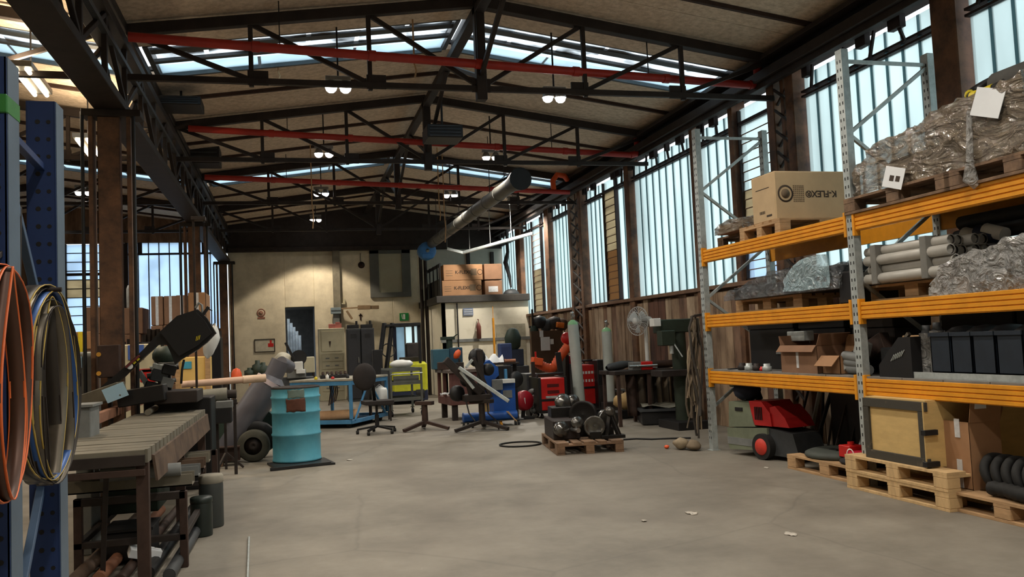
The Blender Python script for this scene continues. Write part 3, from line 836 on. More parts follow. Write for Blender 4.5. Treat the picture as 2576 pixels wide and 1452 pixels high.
# ================================================================ PALLET PROTOTYPE
WOODS = [PINE, mat('pine_fresh', (206, 172, 124), 0.8, 0, 0.25, 6, 0.1, stretch=(4, 1, 1)), PINE_DK]
def make_pallet(wood, name='wooden_pallet'):
    t = T(name, 'wooden pallet', 'pallet')
    for i in range(5):
        y = -.4 + (.0725, .20 + .05, .4, .55, .8 - .0725)[i]
        w = (.145, .1, .145, .1, .145)[i]
        M().box((0, y, .133), (1.2, w, .022)).obj('top_board', wood, t)
    for x in (-.5275, 0, .5275):
        M().box((x, 0, .111), (.145, .8, .022)).obj('cross_board', wood, t)
        for y in (-.35, 0, .35):
            M().box((x, y, .061), (.145, .1, .078)).obj('block', wood, t)
    for y in (-.35, 0, .35):
        M().box((0, y, .011), (1.2, .1, .022)).obj('bottom_board', wood, t)
    return t
PAL0 = make_pallet(PINE); PAL1 = make_pallet(WOODS[1]); PAL2 = make_pallet(PINE_DK)
_used = set()
def pallet(proto, loc, rz, label, scale=None):
    o = proto if proto.name not in _used else copy_tree(proto)
    _used.add(proto.name); _used.add(o.name)
    place(o, loc, rz, label, 'wooden pallets')
    if scale: o.scale = scale
    return o
H90 = math.pi / 2

# ================================================================ PALLET RACK
ORB = mat('orange_rack_beam', (226, 150, 34), 0.5, 0.0, 0.2, 5)
XF0, XB0 = 4.80, 5.74
PY = [9.33, 6.49, 3.65]
rk = T('pallet_rack', 'tall pallet rack with galvanised uprights and orange beams along the glazed wall', 'rack', (5.2, 6.5, 0))
for i, y in enumerate(PY):
    for x in (XF0 + .035, XB0):
        top = 3.86
        po = M(); po.bx(x - .035, x - .029, y - .045, y + .045, 0, top); po.bx(x - .03, x + .035, y - .045, y - .039, 0, top); po.bx(x - .03, x + .035, y + .039, y + .045, 0, top)
        p_ = po.obj('upright', GALV, rk)
        s_ = M()
        z = .15
        while z < top - .05:
            for dy in (-.02, .02): s_.box((x - .0355, y + dy, z), (.002, .012, .028), b=.0005)
            z += .075
        so = s_.obj('slot', BLACK, p_); so['kind'] = 'stuff'
        M().bx(x - .06, x + .06, y - .06, y + .06, 0, .008).obj('foot_plate', GALV, rk)
    zz = [3.75, 3.1, 2.45, 1.8, 1.15, .5, .15]
    M().bar((XF0 + .05, y, 3.76), (XB0, y, 3.76), .03, .03).obj('cross_brace', GALV, rk)
    for k in range(5):
        a, b = zz[k], zz[k + 1]
        x0, x1 = (XF0 + .05, XB0) if k % 2 else (XB0, XF0 + .05)
        M().bar((x0, y, a), (x1, y, b), .032, .032).obj('diagonal_brace', GALV, rk)
LV = [.94, 1.60, 2.375]
for b in (0, 1):
    y1, y0 = PY[b] - .045, PY[b + 1] + .045
    for li, z in enumerate(LV):
        for x, s in ((XF0, 1), (XB0 + .03, -1)):
            prof = []
            for k in range(4):      # ribbed face
                zt_ = z - .148 * k / 4; zb_ = z - .148 * (k + 1) / 4
                prof += [(x, zt_ - .003), (x, zb_ + .010), (x + s * .010, zb_ + .006), (x + s * .010, zb_ + .001)]
            prof = [(x + s * .004, z)] + prof + [(x + s * .05, z - .148), (x + s * .05, z)]
            m = M(); m.prism(prof, y0, y1, 'xz')
            m.obj('beam', ORB, rk)
            if s == 1:
                for yy in (y0, y1):
                    d = .028 if yy == y0 else -.028
                    M().bx(x - .012, x + .05, min(yy, yy + d), max(yy, yy + d), z - .19, z + .03).obj('beam_connector', ORB, rk)
DECK = mat('grey_deck', (128, 124, 118), 0.7, 0.1, 0.3, 5)
for b in (0, 1):
    y1, y0 = PY[b] - .06, PY[b + 1] + .06
    n = 6
    for k in range(n):
        M().bx(XF0 + .012, XB0 + .0, y0 + (y1 - y0) * k / n + .005, y0 + (y1 - y0) * (k + 1) / n - .005, LV[0], LV[0] + .018).obj('deck_panel', DECK, rk)
# ---------------------------------------------------------------- rack contents
XA = XF0 + .02
def carton(x0, x1, y0, y1, z0, z1, label, m=CARD, group=None, name='carton', flaps=None, tape=None):
    t = T(name, label, 'box', ((x0 + x1) / 2, (y0 + y1) / 2, z0), group)
    if not flaps:
        M().bx(x0, x1, y0, y1, z0, z1).obj('body', m, t)
    else:
        q = M(); e = .006
        q.bx(x0, x0 + e, y0, y1, z0, z1); q.bx(x1 - e, x1, y0, y1, z0, z1); q.bx(x0, x1, y0, y0 + e, z0, z1); q.bx(x0, x1, y1 - e, y1, z0, z1); q.bx(x0, x1, y0, y1, z0, z0 + e)
        q.obj('body', m, t)
        for side, ang, ln in flaps:
            ex = {'-x': ((x0, y0, z1), (x0, y1, z1), (-1, 0)), '+x': ((x1, y0, z1), (x1, y1, z1), (1, 0)), '-y': ((x0, y0, z1), (x1, y0, z1), (0, -1)), '+y': ((x0, y1, z1), (x1, y1, z1), (0, 1))}[side]
            a, b, d = Vector(ex[0]), Vector(ex[1]), ex[2]
            o = Vector((d[0] * math.cos(ang), d[1] * math.cos(ang), math.sin(ang))) * ln
            q = M(); nrm = (b - a).cross(o).normalized() * .005
            vs = [a, b, b + o, a + o]
            q.add(vs + [v + nrm for v in vs], [[0, 1, 2, 3], [7, 6, 5, 4], [0, 4, 5, 1], [1, 5, 6, 2], [2, 6, 7, 3], [3, 7, 4, 0]])
            q.obj('flap', m, t)
    if tape:
        M().bx(*tape).obj('tape', TAPE, t)
    return t
# big upside-down carton, top level far bay
zb = LV[2] + .144
kz = rX(1890, 432, 1950, 560, XA)
KY0, KY1 = aX(1950, 500, XA + .03).y, aX(1891, 500, XA + .03).y
pallet(PAL0, (XA + .52, (KY0 + KY1) / 2 + .06, LV[2]), 0, 'pallet under the large upside-down carton on the top rack level', (.88, 1.0, 1))
KX0 = XA + .03; KX1 = aY(2168, 490, KY0).x
kh = aX(1950, 428, KX0).z - zb
kf = carton(KX0, KX1, KY0, KY1, zb, zb + kh, 'large long carton printed upside down, on a pallet on the top rack level', mat('tan_carton', (186, 160, 124), 0.85, 0, 0.1, 4))
q = aY(2066, 487, KY0); zk = q.z
text('K-FLEX\u00ae', .095, (q.x, KY0 - .001, zk), (-1, 0, 0), (0, 0, -1), INK, kf)
q = aY(1966, 487, KY0)
M().lathe([(.072, -.002), (.09, -.002), (.09, 0), (.072, 0), (.072, -.002)], (q.x + .045, KY0, zk), 24, (0, 1, 0)).obj('printed_ring', INK, kf)
M().lathe([(.001, -.002), (.05, -.002), (.05, 0)], (q.x + .045, KY0, zk), 20, (0, 1, 0)).obj('printed_disc', mat('faded_print', (110, 92, 72), .85), kf)
m = M(); q = aY(1984, 487, KY0)
for r in range(9):
    for k in range(6): m.box((q.x + .06 + .022 * k, KY0 - .001, zk - .08 + .02 * r), (.014, .002, .012), b=.0003)
m.obj('printed_grid', mat('faded_print', (110, 92, 72), .85), kf)['kind'] = 'stuff'
m = M(); ym = (KY0 + KY1) / 2
m.bx(KX0 - .002, KX0, ym - .12, ym + .14, zk + .08, zk + .088); m.bx(KX0 - .002, KX0, ym - .15, ym - .05, zb + .05, zb + .07)
for k in range(6): m.bx(KX0 - .002, KX0, ym - .02 + .018 * k, ym - .01 + .018 * k, zb + .09, zb + .12)
m.obj('printed_bar', INK, kf)
# flattened wrapped stack at the far end of the top level
def hull(x0, x1, prof, z0, seed, amp=.03, nx=10, ny=22):
    """load covered in film: prof gives (y, top) pairs; noise crinkles the skin"""
    prof = sorted(prof)
    def top(y):
        for (a, za), (b, zb_) in zip(prof, prof[1:]):
            if a <= y <= b: return za + (zb_ - za) * (y - a) / max(1e-6, b - a)
        return prof[-1][1]
    y0, y1 = prof[0][0], prof[-1][0]
    m = M()
    def fn(u, v):
        y = y0 + (y1 - y0) * v
        h = top(y) - z0
        a = u * math.pi
        if u < .3: p = Vector((x0, y, z0 + h * .9 * (u / .3)))
        elif u > .7: p = Vector((x1, y, z0 + h * .9 * ((1 - u) / .3)))
        else:
            w = (u - .3) / .4; p = Vector((x0 + .05 + (x1 - x0 - .1) * w, y, z0 + h * (1 - .08 * abs(2 * w - 1) ** 3)))
        nv = noise.noise_vector(p * 5 + Vector((seed, 0, 0))) * amp + noise.noise_vector(Vector((p.x * 16, p.y * 9, p.z * 18)) + Vector((0, seed, 0))) * amp * .8
        q_ = noise.noise(Vector((p.x * 9, p.y * 4 + p.z * 5, p.z * 8 + seed)))
        nv += Vector((-.4, 0, .8)) * amp * 1.3 * max(0, 1 - abs(q_) * 5)
        if p.z < z0 + .02: nv.z = 0
        return p + nv
    m.grid(44, 64, fn)
    # end caps
    for v in (0, 1):
        ring = [fn(i / 44, v) for i in range(45)]; c = sum(ring, Vector()) / 45
        m.add(ring + [c], [[i, i + 1, 45] for i in range(44)], True)
    return m
FILM = film('shrink_wrap', (128, 114, 96), .74, .15, 1.0, 7, (1, .45, 1))
FILMC = film('clear_wrap', (178, 176, 172), .66, .14, 1.0, 8)
FILMD = film('dark_wrap', (96, 100, 104), .55, .16, .8, 8)
ROLL = mat('dark_grey_insulation', (74, 72, 68), 0.8, 0, 0.3, 6)
pl = pallet(PAL2, (5.28, aX(1830, 600, XA).y, LV[2]), H90, 'dark pallet at the far end of the top rack level', (.95, .7, 1))
t = T('flat_load', 'low load of flattened brown sheets in film at the far end of the top level', 'load', (5.3, 8.9, LV[2] + .144))
yq = aX(1830, 600, XA).y
for k in range(3): M().bx(4.86, 5.66, yq - .28, yq + .3 - .03 * k, LV[2] + .144 + .035 * k, LV[2] + .144 + .035 * (k + 1) - .004).obj('sheet', CARD2, t)
hull(4.84, 5.68, [(yq - .3, LV[2] + .29), (yq, LV[2] + .3), (yq + .32, LV[2] + .24)], LV[2] + .144, 3, .012).obj('plastic_film', FILM, t)
# big shrink-wrapped load on the near bay top
zp = LV[2] + .144
pallet(PAL2, (5.26, 5.9, LV[2]), H90, 'dark pallet carrying the big shrink-wrapped load, far half', (1.05, 1.2, 1))
pallet(PAL2, (5.26, 4.7, LV[2]), H90, 'dark pallet carrying the big shrink-wrapped load, near half', (1.05, 1.2, 1))
t = T('wrapped_load', 'big shrink-wrapped load of dark rolls on the top level of the near bay', 'load', (5.26, 5.2, zp))
for x, z, r in ((4.98, zp + .14, .13), (5.26, zp + .14, .13), (5.54, zp + .14, .13)):
    M().cyl((x, 4.7, z), (x, 6.05, z), r * .95, n=18).obj('roll', ROLL, t)
for x, z, r in ((4.99, zp + .36, .115), (5.23, zp + .36, .115), (5.5, zp + .36, .115)):
    M().cyl((x, 4.7, z), (x, 5.5, z), r * .9, n=18).obj('roll', ROLL, t)
for x, z, r in ((5.02, zp + .62, .1), (5.3, zp + .62, .1)):
    M().cyl((x, 4.65, z - .05), (x, 5.0, z - .05), r, n=18).obj('roll', ROLL, t)
LP = [(lambda v: (v.y, v.z))(aX(px, py, 4.95)) for px, py in ((2620, 165), (2576, 190), (2520, 215), (2452, 240), (2410, 252), (2366, 297), (2284, 327), (2222, 362), (2180, 440))]
hull(4.80, 5.72, LP, zp, 9, .03).obj('plastic_film', FILM, t)
p = aX(2486, 258, 4.78); m = M(); m.box((4.775, p.y, p.z), (.004, .27, .2), rotm(.35, .1, 0)); m.obj('paper_label', PAPER, t)
p = aX(2252, 447, 4.78); m = M(); m.box((4.765, p.y, p.z), (.004, .24, .17), rotm(.3, .1, 0)); m.obj('paper_label', PAPER, t)
m = M()
for dy, dz in ((.02, .0), (-.05, -.02)): m.box((4.761, p.y + dy, p.z + dz), (.003, .05, .045), rotm(.3, .1, 0), b=.0005)
m.obj('printed_mark', INK, t)
m = M(); p = aX(2442, 400, 4.76); m.tube([(4.78, p.y, p.z + .35), (4.76, p.y + .01, p.z), (4.77, p.y + .03, p.z - .14), (4.8, p.y, p.z - .2)], [.02, .025, .05, .03], 8); m.obj('film_tail', FILMC, t)
# black and yellow coil on top
p = aX(2500, 205, 5.0)
t = T('hazard_coil', 'coil of black and yellow striped hose on top of the shrink-wrapped load', 'hose', (5.1, p.y, p.z - .1))
for k in range(2):
    M().tube([(5.0 + .1 * k + .1 * math.cos(a), p.y - .0 + .20 * math.sin(a), p.z - .02 + .07 * math.cos(a)) for a in [2 * math.pi * i / 22 for i in range(22)]], .035, 8, True).obj('hose_turn', BLACK, t)
for a in (2.1, 2.75, 3.4):
    c = Vector((5.0 + .1 * math.cos(a), p.y - .0 + .20 * math.sin(a), p.z - .02 + .07 * math.cos(a)))
    d = Vector((-.1 * math.sin(a), .20 * math.cos(a), -.07 * math.sin(a))).normalized()
    M().cyl(c - d * .035, c + d * .035, .039, n=10).obj('yellow_band', YELLOW, t)
# middle level, far bay
z1 = LV[1]
yq = aX(1893, 772, XA).y
pallet(PAL0, (5.3, yq - .02, z1), H90, 'pallet under the black wrapped load on the middle rack level', (1.1, .8, 1))
z1p = z1 + .144
t = T('wrapped_load', 'low load of black sheets under grey film on the middle level of the far bay', 'load', (5.3, 8.2, z1p))
ya, yb = aX(2110, 720, XA).y, aX(1818, 720, XA).y
M().bx(4.9, 5.65, ya + .1, yb - .1, z1p, z1p + .14).obj('black_sheet', BLACK, t)
M().bx(5.0, 5.6, ya, ya + .7, z1p + .14, z1p + .24).obj('black_sheet', GREY_DK, t)
hull(4.84, 5.7, [(ya, z1p + .24), (ya + .4, z1p + .22), ((ya + yb) / 2, z1p + .26), (yb - .5, z1p + .2), (yb, z1p + .05)], z1p + .0, 21, .022).obj('plastic_film', FILMD, t)
m = M(); m.grid(8, 8, lambda u, v: Vector((4.80 + .02 * math.sin(u * 6), ya + .1 + .75 * u, z1p + .02 + (.30 - .18 * u + .1 * math.sin(u * 3)) * v)) + noise.noise_vector(Vector((u * 3, v * 3, 1))) * .02); m.obj('film_flap', film('bluish_film', (150, 176, 184), .7, .15, .6, 8), t)
q = rX(2100, 690, 2152, 762, XA)
one(M().bx(4.86, 5.6, q[0], q[1], z1, z1 + .29), 'black_box', BLACK, 'plain black box beside the middle upright on the middle level', 'box')
# middle level, near bay
yq = aX(2253, 735, XA).y
pallet(PAL0, (5.3, yq, z1), H90, 'pallet under the bundle of grey pipes on the middle rack level', (1.1, .82, 1))
t = T('pipe_bundle', 'bundle of light grey plastic pipes strapped on a pallet', 'pipes', (5.1, yq, z1p))
PVC = mat('grey_plastic_pipe', (176, 172, 164), 0.4, 0, 0.12, 6)
ya, yb = aX(2368, 680, XA).y, aX(2160, 690, XA).y
for r in range(4):
    for k in range(5 - (r > 2)):
        c = Vector((4.88 + .095 * k + (.045 if r % 2 else 0), 0, z1p + .05 + .078 * r))
        dy = random.uniform(-.05, .05)
        q = M(); q.lathe([(.036, 0), (.044, 0), (.044, yb - ya), (.036, yb - ya)], (c.x, ya + dy, c.z), 12, (0, 1, 0)); q.cyl((c.x, ya + dy + .02, c.z), (c.x, ya + dy + .03, c.z), .036, n=10); q.obj('pipe', PVC, t)
for y in (ya + .16, yb - .22): M().bx(4.83, 5.34, y, y + .07, z1p, z1p + .335).obj('strap', mat('grey_strap', (120, 118, 112), .5), t)
t = T('tube_bundle', 'dark grey tubes behind the pipe bundle on the middle level', 'pipes', (5.5, 5.4, z1p))
for k in range(4):
    M().cyl((5.48 + .05 * (k % 2), 4.75, z1p + .12 + .12 * k), (5.48 + .05 * (k % 2), 6.0, z1p + .12 + .12 * k), .06, n=12).obj('tube', GREY_DK, t)
for i, px in enumerate((2486, 2522, 2545)):
    p = aX(px, 612 + 8 * i, 5.35)
    M().cyl((5.3, p.y, z1p + .30), (5.3, p.y + .18, z1p + .36), .055, n=12).obj('pipe_end', (WHITEP, mat('navy_cap', (40, 52, 80), .5), WHITEP)[i], t)
t = T('wrapped_load', 'bright crinkled silver film load on the middle level of the near bay', 'load', (5.2, 4.7, z1))
M().bx(4.95, 5.3, 4.1, 5.35, z1 + .01, z1 + .26).obj('core', GREY_DK, t)
hull(4.82, 5.38, [(4.0, z1 + .42), (4.6, z1 + .40), (5.1, z1 + .34), (5.45, z1 + .24), (5.6, z1 + .1)], z1, 33, .03).obj('plastic_film', FILMC, t)
# lowest level, far bay
z0 = LV[0] + .018
q = rX(1955, 868, 2040, 945, XA + .05)
t = carton(XA + .03, XA + .37, aX(2048, 900, XA).y, aX(1958, 900, XA).y, z0, z0 + .27, 'open brown carton with raised flaps on the lowest rack level', CARD2, flaps=[('+y', 1.35, .1), ('+x', 1.2, .12), ('-x', -.9, .08), ('-y', 1.1, .12)])
p = aX(2000, 910, XA); M().bx(XA + .027, XA + .03, p.y - .02, p.y + .02, z0 + .05, z0 + .27).obj('tape', TAPE, t)
yc = aX(2075, 910, XA).y
t = carton(XA + .06, XA + .3, aX(2098, 900, XA).y, aX(2052, 900, XA).y - .01, z0, z0 + .17, 'small open brown carton with a folded-out flap beside the taller open carton', CARD, flaps=[('-x', -.8, .13), ('+x', 1.3, .2)])
q = aX(2105, 935, XA)
m = M()
for k in range(3): m.cyl((4.9, q.y - .35 + .05 * k, z0 + .05 + .05 * k), (4.95, q.y - .02 + .03 * k, z0 + .05 + .06 * k), .045, n=12)
one(m, 'steel_sleeve', GREY, 'grey steel sleeves lying next to the small open carton', 'sleeves')
p = aX(2150, 890, 4.95)
t = T('tool_case', 'slanted silver tool part leaning beside the middle upright', 'tool', (4.95, p.y, z0))
M().bar((4.95, p.y + .2, z0 + .02), (4.95, p.y - .1, z0 + .2), .07, .05).obj('arm', GALV, t); M().box((4.95, p.y - .12, z0 + .24), (.1, .12, .12), rotm(.4, 0, 0)).obj('head', GALV, t)
M().bar((5.1, p.y + .4, z0 + .03), (5.1, p.y - .25, z0 + .3), .1, .16).obj('brown_panel', STEEL_BR, t)
# dark goods on the lowest level, far bay, back half
for i, (x0, y0, y1, h, mt, lab) in enumerate(((5.2, 8.1, 9.0, .56, BLACK, 'black case at the back of the lowest rack level, far end'), (5.25, 7.3, 8.05, .54, BLACK, 'dark grey case at the back of the lowest rack level, behind the open carton'), (5.3, 6.65, 7.25, .52, STEEL_DK, 'dark brown crate at the back of the lowest rack level'))):
    t = T('storage_case', lab, 'case', (x0 + .2, (y0 + y1) / 2, z0))
    M().bx(x0, x0 + .4, y0, y1, z0, z0 + h * .8).obj('body', mt, t); M().bx(x0 - .01, x0 + .41, y0 - .01, y1 + .01, z0 + h * .8, z0 + h).obj('lid', mt, t)
    M().bx(x0 - .02, x0 - .005, y0 + .2, y0 + .32, z0 + h * .3, z0 + h * .36).obj('handle', GREY, t)
p = aX(2003, 855, 5.0); one(M().box((5.05, p.y, z0 + .36), (.12, .3, .1)), 'label_box', GALV, 'small pale metal box perched behind the open carton', 'box')
for i, (px, mt) in enumerate(((1868, STEEL_DK), (1885, GALV), (1905, STEEL_DK), (1918, RED), (1930, GALV))):
    p = aX(px, 935, 4.9)
    t = T('fitting', ('dark pipe fitting on the far end of the lowest level', 'pale pipe fitting next to the dark one on the lowest level', 'second dark fitting on the lowest level', 'tiny red cap on the lowest level', 'pale fitting beside the tiny red cap')[i], 'fitting', (4.9, p.y, z0))
    s = .03 if mt is RED else .05
    M().lathe([(s * .6, 0), (s, .005), (s, s), (s * .7, s * 1.1), (s * .7, s * 1.6), (s * .3, s * 1.6)], (4.9, p.y, z0), 12).obj('body', mt, t)
# lowest level, near bay
p = aX(2245, 900, XA)
t = T('vented_case', 'black machine case with a slanted vented top beside the middle upright', 'machine', (5.0, p.y, z0))
M().prism([(p.y - .2, z0), (p.y + .2, z0), (p.y + .2, z0 + .10), (p.y - .06, z0 + .33), (p.y - .2, z0 + .33)], XA + .02, 5.4, 'yz').obj('body', BLACK, t)
m = M()
for k in range(6): m.box((XA + .016, p.y + .02 - .025 * k, z0 + .16 + .008 * k), (.004, .006, .07), rotm(.7, 0, 0), b=.0005)
m.obj('vent_slit', GALV, t); M().bar((4.95, p.y + .17, z0 + .15), (4.95, p.y - .06, z0 + .36), .03).obj('chrome_handle', CHROME, t)
for i, px in enumerate((2310, 2335, 2362)):
    p = aX(px, 900, 5.0)
    t = T('wrapped_canister', ('film-wrapped canister next to the vented case', 'tall film-wrapped canister behind the pale label', 'film-wrapped canister beside the dark blue bins')[i], 'canister', (5.0, p.y, z0))
    h = (.18, .42, .44)[i]
    M().lathe([(.02, 0), (.055, 0), (.055, h * .8), (.03, h * .92), (.03, h), (.001, h)], (5.0, p.y, z0), 14).obj('canister', GREY_DK, t)
    M().lathe([(.06, .01), (.062, h * .5), (.058, h * .85)], (5.0, p.y, z0), 14).obj('plastic_film', FILMC, t)
p = aX(2290, 850, 5.2); one(M().box((5.2, p.y, z0 + .12), (.4, .3, .24)), 'dark_carton', GREY_DK, 'dark carton with a pale label behind the film-wrapped canisters', 'box')
p = aX(2283, 845, 5.0); one(M().box((5.1, p.y, z0 + .29), (.15, .2, .1)), 'pale_roll', PINE, 'pale wooden offcut on the dark carton', 'offcut')
BIN = mat('dark_blue_bin', (34, 42, 52), 0.5, 0, 0.25, 5)
for i, (xa_, xb_) in enumerate(((2343, 2392), (2396, 2446), (2450, 2505), (2510, 2576))):
    ya, yb = aX(xb_, 900, XA + .05).y, aX(xa_, 900, XA + .05).y
    t = T('storage_bin', ('first dark blue bin from the middle upright, lowest level of the near bay', 'second dark blue bin from the middle upright, lowest level of the near bay', 'third dark blue bin from the middle upright, lowest level of the near bay', 'fourth dark blue bin from the middle upright, at the frame edge')[i], 'bin', (5.1, (ya + yb) / 2, z0 + .05), 'dark blue bins on the lowest rack level')
    m = M(); m.bx(XA + .05, XA + .06, ya, yb, z0 + .05, z0 + .36); m.bx(5.4, 5.41, ya, yb, z0 + .05, z0 + .36); m.bx(XA + .05, 5.41, ya, ya + .01, z0 + .05, z0 + .36); m.bx(XA + .05, 5.41, yb - .01, yb, z0 + .05, z0 + .36); m.bx(XA + .05, 5.41, ya, yb, z0 + .05, z0 + .06)
    m.obj('body', BIN, t); M().bx(XA + .035, XA + .05, ya - .003, yb + .003, z0 + .33, z0 + .36).obj('rim', BIN, t)
    m = M(); m.sph(((XA + 5.4) / 2, (ya + yb) / 2, z0 + .34), .14, 10, (1.4, .5, .5)); m.obj('contents', BLACK, t)
ya, yb = 4.0, aX(2240, 945, XA).y
t = T('steel_tray', 'long grey steel tray under the dark blue bins', 'tray', (5.1, 5.0, z0))
m = M(); m.bx(XA + .03, 5.45, ya, yb, z0, z0 + .006); m.bx(XA + .03, XA + .036, ya, yb, z0, z0 + .05); m.bx(5.444, 5.45, ya, yb, z0, z0 + .05); m.bx(XA + .03, 5.45, ya, ya + .006, z0, z0 + .05); m.bx(XA + .03, 5.45, yb - .006, yb, z0, z0 + .05)
m.obj('pan', GALV, t)
# black boards added behind the near bay to block light and darken it
for i in range(3):
    y = 4.3 + .8 * i
    one(M().box((5.6, y, z0 + .28), (.2, .78, .56)), 'shade_board', BLACK, ('black board added to darken the back of the near bay, edge of frame', 'black board added to darken the back of the near bay, middle one', 'black board added to darken the back of the near bay, by the upright')[i], 'board')
# -------------- on the floor under the rack
rods = T('rod_stock', 'steel rods and angle bars leaning under the far bay of the rack', 'rods', (5.5, 7.6, 0))
for k in range(14):
    y = 8.5 - .12 * k
    M().bar((5.35 + .1 * (k % 3), y, .0), (5.6 + .05 * (k % 2), y - .05, .78 - .03 * (k % 3)), .022 + .012 * (k % 2)).obj('rod', (STEEL_DK, GALV, STEEL_DK, BLACK)[k % 4], rods)
for i in range(3):  # plates added to deepen the shade at the back under the rack
    y = 7.0 - .0 + (-.1, .3, .76)[i]
    one(M().box((5.62, y, .38), (.18, .31 if i != 2 else .5, .76)), 'shade_plate', BLACK if i != 1 else STEEL_DK, ('black plate added to darken the rack behind the red boxes', 'dark plate added to darken the rack behind the black mats', 'black plate added to darken the rack beside the leaning rods')[i], 'plate')
# low pallet with black mats and red boxes
a, b = fl(1965, 1182), fl(2172, 1228)
cx = XA + .42
pallet(PAL0, (4.80 + .42, (a.y + b.y) / 2 + .03, 0), H90, 'low pallet with black rubber mats under the far bay', (1.02, 1.05, 1))
m = M(); ymat = (a.y + b.y) / 2
t = T('rubber_mat', 'greenish black round-cornered mat lying on the low pallet', 'mat', (5.15, ymat + .3, .144))
M().lathe([(.001, .07), (.28, .07), (.33, .05), (.34, .02), (.32, 0), (.001, 0)], (5.13, ymat + .22, .144), 20).obj('disc', mat('mat_grey_green', (66, 70, 64), .7), t)
M().box((5.05, ymat + .2, .218), (.05, .12, .01)).obj('grip_hole', BLACK, t)
t = T('rubber_mat', 'black thick mat beside the red boxes on the low pallet', 'mat', (5.15, ymat - .3, .144))
M().lathe([(.001, .045), (.26, .045), (.3, .03), (.3, .01), (.28, 0), (.001, 0)], (5.12, ymat - .28, .144), 20).obj('disc', RUBBER, t)
zt0 = .144 + .07
t = T('red_box', 'red pump box standing on the low pallet', 'box', (5.0, ymat - .15, .19))
p = fl(2105, 1160, .19); M().box((5.0, ymat - .12, .245), (.16, .16, .11)).obj('body', RED, t); M().cyl((5.0, ymat - .12, .3), (5.0, ymat - .12, .33), .03, n=12).obj('cap', RED, t)
t = T('red_box', 'long red tool box with a white ring on the low pallet', 'box', (4.98, ymat - .36, .19))
REDP = mat('pinkish_red', (206, 36, 62), .4)
M().box((4.98, ymat - .38, .225), (.18, .34, .07)).obj('body', REDP, t)
M().lathe([(.045, -.002), (.055, -.002), (.055, 0), (.045, 0), (.045, -.002)], (4.888, ymat - .26, .235), 20, (1, 0, 0)).obj('white_ring', WHITEP, t)
# wooden crate on two pallets
ya_, yb_ = aX(2176, 1130, 4.69).y, aX(2336, 1160, 4.69).y
yc = (ya_ + yb_) / 2
pallet(PAL1, (4.68 + .46, yc, 0), H90, 'bottom pallet under the framed plywood crate', (1.0, 1.22, 1))
pallet(PAL1, (4.68 + .44, yc, .144), H90, 'upper pallet under the framed plywood crate', (1.0, 1.18, 1))
zc = .288; hc = .50; hw = (ya_ - yb_) / 2 - .02
t = T('plywood_crate', 'pale plywood crate with a dark painted frame on two stacked pallets', 'crate', (5.2, yc, zc))
M().bx(4.71, 5.62, yc - hw, yc + hw, zc, zc + hc).obj('panel', PLY, t)
FR = mat('worn_dark_batten', (62, 58, 50), 0.8, 0, 0.3, 9, 0.1, rgb2=(110, 100, 84), thr=(0.25, 0.4))
for z in (zc + .035, zc + hc - .035): M().bx(4.688, 4.715, yc - hw - .02, yc + hw + .01, z - .035, z + .035).obj('batten', FR, t)
for y in (yc - hw + .03, yc + hw - .02): M().bx(4.69, 4.715, y - .035, y + .035, zc + .07, zc + hc - .07).obj('batten', FR, t)
M().bx(4.68, 5.64, yc - hw - .01, yc - hw + .0, zc + .0, zc + hc).obj('end_panel', PLY, t)
for z in (.03, .27): M().bx(4.66, 4.78, yc - hw - .04, yc - hw + .01, zc + z - .02, zc + z + .02).obj('clasp', BLACK, t)
M().bx(4.71, 5.62, yc - hw, yc + hw, zc + hc, zc + hc + .012).obj('lid', PLY, t)
p = Vector((4.95, yc + .12, zc + hc)); q = M(); q.prism([(p.y - .06, p.z + .012), (p.y + .05, p.z + .012), (p.y + .03, p.z + .1)], p.x, p.x + .01, 'yz'); one(q, 'glass_scrap', GALV, 'pointed pale scrap sticking up on the plywood crate lid', 'scrap')
# tall open carton on a pallet and corrugated hose
a, b = fl(2372, 1278), fl(2560, 1338)
pallet(PAL0, (4.80 + .46, (a.y + b.y) / 2 - .16, 0), H90, 'pallet under the tall open carton in the near bay', (1.0, 1.35, 1))
y1_, y0_ = aX(2372, 1160, 4.86).y, aX(2444, 1160, 4.86).y
t = carton(4.86, 5.14, y0_, y1_, .144, .144 + .50, 'tall open brown carton with raised flaps on the pallet under the near bay', CARD, flaps=[('+y', 1.25, .2), ('-y', 1.4, .2), ('+x', 1.2, .2)])
for z0_, z1_ in ((.144 + .38, .144 + .52), (.15, .36)): M().bx(4.854, 4.86, y1_ - .2, y1_ - .15, z0_, z1_).obj('tape', TAPE, t)
M().bx(4.9, 5.0, y0_ - .03, y0_ - .02, .144 + .6, .144 + .68).obj('label_sticker', PAPER, t)
t = T('corrugated_hose', 'black corrugated hose coil on the pallet at the frame edge', 'hose', (4.95, 4.75, .144))
for k in range(5):
    y = aX(2492 + 27 * k, 1245, 4.9).y
    m = M(); m.tube([(5.0 + .13 * math.cos(a), y + .05 * math.sin(a), .144 + .135 + .11 * math.sin(a)) for a in [2 * math.pi * i / 24 for i in range(24)]], .034, 8, True); m.obj('hose_turn', RUBBER, t)
m = M(); p = aX(2520, 1275, 4.8)
n_ = 16
pts = [Vector((4.80 + .02 * math.sin(i * .5), p.y + .1 - .035 * i, .144 + .06)) for i in range(n_)]
m.tube(pts, [.055 if i % 2 else .045 for i in range(n_)], 10); m.obj('hose_end', RUBBER, t)
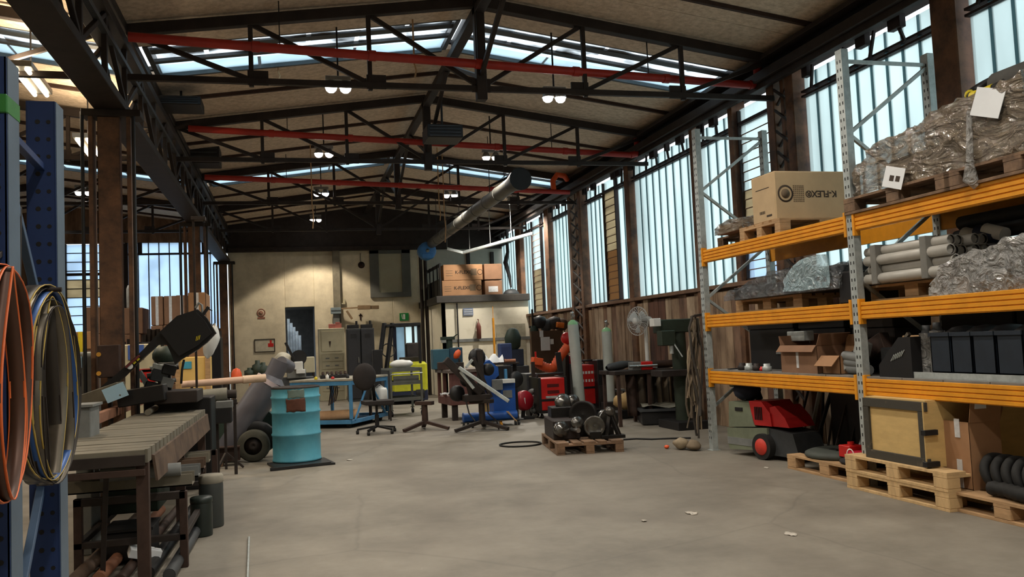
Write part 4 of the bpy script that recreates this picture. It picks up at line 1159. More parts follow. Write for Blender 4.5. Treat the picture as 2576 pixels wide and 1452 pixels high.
# post-side bundle of old straps and rags
p = fl(1790, 1130)
t = T('hanging_straps', 'bundle of dusty straps, ropes and hoses hung on the end upright of the rack', 'straps', (4.72, 9.45, 0))
STRAP = [mat('strap_%d' % i, c, .85, 0, .3, 7, .1) for i, c in enumerate(((128, 112, 92), (92, 80, 66), (58, 52, 46), (150, 134, 110)))]
for k in range(16):
    a0 = Vector((4.74 + random.uniform(-.05, .06), 9.47 + random.uniform(-.06, .12), 1.58 + random.uniform(-.05, .1)))
    pts = [a0]
    x, y = a0.x, a0.y
    ln = random.uniform(.9, 1.5)
    for j in range(1, 9):
        f = j / 8
        pts.append(Vector((a0.x + .05 * math.sin(f * 5 + k) - .06 * f + random.uniform(-.012, .012), a0.y + .1 * f * math.sin(k * 1.7) + random.uniform(-.015, .015), a0.z - ln * f)))
    M().tube(pts, random.uniform(.012, .028), 6, flat=(1, .5)).obj('strap', STRAP[k % 4], t)
m = M(); m.bar((4.72, 9.42, 1.6), (4.85, 9.42, 1.62), .03); m.obj('hook', STEEL_DK, t)
for i, (dx, dy, mt) in enumerate(((-.18, .15, STRAP[3]), (-.1, -.02, STRAP[0]), (-.3, .3, ORANGE), (0, .1, PALEBLUE))):
    m = M(); r0 = (.09, .08, .03, .05)[i]
    c = Vector((4.72 + dx, 9.45 + dy, r0 * .8))
    m.grid(10, 8, lambda u, v: c + Vector((math.sin(math.pi * v) * math.cos(2 * math.pi * u), math.sin(math.pi * v) * math.sin(2 * math.pi * u) * 1.3, -math.cos(math.pi * v) * .75)) * r0 * (1 + .25 * noise.noise(Vector((u * 4, v * 4, i)))))
    one(m, 'rag', mt, ('pale rag on the floor under the hanging straps', 'brown rag at the foot of the end upright', 'small orange plug on the floor by the straps', 'light blue rag at the foot of the straps')[i], 'rag')
# ================================================================ BACK WALL FITTINGS
def sY(px, Y):      # metres for a run of px pixels at depth Y
    return px * Y / FPX * 1.03
q = aY(657, 787, YB - .02)
t = T('round_sign', 'faded round red-ringed sign on the cream wall left of the doorway', 'sign', (q.x, YB - .02, q.z - .13))
M().lathe([(.001, 0), (.115, 0), (.115, .01), (.001, .01)], (q.x, YB, q.z), 24, (0, -1, 0)).obj('plate', mat('sign_cream', (196, 172, 148), .7), t)
M().lathe([(.09, .0105), (.115, .0105), (.115, .014), (.09, .014), (.09, .0105)], (q.x, YB, q.z), 24, (0, -1, 0)).obj('red_ring', mat('faded_red', (150, 96, 78), .7), t)
M().lathe([(.02, .0105), (.05, .0105), (.05, .014), (.02, .014)], (q.x, YB, q.z), 16, (0, -1, 0)).obj('mark', mat('faded_red', (150, 96, 78), .7), t)
M().bx(q.x - .1, q.x + .1, YB - .012, YB - .001, q.z - .17, q.z - .125).obj('caption_plate', mat('faded_red', (150, 96, 78), .7), t)
q = rY(640, 853, 692, 886, YB)
t = T('notice_board', 'pale framed notice board with a red fire sign on the cream wall', 'board', ((q[0] + q[1]) / 2, YB, q[2]))
M().bx(q[0], q[1], YB - .015, YB - .002, q[2], q[3]).obj('panel', mat('notice_panel', (196, 188, 168), .7), t)
for a in ((q[0], q[1], q[3] - .02, q[3]), (q[0], q[1], q[2], q[2] + .02), (q[0], q[0] + .02, q[2], q[3]), (q[1] - .02, q[1], q[2], q[3])):
    M().bx(a[0], a[1], YB - .03, YB - .002, a[2], a[3]).obj('frame_bar', STEEL_DK, t)
m = M(); m.bx(q[1] - .19, q[1] - .04, YB - .02, YB - .015, q[2] + .14, q[2] + .24); m.bx(q[1] - .14, q[1] - .09, YB - .02, YB - .015, q[2] + .24, q[2] + .33); m.obj('red_sign', RED, t)
q = rY(1005, 788, 1028, 807, YB)
t = T('exit_sign', 'green emergency exit sign above the glazed door', 'sign', ((q[0] + q[1]) / 2, YB, q[2]))
M().bx(q[0], q[1], YB - .02, YB, q[2], q[3]).obj('plate', mat('sign_green', (24, 130, 62), .5), t)
m = M(); xm = (q[0] + q[1]) / 2; m.bx(xm - .03, xm + .03, YB - .024, YB - .02, q[2] + .04, q[3] - .03); m.cyl((xm - .065, YB - .02, q[3] - .05), (xm - .065, YB - .024, q[3] - .05), .015, n=8); m.bar((xm - .065, YB - .022, q[3] - .07), (xm - .05, YB - .022, q[2] + .05), .02, .004); m.obj('running_figure', WHITEP, t)
q = rY(832, 774, 858, 790, YB - .2)
t = T('junction_box', 'blue-grey junction box on the grey pillar with trunking below', 'box', ((q[0] + q[1]) / 2, YB - .2, q[2]))
M().bx(q[0], q[1], YB - .26, YB - .145, q[2], q[3]).obj('body', mat('box_blue_grey', (128, 142, 148), .5), t)
M().bx(q[0] + .06, q[1] - .05, YB - .2, YB - .145, 2.0, q[2]).obj('trunking', GREY, t)
M().bx(q[0] + .01, q[1] - .01, YB - .268, YB - .26, (q[2] + q[3]) / 2 - .01, (q[2] + q[3]) / 2 + .01).obj('lid_seam', GREY_DK, t)
a, b, c = aY(858, 777, YB - .2), aY(900, 774, YB - .3), aY(953, 773, YB - .3)
t = T('swing_arm', 'tan jointed wall arm reaching out from the grey pillar', 'arm', a)
TAN = mat('tan_paint', (150, 124, 94), .6)
M().bar(a, b, .04).obj('arm_rod', TAN, t); M().bar(b, b.lerp(c, .6), .14, .12).obj('arm_box', TAN, t); M().bar(b.lerp(c, .6), c, .10, .1).obj('arm_tip', mat('tan_dark', (128, 104, 76), .6), t)
a, b = aY(872, 782, YB - .2), aY(886, 803, YB - .2); M().bar(a, b, .06).obj('stay', TAN, t)
q = aY(907, 797, YB); m = M(); m.bx(q.x - .02, q.x + .02, YB - .02, YB - .001, q.z - .1, q.z + .09); m.bx(q.x - .05, q.x + .05, YB - .02, YB - .001, q.z + .02, q.z + .06); one(m, 'wall_bracket', STEEL_BR, 'small dark cross-shaped bracket on the cream wall', 'bracket')
q = aY(909, 667, YB); m = M(); m.lathe([(.001, .0), (.10, .01), (.03, .06), (.02, .12), (.001, .12)], (q.x, YB, q.z), 12, (0, -1, 0)); m.bar((q.x - .02, YB - .02, q.z), (q.x - .02, YB - .02, q.z + .35), .012); one(m, 'wall_lamp', STEEL_BR, 'dark rusty bulkhead lamp beside the blind window', 'lamp')
q = aY(863, 760, YB); m = M(); m.bx(q.x - .06, q.x + .06, YB - .08, YB, q.z - .07, q.z - .03); m.bx(q.x + .02, q.x + .06, YB - .08, YB, q.z - .03, q.z + .08); one(m, 'wall_socket', BEIGE, 'small pale socket box right of the pillar', 'socket')
q = rY(1165, 776, 1190, 794, 21.99)
t = T('office_notice', 'blue and white notice on the office front', 'sign', ((q[0] + q[1]) / 2, 21.98, q[2]))
M().bx(q[0], q[1], 21.975, 21.99, q[2], q[3]).obj('plate', mat('notice_blue', (110, 126, 160), .7), t)
m = M()
for k in range(3): m.bx(q[0] + .02, q[1] - .02, 21.97, 21.976, q[2] + .025 + .055 * k, q[2] + .05 + .055 * k)
m.obj('print_line', mat('notice_white', (190, 190, 186), .7), t)
q = aY(1204, 832, 21.9); m = M(); m.lathe([(.03, -.22), (.06, -.2), (.065, .1), (.03, .2), (.012, .22), (.012, .3)], (q.x, 21.88, q.z), 12); m.bar((q.x, 21.88, q.z + .28), (q.x, 21.97, q.z + .3), .02)
one(m, 'fire_extinguisher', mat('dull_red', (112, 60, 50), .5), 'dull red extinguisher hung on the office wall', 'extinguisher')
q0, q1 = aY(1243, 862, 21.6), aY(1241, 800, 21.6)
m = M(); m.bar((q0.x, 21.6, 0), (q0.x, 21.6, q1.z), .05); m.cyl((q0.x, 21.6, q1.z), (q0.x, 21.6, q1.z + .3), .008, n=6); one(m, 'orange_post', mat('amber_paint', (222, 150, 40), .5), 'thin amber post in front of the office wall', 'post')
# cartons on the office roof
zo = 2.64
def ocarton(px0, px1, y0, y1, z0, h, label, mt, txt=False, sticker=False):
    a = aY(px0, (y0 + y1) / 2, 22.05).x; b = aY(px1, (y0 + y1) / 2, 22.05).x
    t = carton(a, b, 22.05, 22.75, z0, z0 + h, label, mt, 'cartons on the office roof')
    if txt:
        text('K-FLEX\u00ae', .12, ((a + b) / 2 + .02, 22.048, z0 + h * .5), (1, 0, 0), (0, 0, 1), INK, t)
        M().lathe([(.06, -.002), (.075, -.002), (.075, 0), (.06, 0)], (b - .07, 22.05, z0 + h * .5), 18, (0, 1, 0)).obj('printed_ring', INK, t)
        M().bx(b - .32, b - .16, 22.047, 22.05, z0 + h * .3, z0 + h * .72).obj('printed_block', mat('faded_print', (110, 92, 72), .85), t)
        m = M()
        for k in range(3): m.bx(a + .07, a + .25, 22.047, 22.05, z0 + h * (.3 + .15 * k), z0 + h * (.33 + .15 * k))
        m.obj('print_line', mat('faded_print', (110, 92, 72), .85), t)
    if sticker: M().bx(a + .1, b - .12, 22.046, 22.05, z0 + h * .2, z0 + h * .6).obj('label_sticker', TAPE, t)
    return t
ocarton(1112, 1212, 711, 752, zo + .002, .40, 'lower long printed carton at the front of the office roof', CARD, True)
ocarton(1115, 1214, 668, 708, zo + .405, .42, 'upper long printed carton at the front of the office roof', CARD, True)
ocarton(1220, 1264, 711, 750, zo, .38, 'lower short carton with a white sticker on the office roof', CARD2, False, True)
ocarton(1218, 1263, 668, 706, zo + .405, .42, 'upper short plain carton on the office roof', CARD2)
q = rY(1268, 738, 1310, 752, 22.2)
m = M(); m.sph(((q[0] + q[1]) / 2, 22.3, zo + .0), (q[1] - q[0]) / 2, 14, (1, .7, .7)); 
for v in m.v: v.z = max(v.z, zo)
one(m, 'dark_bag', GREY_DK, 'dark rounded bag lying on the office roof edge by the glazing', 'bag')
m = M(); p = aY(1275, 640, 23.2); m.tube([(p.x, 23.2, zr(p.x) + .01), (p.x + .03, 23.2, 3.9), (p.x - .05, 23.2, 3.6), (p.x + .05, 23.2, 3.2), (p.x + .08, 23.2, zo + .25)], [.012, .05, .07, .05, .03], 8); one(m, 'hanging_sleeve', GREY_DK, 'dark and pale sleeve hanging beside the office cartons', 'sleeve')

# ================================================================ DRUM
c = fl(748, 1163); Yd = c.y
r = (aY(808, 1060, Yd).x - aY(687, 1060, Yd).x) / 2; hd = aY(748, 972, Yd).z - .03
TURQ = mat('turquoise_drum_paint', (92, 166, 186), 0.45, 0.0, 0.18, 2.2, 0.03, rgb2=(76, 144, 164))
t = T('steel_drum', 'turquoise steel drum with a brown rust patch, on a dark plate', 'drum', (c.x, Yd, .02))
z0, z1 = .03, .03 + hd
def ring(z): return [(r, z - .022), (r + .012, z - .008), (r + .012, z + .008), (r, z + .022)]
prof = [(r * .95, z0), (r + .006, z0), (r + .006, z0 + .02), (r, z0 + .03)] + ring(z0 + hd * .36) + ring(z0 + hd * .66) + ring(z0 + hd * .86) + [(r, z1 - .03), (r + .006, z1 - .02)]
M().lathe(prof, (c.x, Yd, 0), 40).obj('shell', TURQ, t)
M().lathe([(r + .006, z1 - .02), (r + .008, z1), (r - .01, z1 + .004), (r - .015, z1 - .02), (.001, z1 - .02)], (c.x, Yd, 0), 40).obj('rim', STEEL_DK, t)
RUST = mat('drum_rust', (92, 56, 42), .85, 0, .3, 14, .1)
def patch(a0, a1, za, zb, mt, nm):
    m = M()
    def fn(u, v):
        a = a0 + (a1 - a0) * u; z = za + (zb - za) * v
        a += .03 * noise.noise(Vector((u * 5, v * 5, za))); z += .02 * noise.noise(Vector((u * 5, v * 5, 7 + za)))
        rr = r + .0135
        return Vector((c.x + rr * math.cos(a), Yd + rr * math.sin(a), z))
    m.grid(12, 8, fn); m.obj(nm, mt, t, solid=.001)
patch(R_(-112), R_(-68), z0 + hd * .68, z0 + hd * .85, RUST, 'rust_patch')
patch(R_(-108), R_(-70), z0 + hd * .86, z0 + hd * .97, mat('worn_paint', (104, 120, 112), .7), 'worn_patch')
a, b = fl(680, 1186), fl(832, 1168)
t = T('floor_plate', 'dark steel plate on the floor under the turquoise drum', 'plate', (c.x, Yd, 0))
dx = (b - a); 
M().box(((a.x + b.x) / 2, (a.y + b.y) / 2 + .28, .013), (dx.length * .96, .62, .024), rotm(0, 0, math.atan2(dx.y, dx.x) * .6)).obj('plate', BLACK, t)
M().bar((a.x, a.y, .02), (b.x, b.y - .05, .02), .035).obj('edge_angle', BLACK, t)

# ================================================================ LOCAL-FRAME BUILDS (made at the origin, then set down)
def caster(t, x, y, r_=.06, nm='caster'):
    m = M(); m.cyl((x - .018, y, r_), (x + .018, y, r_), r_, n=14); m.bar((x + .028, y, r_), (x, y + .02, r_ * 2 + .02), .012); m.bar((x - .028, y, r_), (x, y + .02, r_ * 2 + .02), .012); m.box((x, y + .02, r_ * 2 + .02), (.07, .07, .012))
    return m.obj(nm, RUBBER, t)
# blue cart bench: origin at its front corner nearest the chair; x along the front (to the left), y back
t = T('work_cart', 'light blue framed work cart with a grey bench top behind the drum', 'cart')
A = fl(885, 1078); B = fl(975, 1056)
hz = aY(885, 958, A.y).z; lx, ly = 1.15, 1.5
zsh = aY(885, 1062, A.y).z
m = M()
for x in (0, -lx):
    for y in (0, ly): M().bx(x - .025, x + .025, y - .025, y + .025, .16, hz).obj('leg', BLUE_CART, t)
for z in (zsh, hz - .04):
    for y in (0, ly): M().bx(-lx, 0, y - .02, y + .02, z - .035, z + .035).obj('side_rail', BLUE_CART, t)
    for x in (0, -lx): M().bx(x - .02, x + .02, 0, ly, z - .035, z + .035).obj('end_rail', BLUE_CART, t)
M().bx(-lx - .03, .03, -.03, ly + .03, hz, hz + .035).obj('bench_top', mat('worn_bench_top', (160, 154, 138), .7, 0, .3, 6), t)
M().bx(-lx, 0, 0, ly, zsh - .03, zsh - .01).obj('shelf', mat('blue_shelf', (48, 82, 112), .6), t)
M().bar((.02, .1, zsh + .02), (.02, .65, hz - .08), .03).obj('brace', BLUE_CART, t); M().bar((.02, ly - .1, zsh + .02), (.02, .75, hz - .08), .03).obj('brace', BLUE_CART, t)
for x in (-.1, -lx + .1):
    for y in (.1, ly - .1): caster(t, x, y, .065)
ang = math.atan2(B.y - A.y, B.x - A.x) - H90
place(t, (A.x, A.y, 0), ang)
def onC(x, y, z):
    return Matrix.Translation((A.x, A.y, 0)) @ Matrix.Rotation(ang, 4, 'Z') @ Vector((x, y, z))
p = onC(-.55, .45, zsh - .01)
m = M(); m.cyl(p + Vector((-.5, 0, .09)), p + Vector((.42, .1, .09)), .09, n=16); one(m, 'wooden_log', mat('pale_log', (214, 170, 128), .8, 0, .2, 5), 'pale round timber lying on the lower shelf of the blue cart', 'timber')
for i, (x, y, mt, h) in enumerate(((-.72, .1, YELLOW, .06), (-.4, .12, RED, .05), (-.55, .2, WHITEP, .09), (-.2, .3, BLACK, .07))):
    p = onC(x, y, hz + .035); m = M(); m.lathe([(.025, 0), (.03, .005), (.03, h * .7), (.012, h * .8), (.012, h)], p, 10); one(m, 'small_bottle', mt, ('tiny yellow tin on the blue cart bench', 'tiny red tin on the blue cart bench', 'small white bottle on the blue cart bench', 'small black bottle on the blue cart bench')[i], 'bottle')
p = onC(-.62, .6, hz + .035); t = T('dark_parts_tray', 'dark tray of parts on the blue cart bench', 'tray', p)
M().box(p + Vector((0, 0, .03)), (.5, .3, .06)).obj('tray', BLACK, t)
m = M()
for k in range(6): m.cyl(p + Vector((-.2 + .08 * k, 0, .06)), p + Vector((-.2 + .08 * k, .03, .11)), .025, n=8)
m.obj('part', STEEL_BR, t)
p = onC(-.85, .25, zsh - .01); m = M(); m.lathe([(.001, 0), (.09, 0), (.1, .05), (.08, .13), (.001, .17)], p, 14); one(m, 'red_pot', mat('salmon_red', (196, 96, 82), .6), 'salmon red pot on the lower shelf of the blue cart', 'pot')
m = M()
for k in range(5):
    p0 = onC(-.35 - .05 * k, .15 + .03 * k, hz - .04); m.tube([p0, p0 + Vector((.02, 0, -.15)), p0 + Vector((-.02, 0, -.32 - .02 * k))], .012, 6)
one(m, 'hanging_tools', STEEL_BR, 'brown tool handles hanging under the blue cart bench', 'tools')

# office chair with a tipped back
t = T('office_chair', 'worn black office chair with an empty seat column, standing by the blue cart', 'chair')
CH = mat('dark_brown_upholstery', (42, 36, 34), .8, 0, .3, 8)
m = M(); m.sph((0, 0, .93), .21, 16, (.9, .3, 1.05)); m.obj('backrest', CH, t)
M().bar((.14, .05, .8), (.2, .25, .52), .05, .02).obj('back_support', BLACK, t)
m = M(); m.box((.24, .24, .5), (.46, .44, .06)); m.obj('seat', CH, t)
m = M(); m.cyl((.22, .22, .1), (.22, .22, .3), .035, n=12); m.cyl((.22, .22, .3), (.22, .22, .48), .02, n=12); m.obj('gas_column', BLACK, t)
for k in range(5):
    a = 2 * math.pi * k / 5 + .3; e = Vector((.22 + .32 * math.cos(a), .22 + .32 * math.sin(a), .075))
    l_ = M().bar((.22, .22, .12), e, .045, .03).obj('foot_arm', BLACK, t)
    m = M(); m.cyl((e.x - .02, e.y, .03), (e.x + .02, e.y, .03), .03, n=10); m.cyl((e.x, e.y, .03), (e.x, e.y, .08), .01, n=6); m.obj('caster', RUBBER, l_)
p = fl(938, 1092); place(t, (p.x - .12, p.y - .2, 0), .1)
# bucket, steel trolley, forklift
p = fl(962, 1024)
t = T('white_bucket', 'white plastic canister standing under the end of the blue cart', 'canister', (p.x - .05, 15.2, .3))
c_ = aY(962, 1000, 15.9); m = M(); m.lathe([(.001, -.14), (.13, -.14), (.15, -.12), (.15, .1), (.13, .15), (.05, .16), (.04, .19), (.001, .19)], (c_.x, 16.4, c_.z), 18); t.location = (c_.x, 16.4, c_.z - .14); m.obj('body', WHITEP, t)
M().tube([(c_.x - .08, 16.4, c_.z + .15), (c_.x, 16.4, c_.z + .22), (c_.x + .08, 16.4, c_.z + .15)], .012, 6).obj('handle', WHITEP, t)
m = M(); zb_ = c_.z - .14; m.box((c_.x, 16.4, zb_ - .015), (.45, .4, .03)); 
for x in (-.18, .18):
    for y in (-.16, .16): m.bar((c_.x + x, 16.4 + y, 0), (c_.x + x, 16.4 + y, zb_ - .03), .03)
one(m, 'low_stand', STEEL_DK, 'low dark stand carrying the white canister', 'stand')
t = T('steel_trolley', 'grey sheet steel trolley with shelves beside the blue cart', 'trolley')
SHEET = mat('grey_sheet_steel', (116, 118, 112), .45, .4, .25, 5)
w_, d_ = .62, .75
for z in (.30, .62, .88): 
    m = M(); m.bx(0, w_, 0, d_, z, z + .01); m.bx(0, w_, -.005, .005, z, z + .07); m.bx(w_ - .005, w_ + .005, 0, d_, z, z + .07); m.bx(0, w_, d_, d_ + .01, z, z + .07); m.obj('shelf', SHEET, t)
for x in (0, w_):
    for y in (0, d_): M().bx(x - .02, x + .02, y - .02, y + .02, .12, .95).obj('post', SHEET, t); caster(t, x, y, .05)
M().bx(-.03, 0, .02, d_ - .02, .2, .92).obj('side_panel', GREY_DK, t)
M().tube([(0, -.02, .82), (0, -.1, .84), (w_, -.1, .84), (w_, -.02, .82)], .012, 6).obj('handle', GALV, t)
M().bx(.05, w_ - .05, -.01, .01, .66, .8).obj('drawer', SHEET, t)
p = fl(978, 1044); place(t, (p.x, p.y - .6, 0), .12)
tp = p
m = M(); c_ = Vector((p.x + .25, p.y - .35, .95))
m.grid(10, 8, lambda u, v: c_ + Vector((.24 * math.sin(math.pi * v) * math.cos(2 * math.pi * u), .16 * math.sin(math.pi * v) * math.sin(2 * math.pi * u), .08 - .09 * math.cos(math.pi * v) * (1 + .3 * noise.noise(Vector((u * 5, v * 5, 3)))))))
one(m, 'crumpled_film', WHITEP, 'crumpled white film on the grey steel trolley', 'film')
# forklift
Yf = 20.3
t = T('forklift', 'forklift with black mast and yellow body parked before the glazed door', 'forklift', (aY(1000, 1000, Yf).x, Yf, 0))
q = rY(1004, 928, 1064, 1012, Yf)
m = M(); m.box(((q[0] + q[1]) / 2, Yf + .9, .62), (q[1] - q[0] + .3, 1.5, .75), b=.06); m.obj('body', mat('forklift_yellow', (196, 196, 50), .4), t)
m = M(); m.box(((q[0] + q[1]) / 2, Yf + .9, .2), (q[1] - q[0] + .28, 1.5, .25)); m.obj('chassis', DF, t)
for i, px in enumerate((948, 968)):
    a, b = aY(px + 32, 812, Yf), aY(px, 962, Yf)
    M().bar((b.x, Yf, b.z), (a.x - .1, Yf + .2, a.z), .09, .07).obj('overhead_guard_post', BLACK, t)
a, b = aY(980, 816, Yf), aY(1060, 820, Yf); m = M(); m.bx(a.x - .05, b.x, Yf + .1, Yf + .2, a.z - .05, a.z); m.bx(a.x - .05, b.x, Yf + 1.2, Yf + 1.3, a.z - .05, a.z)
for k in range(4): m.bx(a.x + .05 + k * .18, a.x + .1 + k * .18, Yf + .1, Yf + 1.3, a.z - .04, a.z)
m.obj('overhead_guard', BLACK, t)
for y in (.2, 1.25): M().bx(b.x - .06, b.x, Yf + y - .03, Yf + y + .03, .9, a.z).obj('guard_leg', BLACK, t)
m = M(); cx_ = aY(1042, 905, Yf).x; m.box((cx_, Yf + .85, 1.05), (.45, .45, .12)); m.box((cx_ + .12, Yf + 1.1, 1.25), (.36, .12, .42), rotm(-.15, 0, 0), b=.04); m.obj('seat', CH, t)
cx_ = aY(945, 900, Yf).x; m = M(); m.tube([(cx_ + .35 + .16 * math.cos(a_), Yf + .45 + .06 * math.sin(a_), 1.3 + .16 * math.sin(a_)) for a_ in [2 * math.pi * i / 16 for i in range(16)]], .015, 6, True); m.obj('steering_wheel', BLACK, t)
q = rY(938, 880, 962, 952, Yf); M().bx(q[0], q[1], Yf - .1, Yf + .15, .1, q[3]).obj('mast', BLACK, t)
for x in (q[0] + .03, q[1] - .03): M().bx(x - .05, x + .05, Yf - .8, Yf - .1, .06, .11).obj('fork', BLACK, t)
for x in ((q[0] + .1), aY(1060, 1000, Yf).x):
    for y in (.35, 1.45): 
        m = M(); m.cyl((x - .1, Yf + y, .23), (x + .1, Yf + y, .23), .23, n=18); m.obj('wheel', RUBBER, t)
# beige shelving / key cabinet and dark lockers
Yc = 23.6
q = rY(802, 826, 868, 940, Yc)
t = T('beige_cabinet', 'tall beige steel drawer cabinet against the cream wall beside the doorway', 'cabinet', ((q[0] + q[1]) / 2, Yc, 0))
x0, x1, z1 = q[0], q[1], q[3]
M().bx(x0, x1, Yc + .02, Yc + .5, 0, z1).obj('body', BEIGE, t)
M().bx(x0 + .08, x1 - .06, Yc, Yc + .02, z1 - .62, z1 - .08).obj('door_panel', BEIGE, t)
for k in range(5):
    zz = z1 - .72 - .2 * k
    d = M().bx(x0 + .08, x1 - .06, Yc, Yc + .02, zz - .17, zz).obj('drawer', BEIGE, t)
    m = M()
    for f in (.25, .6): m.bx(x0 + (x1 - x0) * f, x0 + (x1 - x0) * f + .1, Yc - .014, Yc, zz - .1, zz - .07)
    m.obj('handle', GREY, d)
m = M(); m.prism([(x0 + .27, z1 - .35), (x0 + .33, z1 - .35), (x0 + .3, z1 - .52)], Yc - .01, Yc, 'xz'); m.obj('sticker', STEEL_BR, t)
q = aY(848, 822, Yc + .1); m = M(); m.box((q.x - .05, Yc + .2, z1 + .06), (.34, .2, .12)); m.box((q.x + .02, Yc + .15, z1 + .14), (.12, .1, .05)); one(m, 'first_aid_box', mat('pale_red', (206, 120, 108), .5), 'pale red box on top of the beige cabinet', 'box')
q = rY(874, 826, 944, 950, 22.6)
for i in range(2):
    x0 = q[0] + (q[1] - q[0]) * i / 2; x1 = q[0] + (q[1] - q[0]) * (i + 1) / 2 - .01
    t = T('dark_locker', ('dark grey steel locker next to the beige cabinet', 'dark grey steel locker next to the forklift mast')[i], 'locker', ((x0 + x1) / 2, 22.6, 0))
    M().bx(x0, x1, 22.62, 23.1, 0, q[3]).obj('body', GREY_DK, t)
    d = M().bx(x0 + .015, x1 - .015, 22.6, 22.62, .08, q[3] - .04).obj('door', mat('charcoal_enamel', (48, 48, 52), .4, 0, .25, 4), t)
    M().bx(x1 - .07, x1 - .05, 22.58, 22.6, 1.0, 1.15).obj('handle', CHROME, d)
    m = M()
    for k in range(4): m.bx(x0 + .1, x1 - .1, 22.594, 22.6, q[3] - .16 - .03 * k, q[3] - .148 - .03 * k)
    m.obj('vent_slit', BLACK, d)
    m = M(); m.box(((x0 + x1) / 2, 22.85, q[3] + .05), (.3, .25, .1)); m.cyl(((x0 + x1) / 2 + .1, 22.85, q[3] + .1), ((x0 + x1) / 2 + .1, 22.85, q[3] + .2), .03, n=8)
    one(m, 'dark_bundle', BLACK, ('black bundle on the locker beside the cabinet', 'black bundle on the locker beside the mast')[i], 'bundle')
# grinder / hopper machine behind the drum
Yg = 17.2
t = T('grinding_machine', 'bench machine with a cream hood and dark wheel standing behind the drum', 'machine', (aY(740, 920, Yg).x, Yg, 0))
q = rY(705, 925, 790, 1000, Yg); M().bx(q[0], q[1], Yg, Yg + .5, .0, aY(740, 950, Yg).z).obj('stand', GREY_DK, t)
a = aY(712, 910, Yg); M().lathe([(.001, -.08), (.16, -.08), (.18, 0), (.16, .1), (.08, .16), (.001, .16)], (a.x, Yg + .2, a.z), 18, (.3, -.6, .6)).obj('hood', mat('cream_hood', (206, 198, 176), .5), t)
a = aY(752, 900, Yg); M().cyl((a.x, Yg + .1, a.z), (a.x, Yg + .24, a.z), .15, n=22).obj('wheel', BLACK, t)
q = rY(740, 910, 762, 930, Yg - .1); M().bx(q[0], q[1], Yg - .1, Yg + .1, q[2], q[3]).obj('guard', WHITEP, t)
q = rY(722, 930, 770, 952, Yg - .05); M().bx(q[0], q[1], Yg - .05, Yg + .3, q[2], q[3]).obj('motor', GREY, t)
q = rY(745, 930, 768, 940, Yg - .15); M().bx(q[0], q[1], Yg - .15, Yg, q[2], q[3]).obj('switch_box', WHITEP, t)
a, b = aY(718, 862, Yg), aY(740, 905, Yg); M().bar(a, b, .07, .05).obj('arm', BLACK, t)
q = rY(765, 898, 792, 950, 18.5)
t = T('beige_bin', 'beige bin on legs between drum and beige cabinet', 'bin', ((q[0] + q[1]) / 2, 18.5, 0))
M().bx(q[0], q[1], 18.5, 18.9, q[2] + .1, q[3]).obj('body', BEIGE, t)
for x in (q[0] + .03, q[1] - .03): 
    for y in (18.53, 18.87): M().bx(x - .02, x + .02, y - .02, y + .02, 0, q[2] + .1).obj('leg', STEEL_DK, t)

# ================================================================ CENTRE: STANDS, BENCHES, MACHINES
def tripod(x, y, h, label, rz, mt=STEEL_BR, top=.3, reach=.42):
    t = T('stand', label, 'stand')
    M().cyl((0, 0, .1), (0, 0, h - .05), .055, .045, n=12).obj('column', mt, t)
    M().box((0, 0, h - .03), (top, .12, .06)).obj('top_bar', mt, t)
    for k in range(3):
        a = 2 * math.pi * k / 3; e = Vector((reach * math.cos(a), reach * math.sin(a), .03))
        M().bar((0, 0, .14), e, .07, .05).obj('foot', mt, t)
    return place(t, (x, y, 0), rz)
p = fl(1078, 1082); hs = aY(1065, 1010, p.y).z
tripod(p.x - .05, p.y, hs, 'bare brown three-footed stand on the open floor', -.6)
p = fl(1222, 1082)
t = tripod(p.x - .05, p.y, aY(1208, 1005, p.y).z, 'dark three-footed stand carrying the lever machine', -.8, STEEL_DK, .4, .48)
hh = aY(1208, 1005, p.y).z; Ye = p.y
t = T('lever_machine', 'dark lever machine with long grey handles on the second three-footed stand', 'machine', (p.x, Ye, hh))
def E_(px, py, dy=0): return aY(px, py, Ye + dy)
M().bar(E_(1120, 905), E_(1210, 990), .13, .12).obj('main_beam', STEEL_DK, t)
M().bar(E_(1205, 880, .1), E_(1212, 1000, .1), .10, .12).obj('upright', STEEL_DK, t)
M().bar(E_(1155, 925, -.1), E_(1280, 1010, -.45), .055, .05).obj('grey_handle', GALV, t)
M().bar(E_(1158, 935, -.05), E_(1192, 978, -.15), .045, .04).obj('grey_handle', GALV, t)
M().bar(E_(1188, 905, -.05), E_(1172, 925, -.05), .05, .04).obj('short_handle', GALV, t)
for px, py, rr in ((1200, 900, .15), (1175, 955, .12), (1150, 990, .13), (1200, 985, .12), (1228, 930, .10)):
    c_ = E_(px, py, .15); M().lathe([(.001, -.06), (rr * .8, -.06), (rr, -.03), (rr, .03), (rr * .8, .06), (rr * .3, .07), (.001, .07)], c_, 16, (.4, -1, 0)).obj('flywheel', BLACK, t)
M().bar(E_(1165, 930), E_(1185, 1000), .05).obj('strut', STEEL_DK, t)
M().bar(E_(1190, 900, .05), E_(1235, 1000, .05), .06).obj('strut', STEEL_DK, t)
M().box(E_(1195, 1000, .1), (.42, .4, .10)).obj('bed', STEEL_DK, t)
m = M(); m.tube([E_(1225, 1000, -.1), E_(1228, 1040, -.12), E_(1250, 1060, -.2), E_(1255, 1080, -.1)], .012, 6); m.tube([E_(1170, 1000, -.1), E_(1180, 1040, -.12), E_(1195, 1060, -.2)], .012, 6); m.obj('cable', BLACK, t)
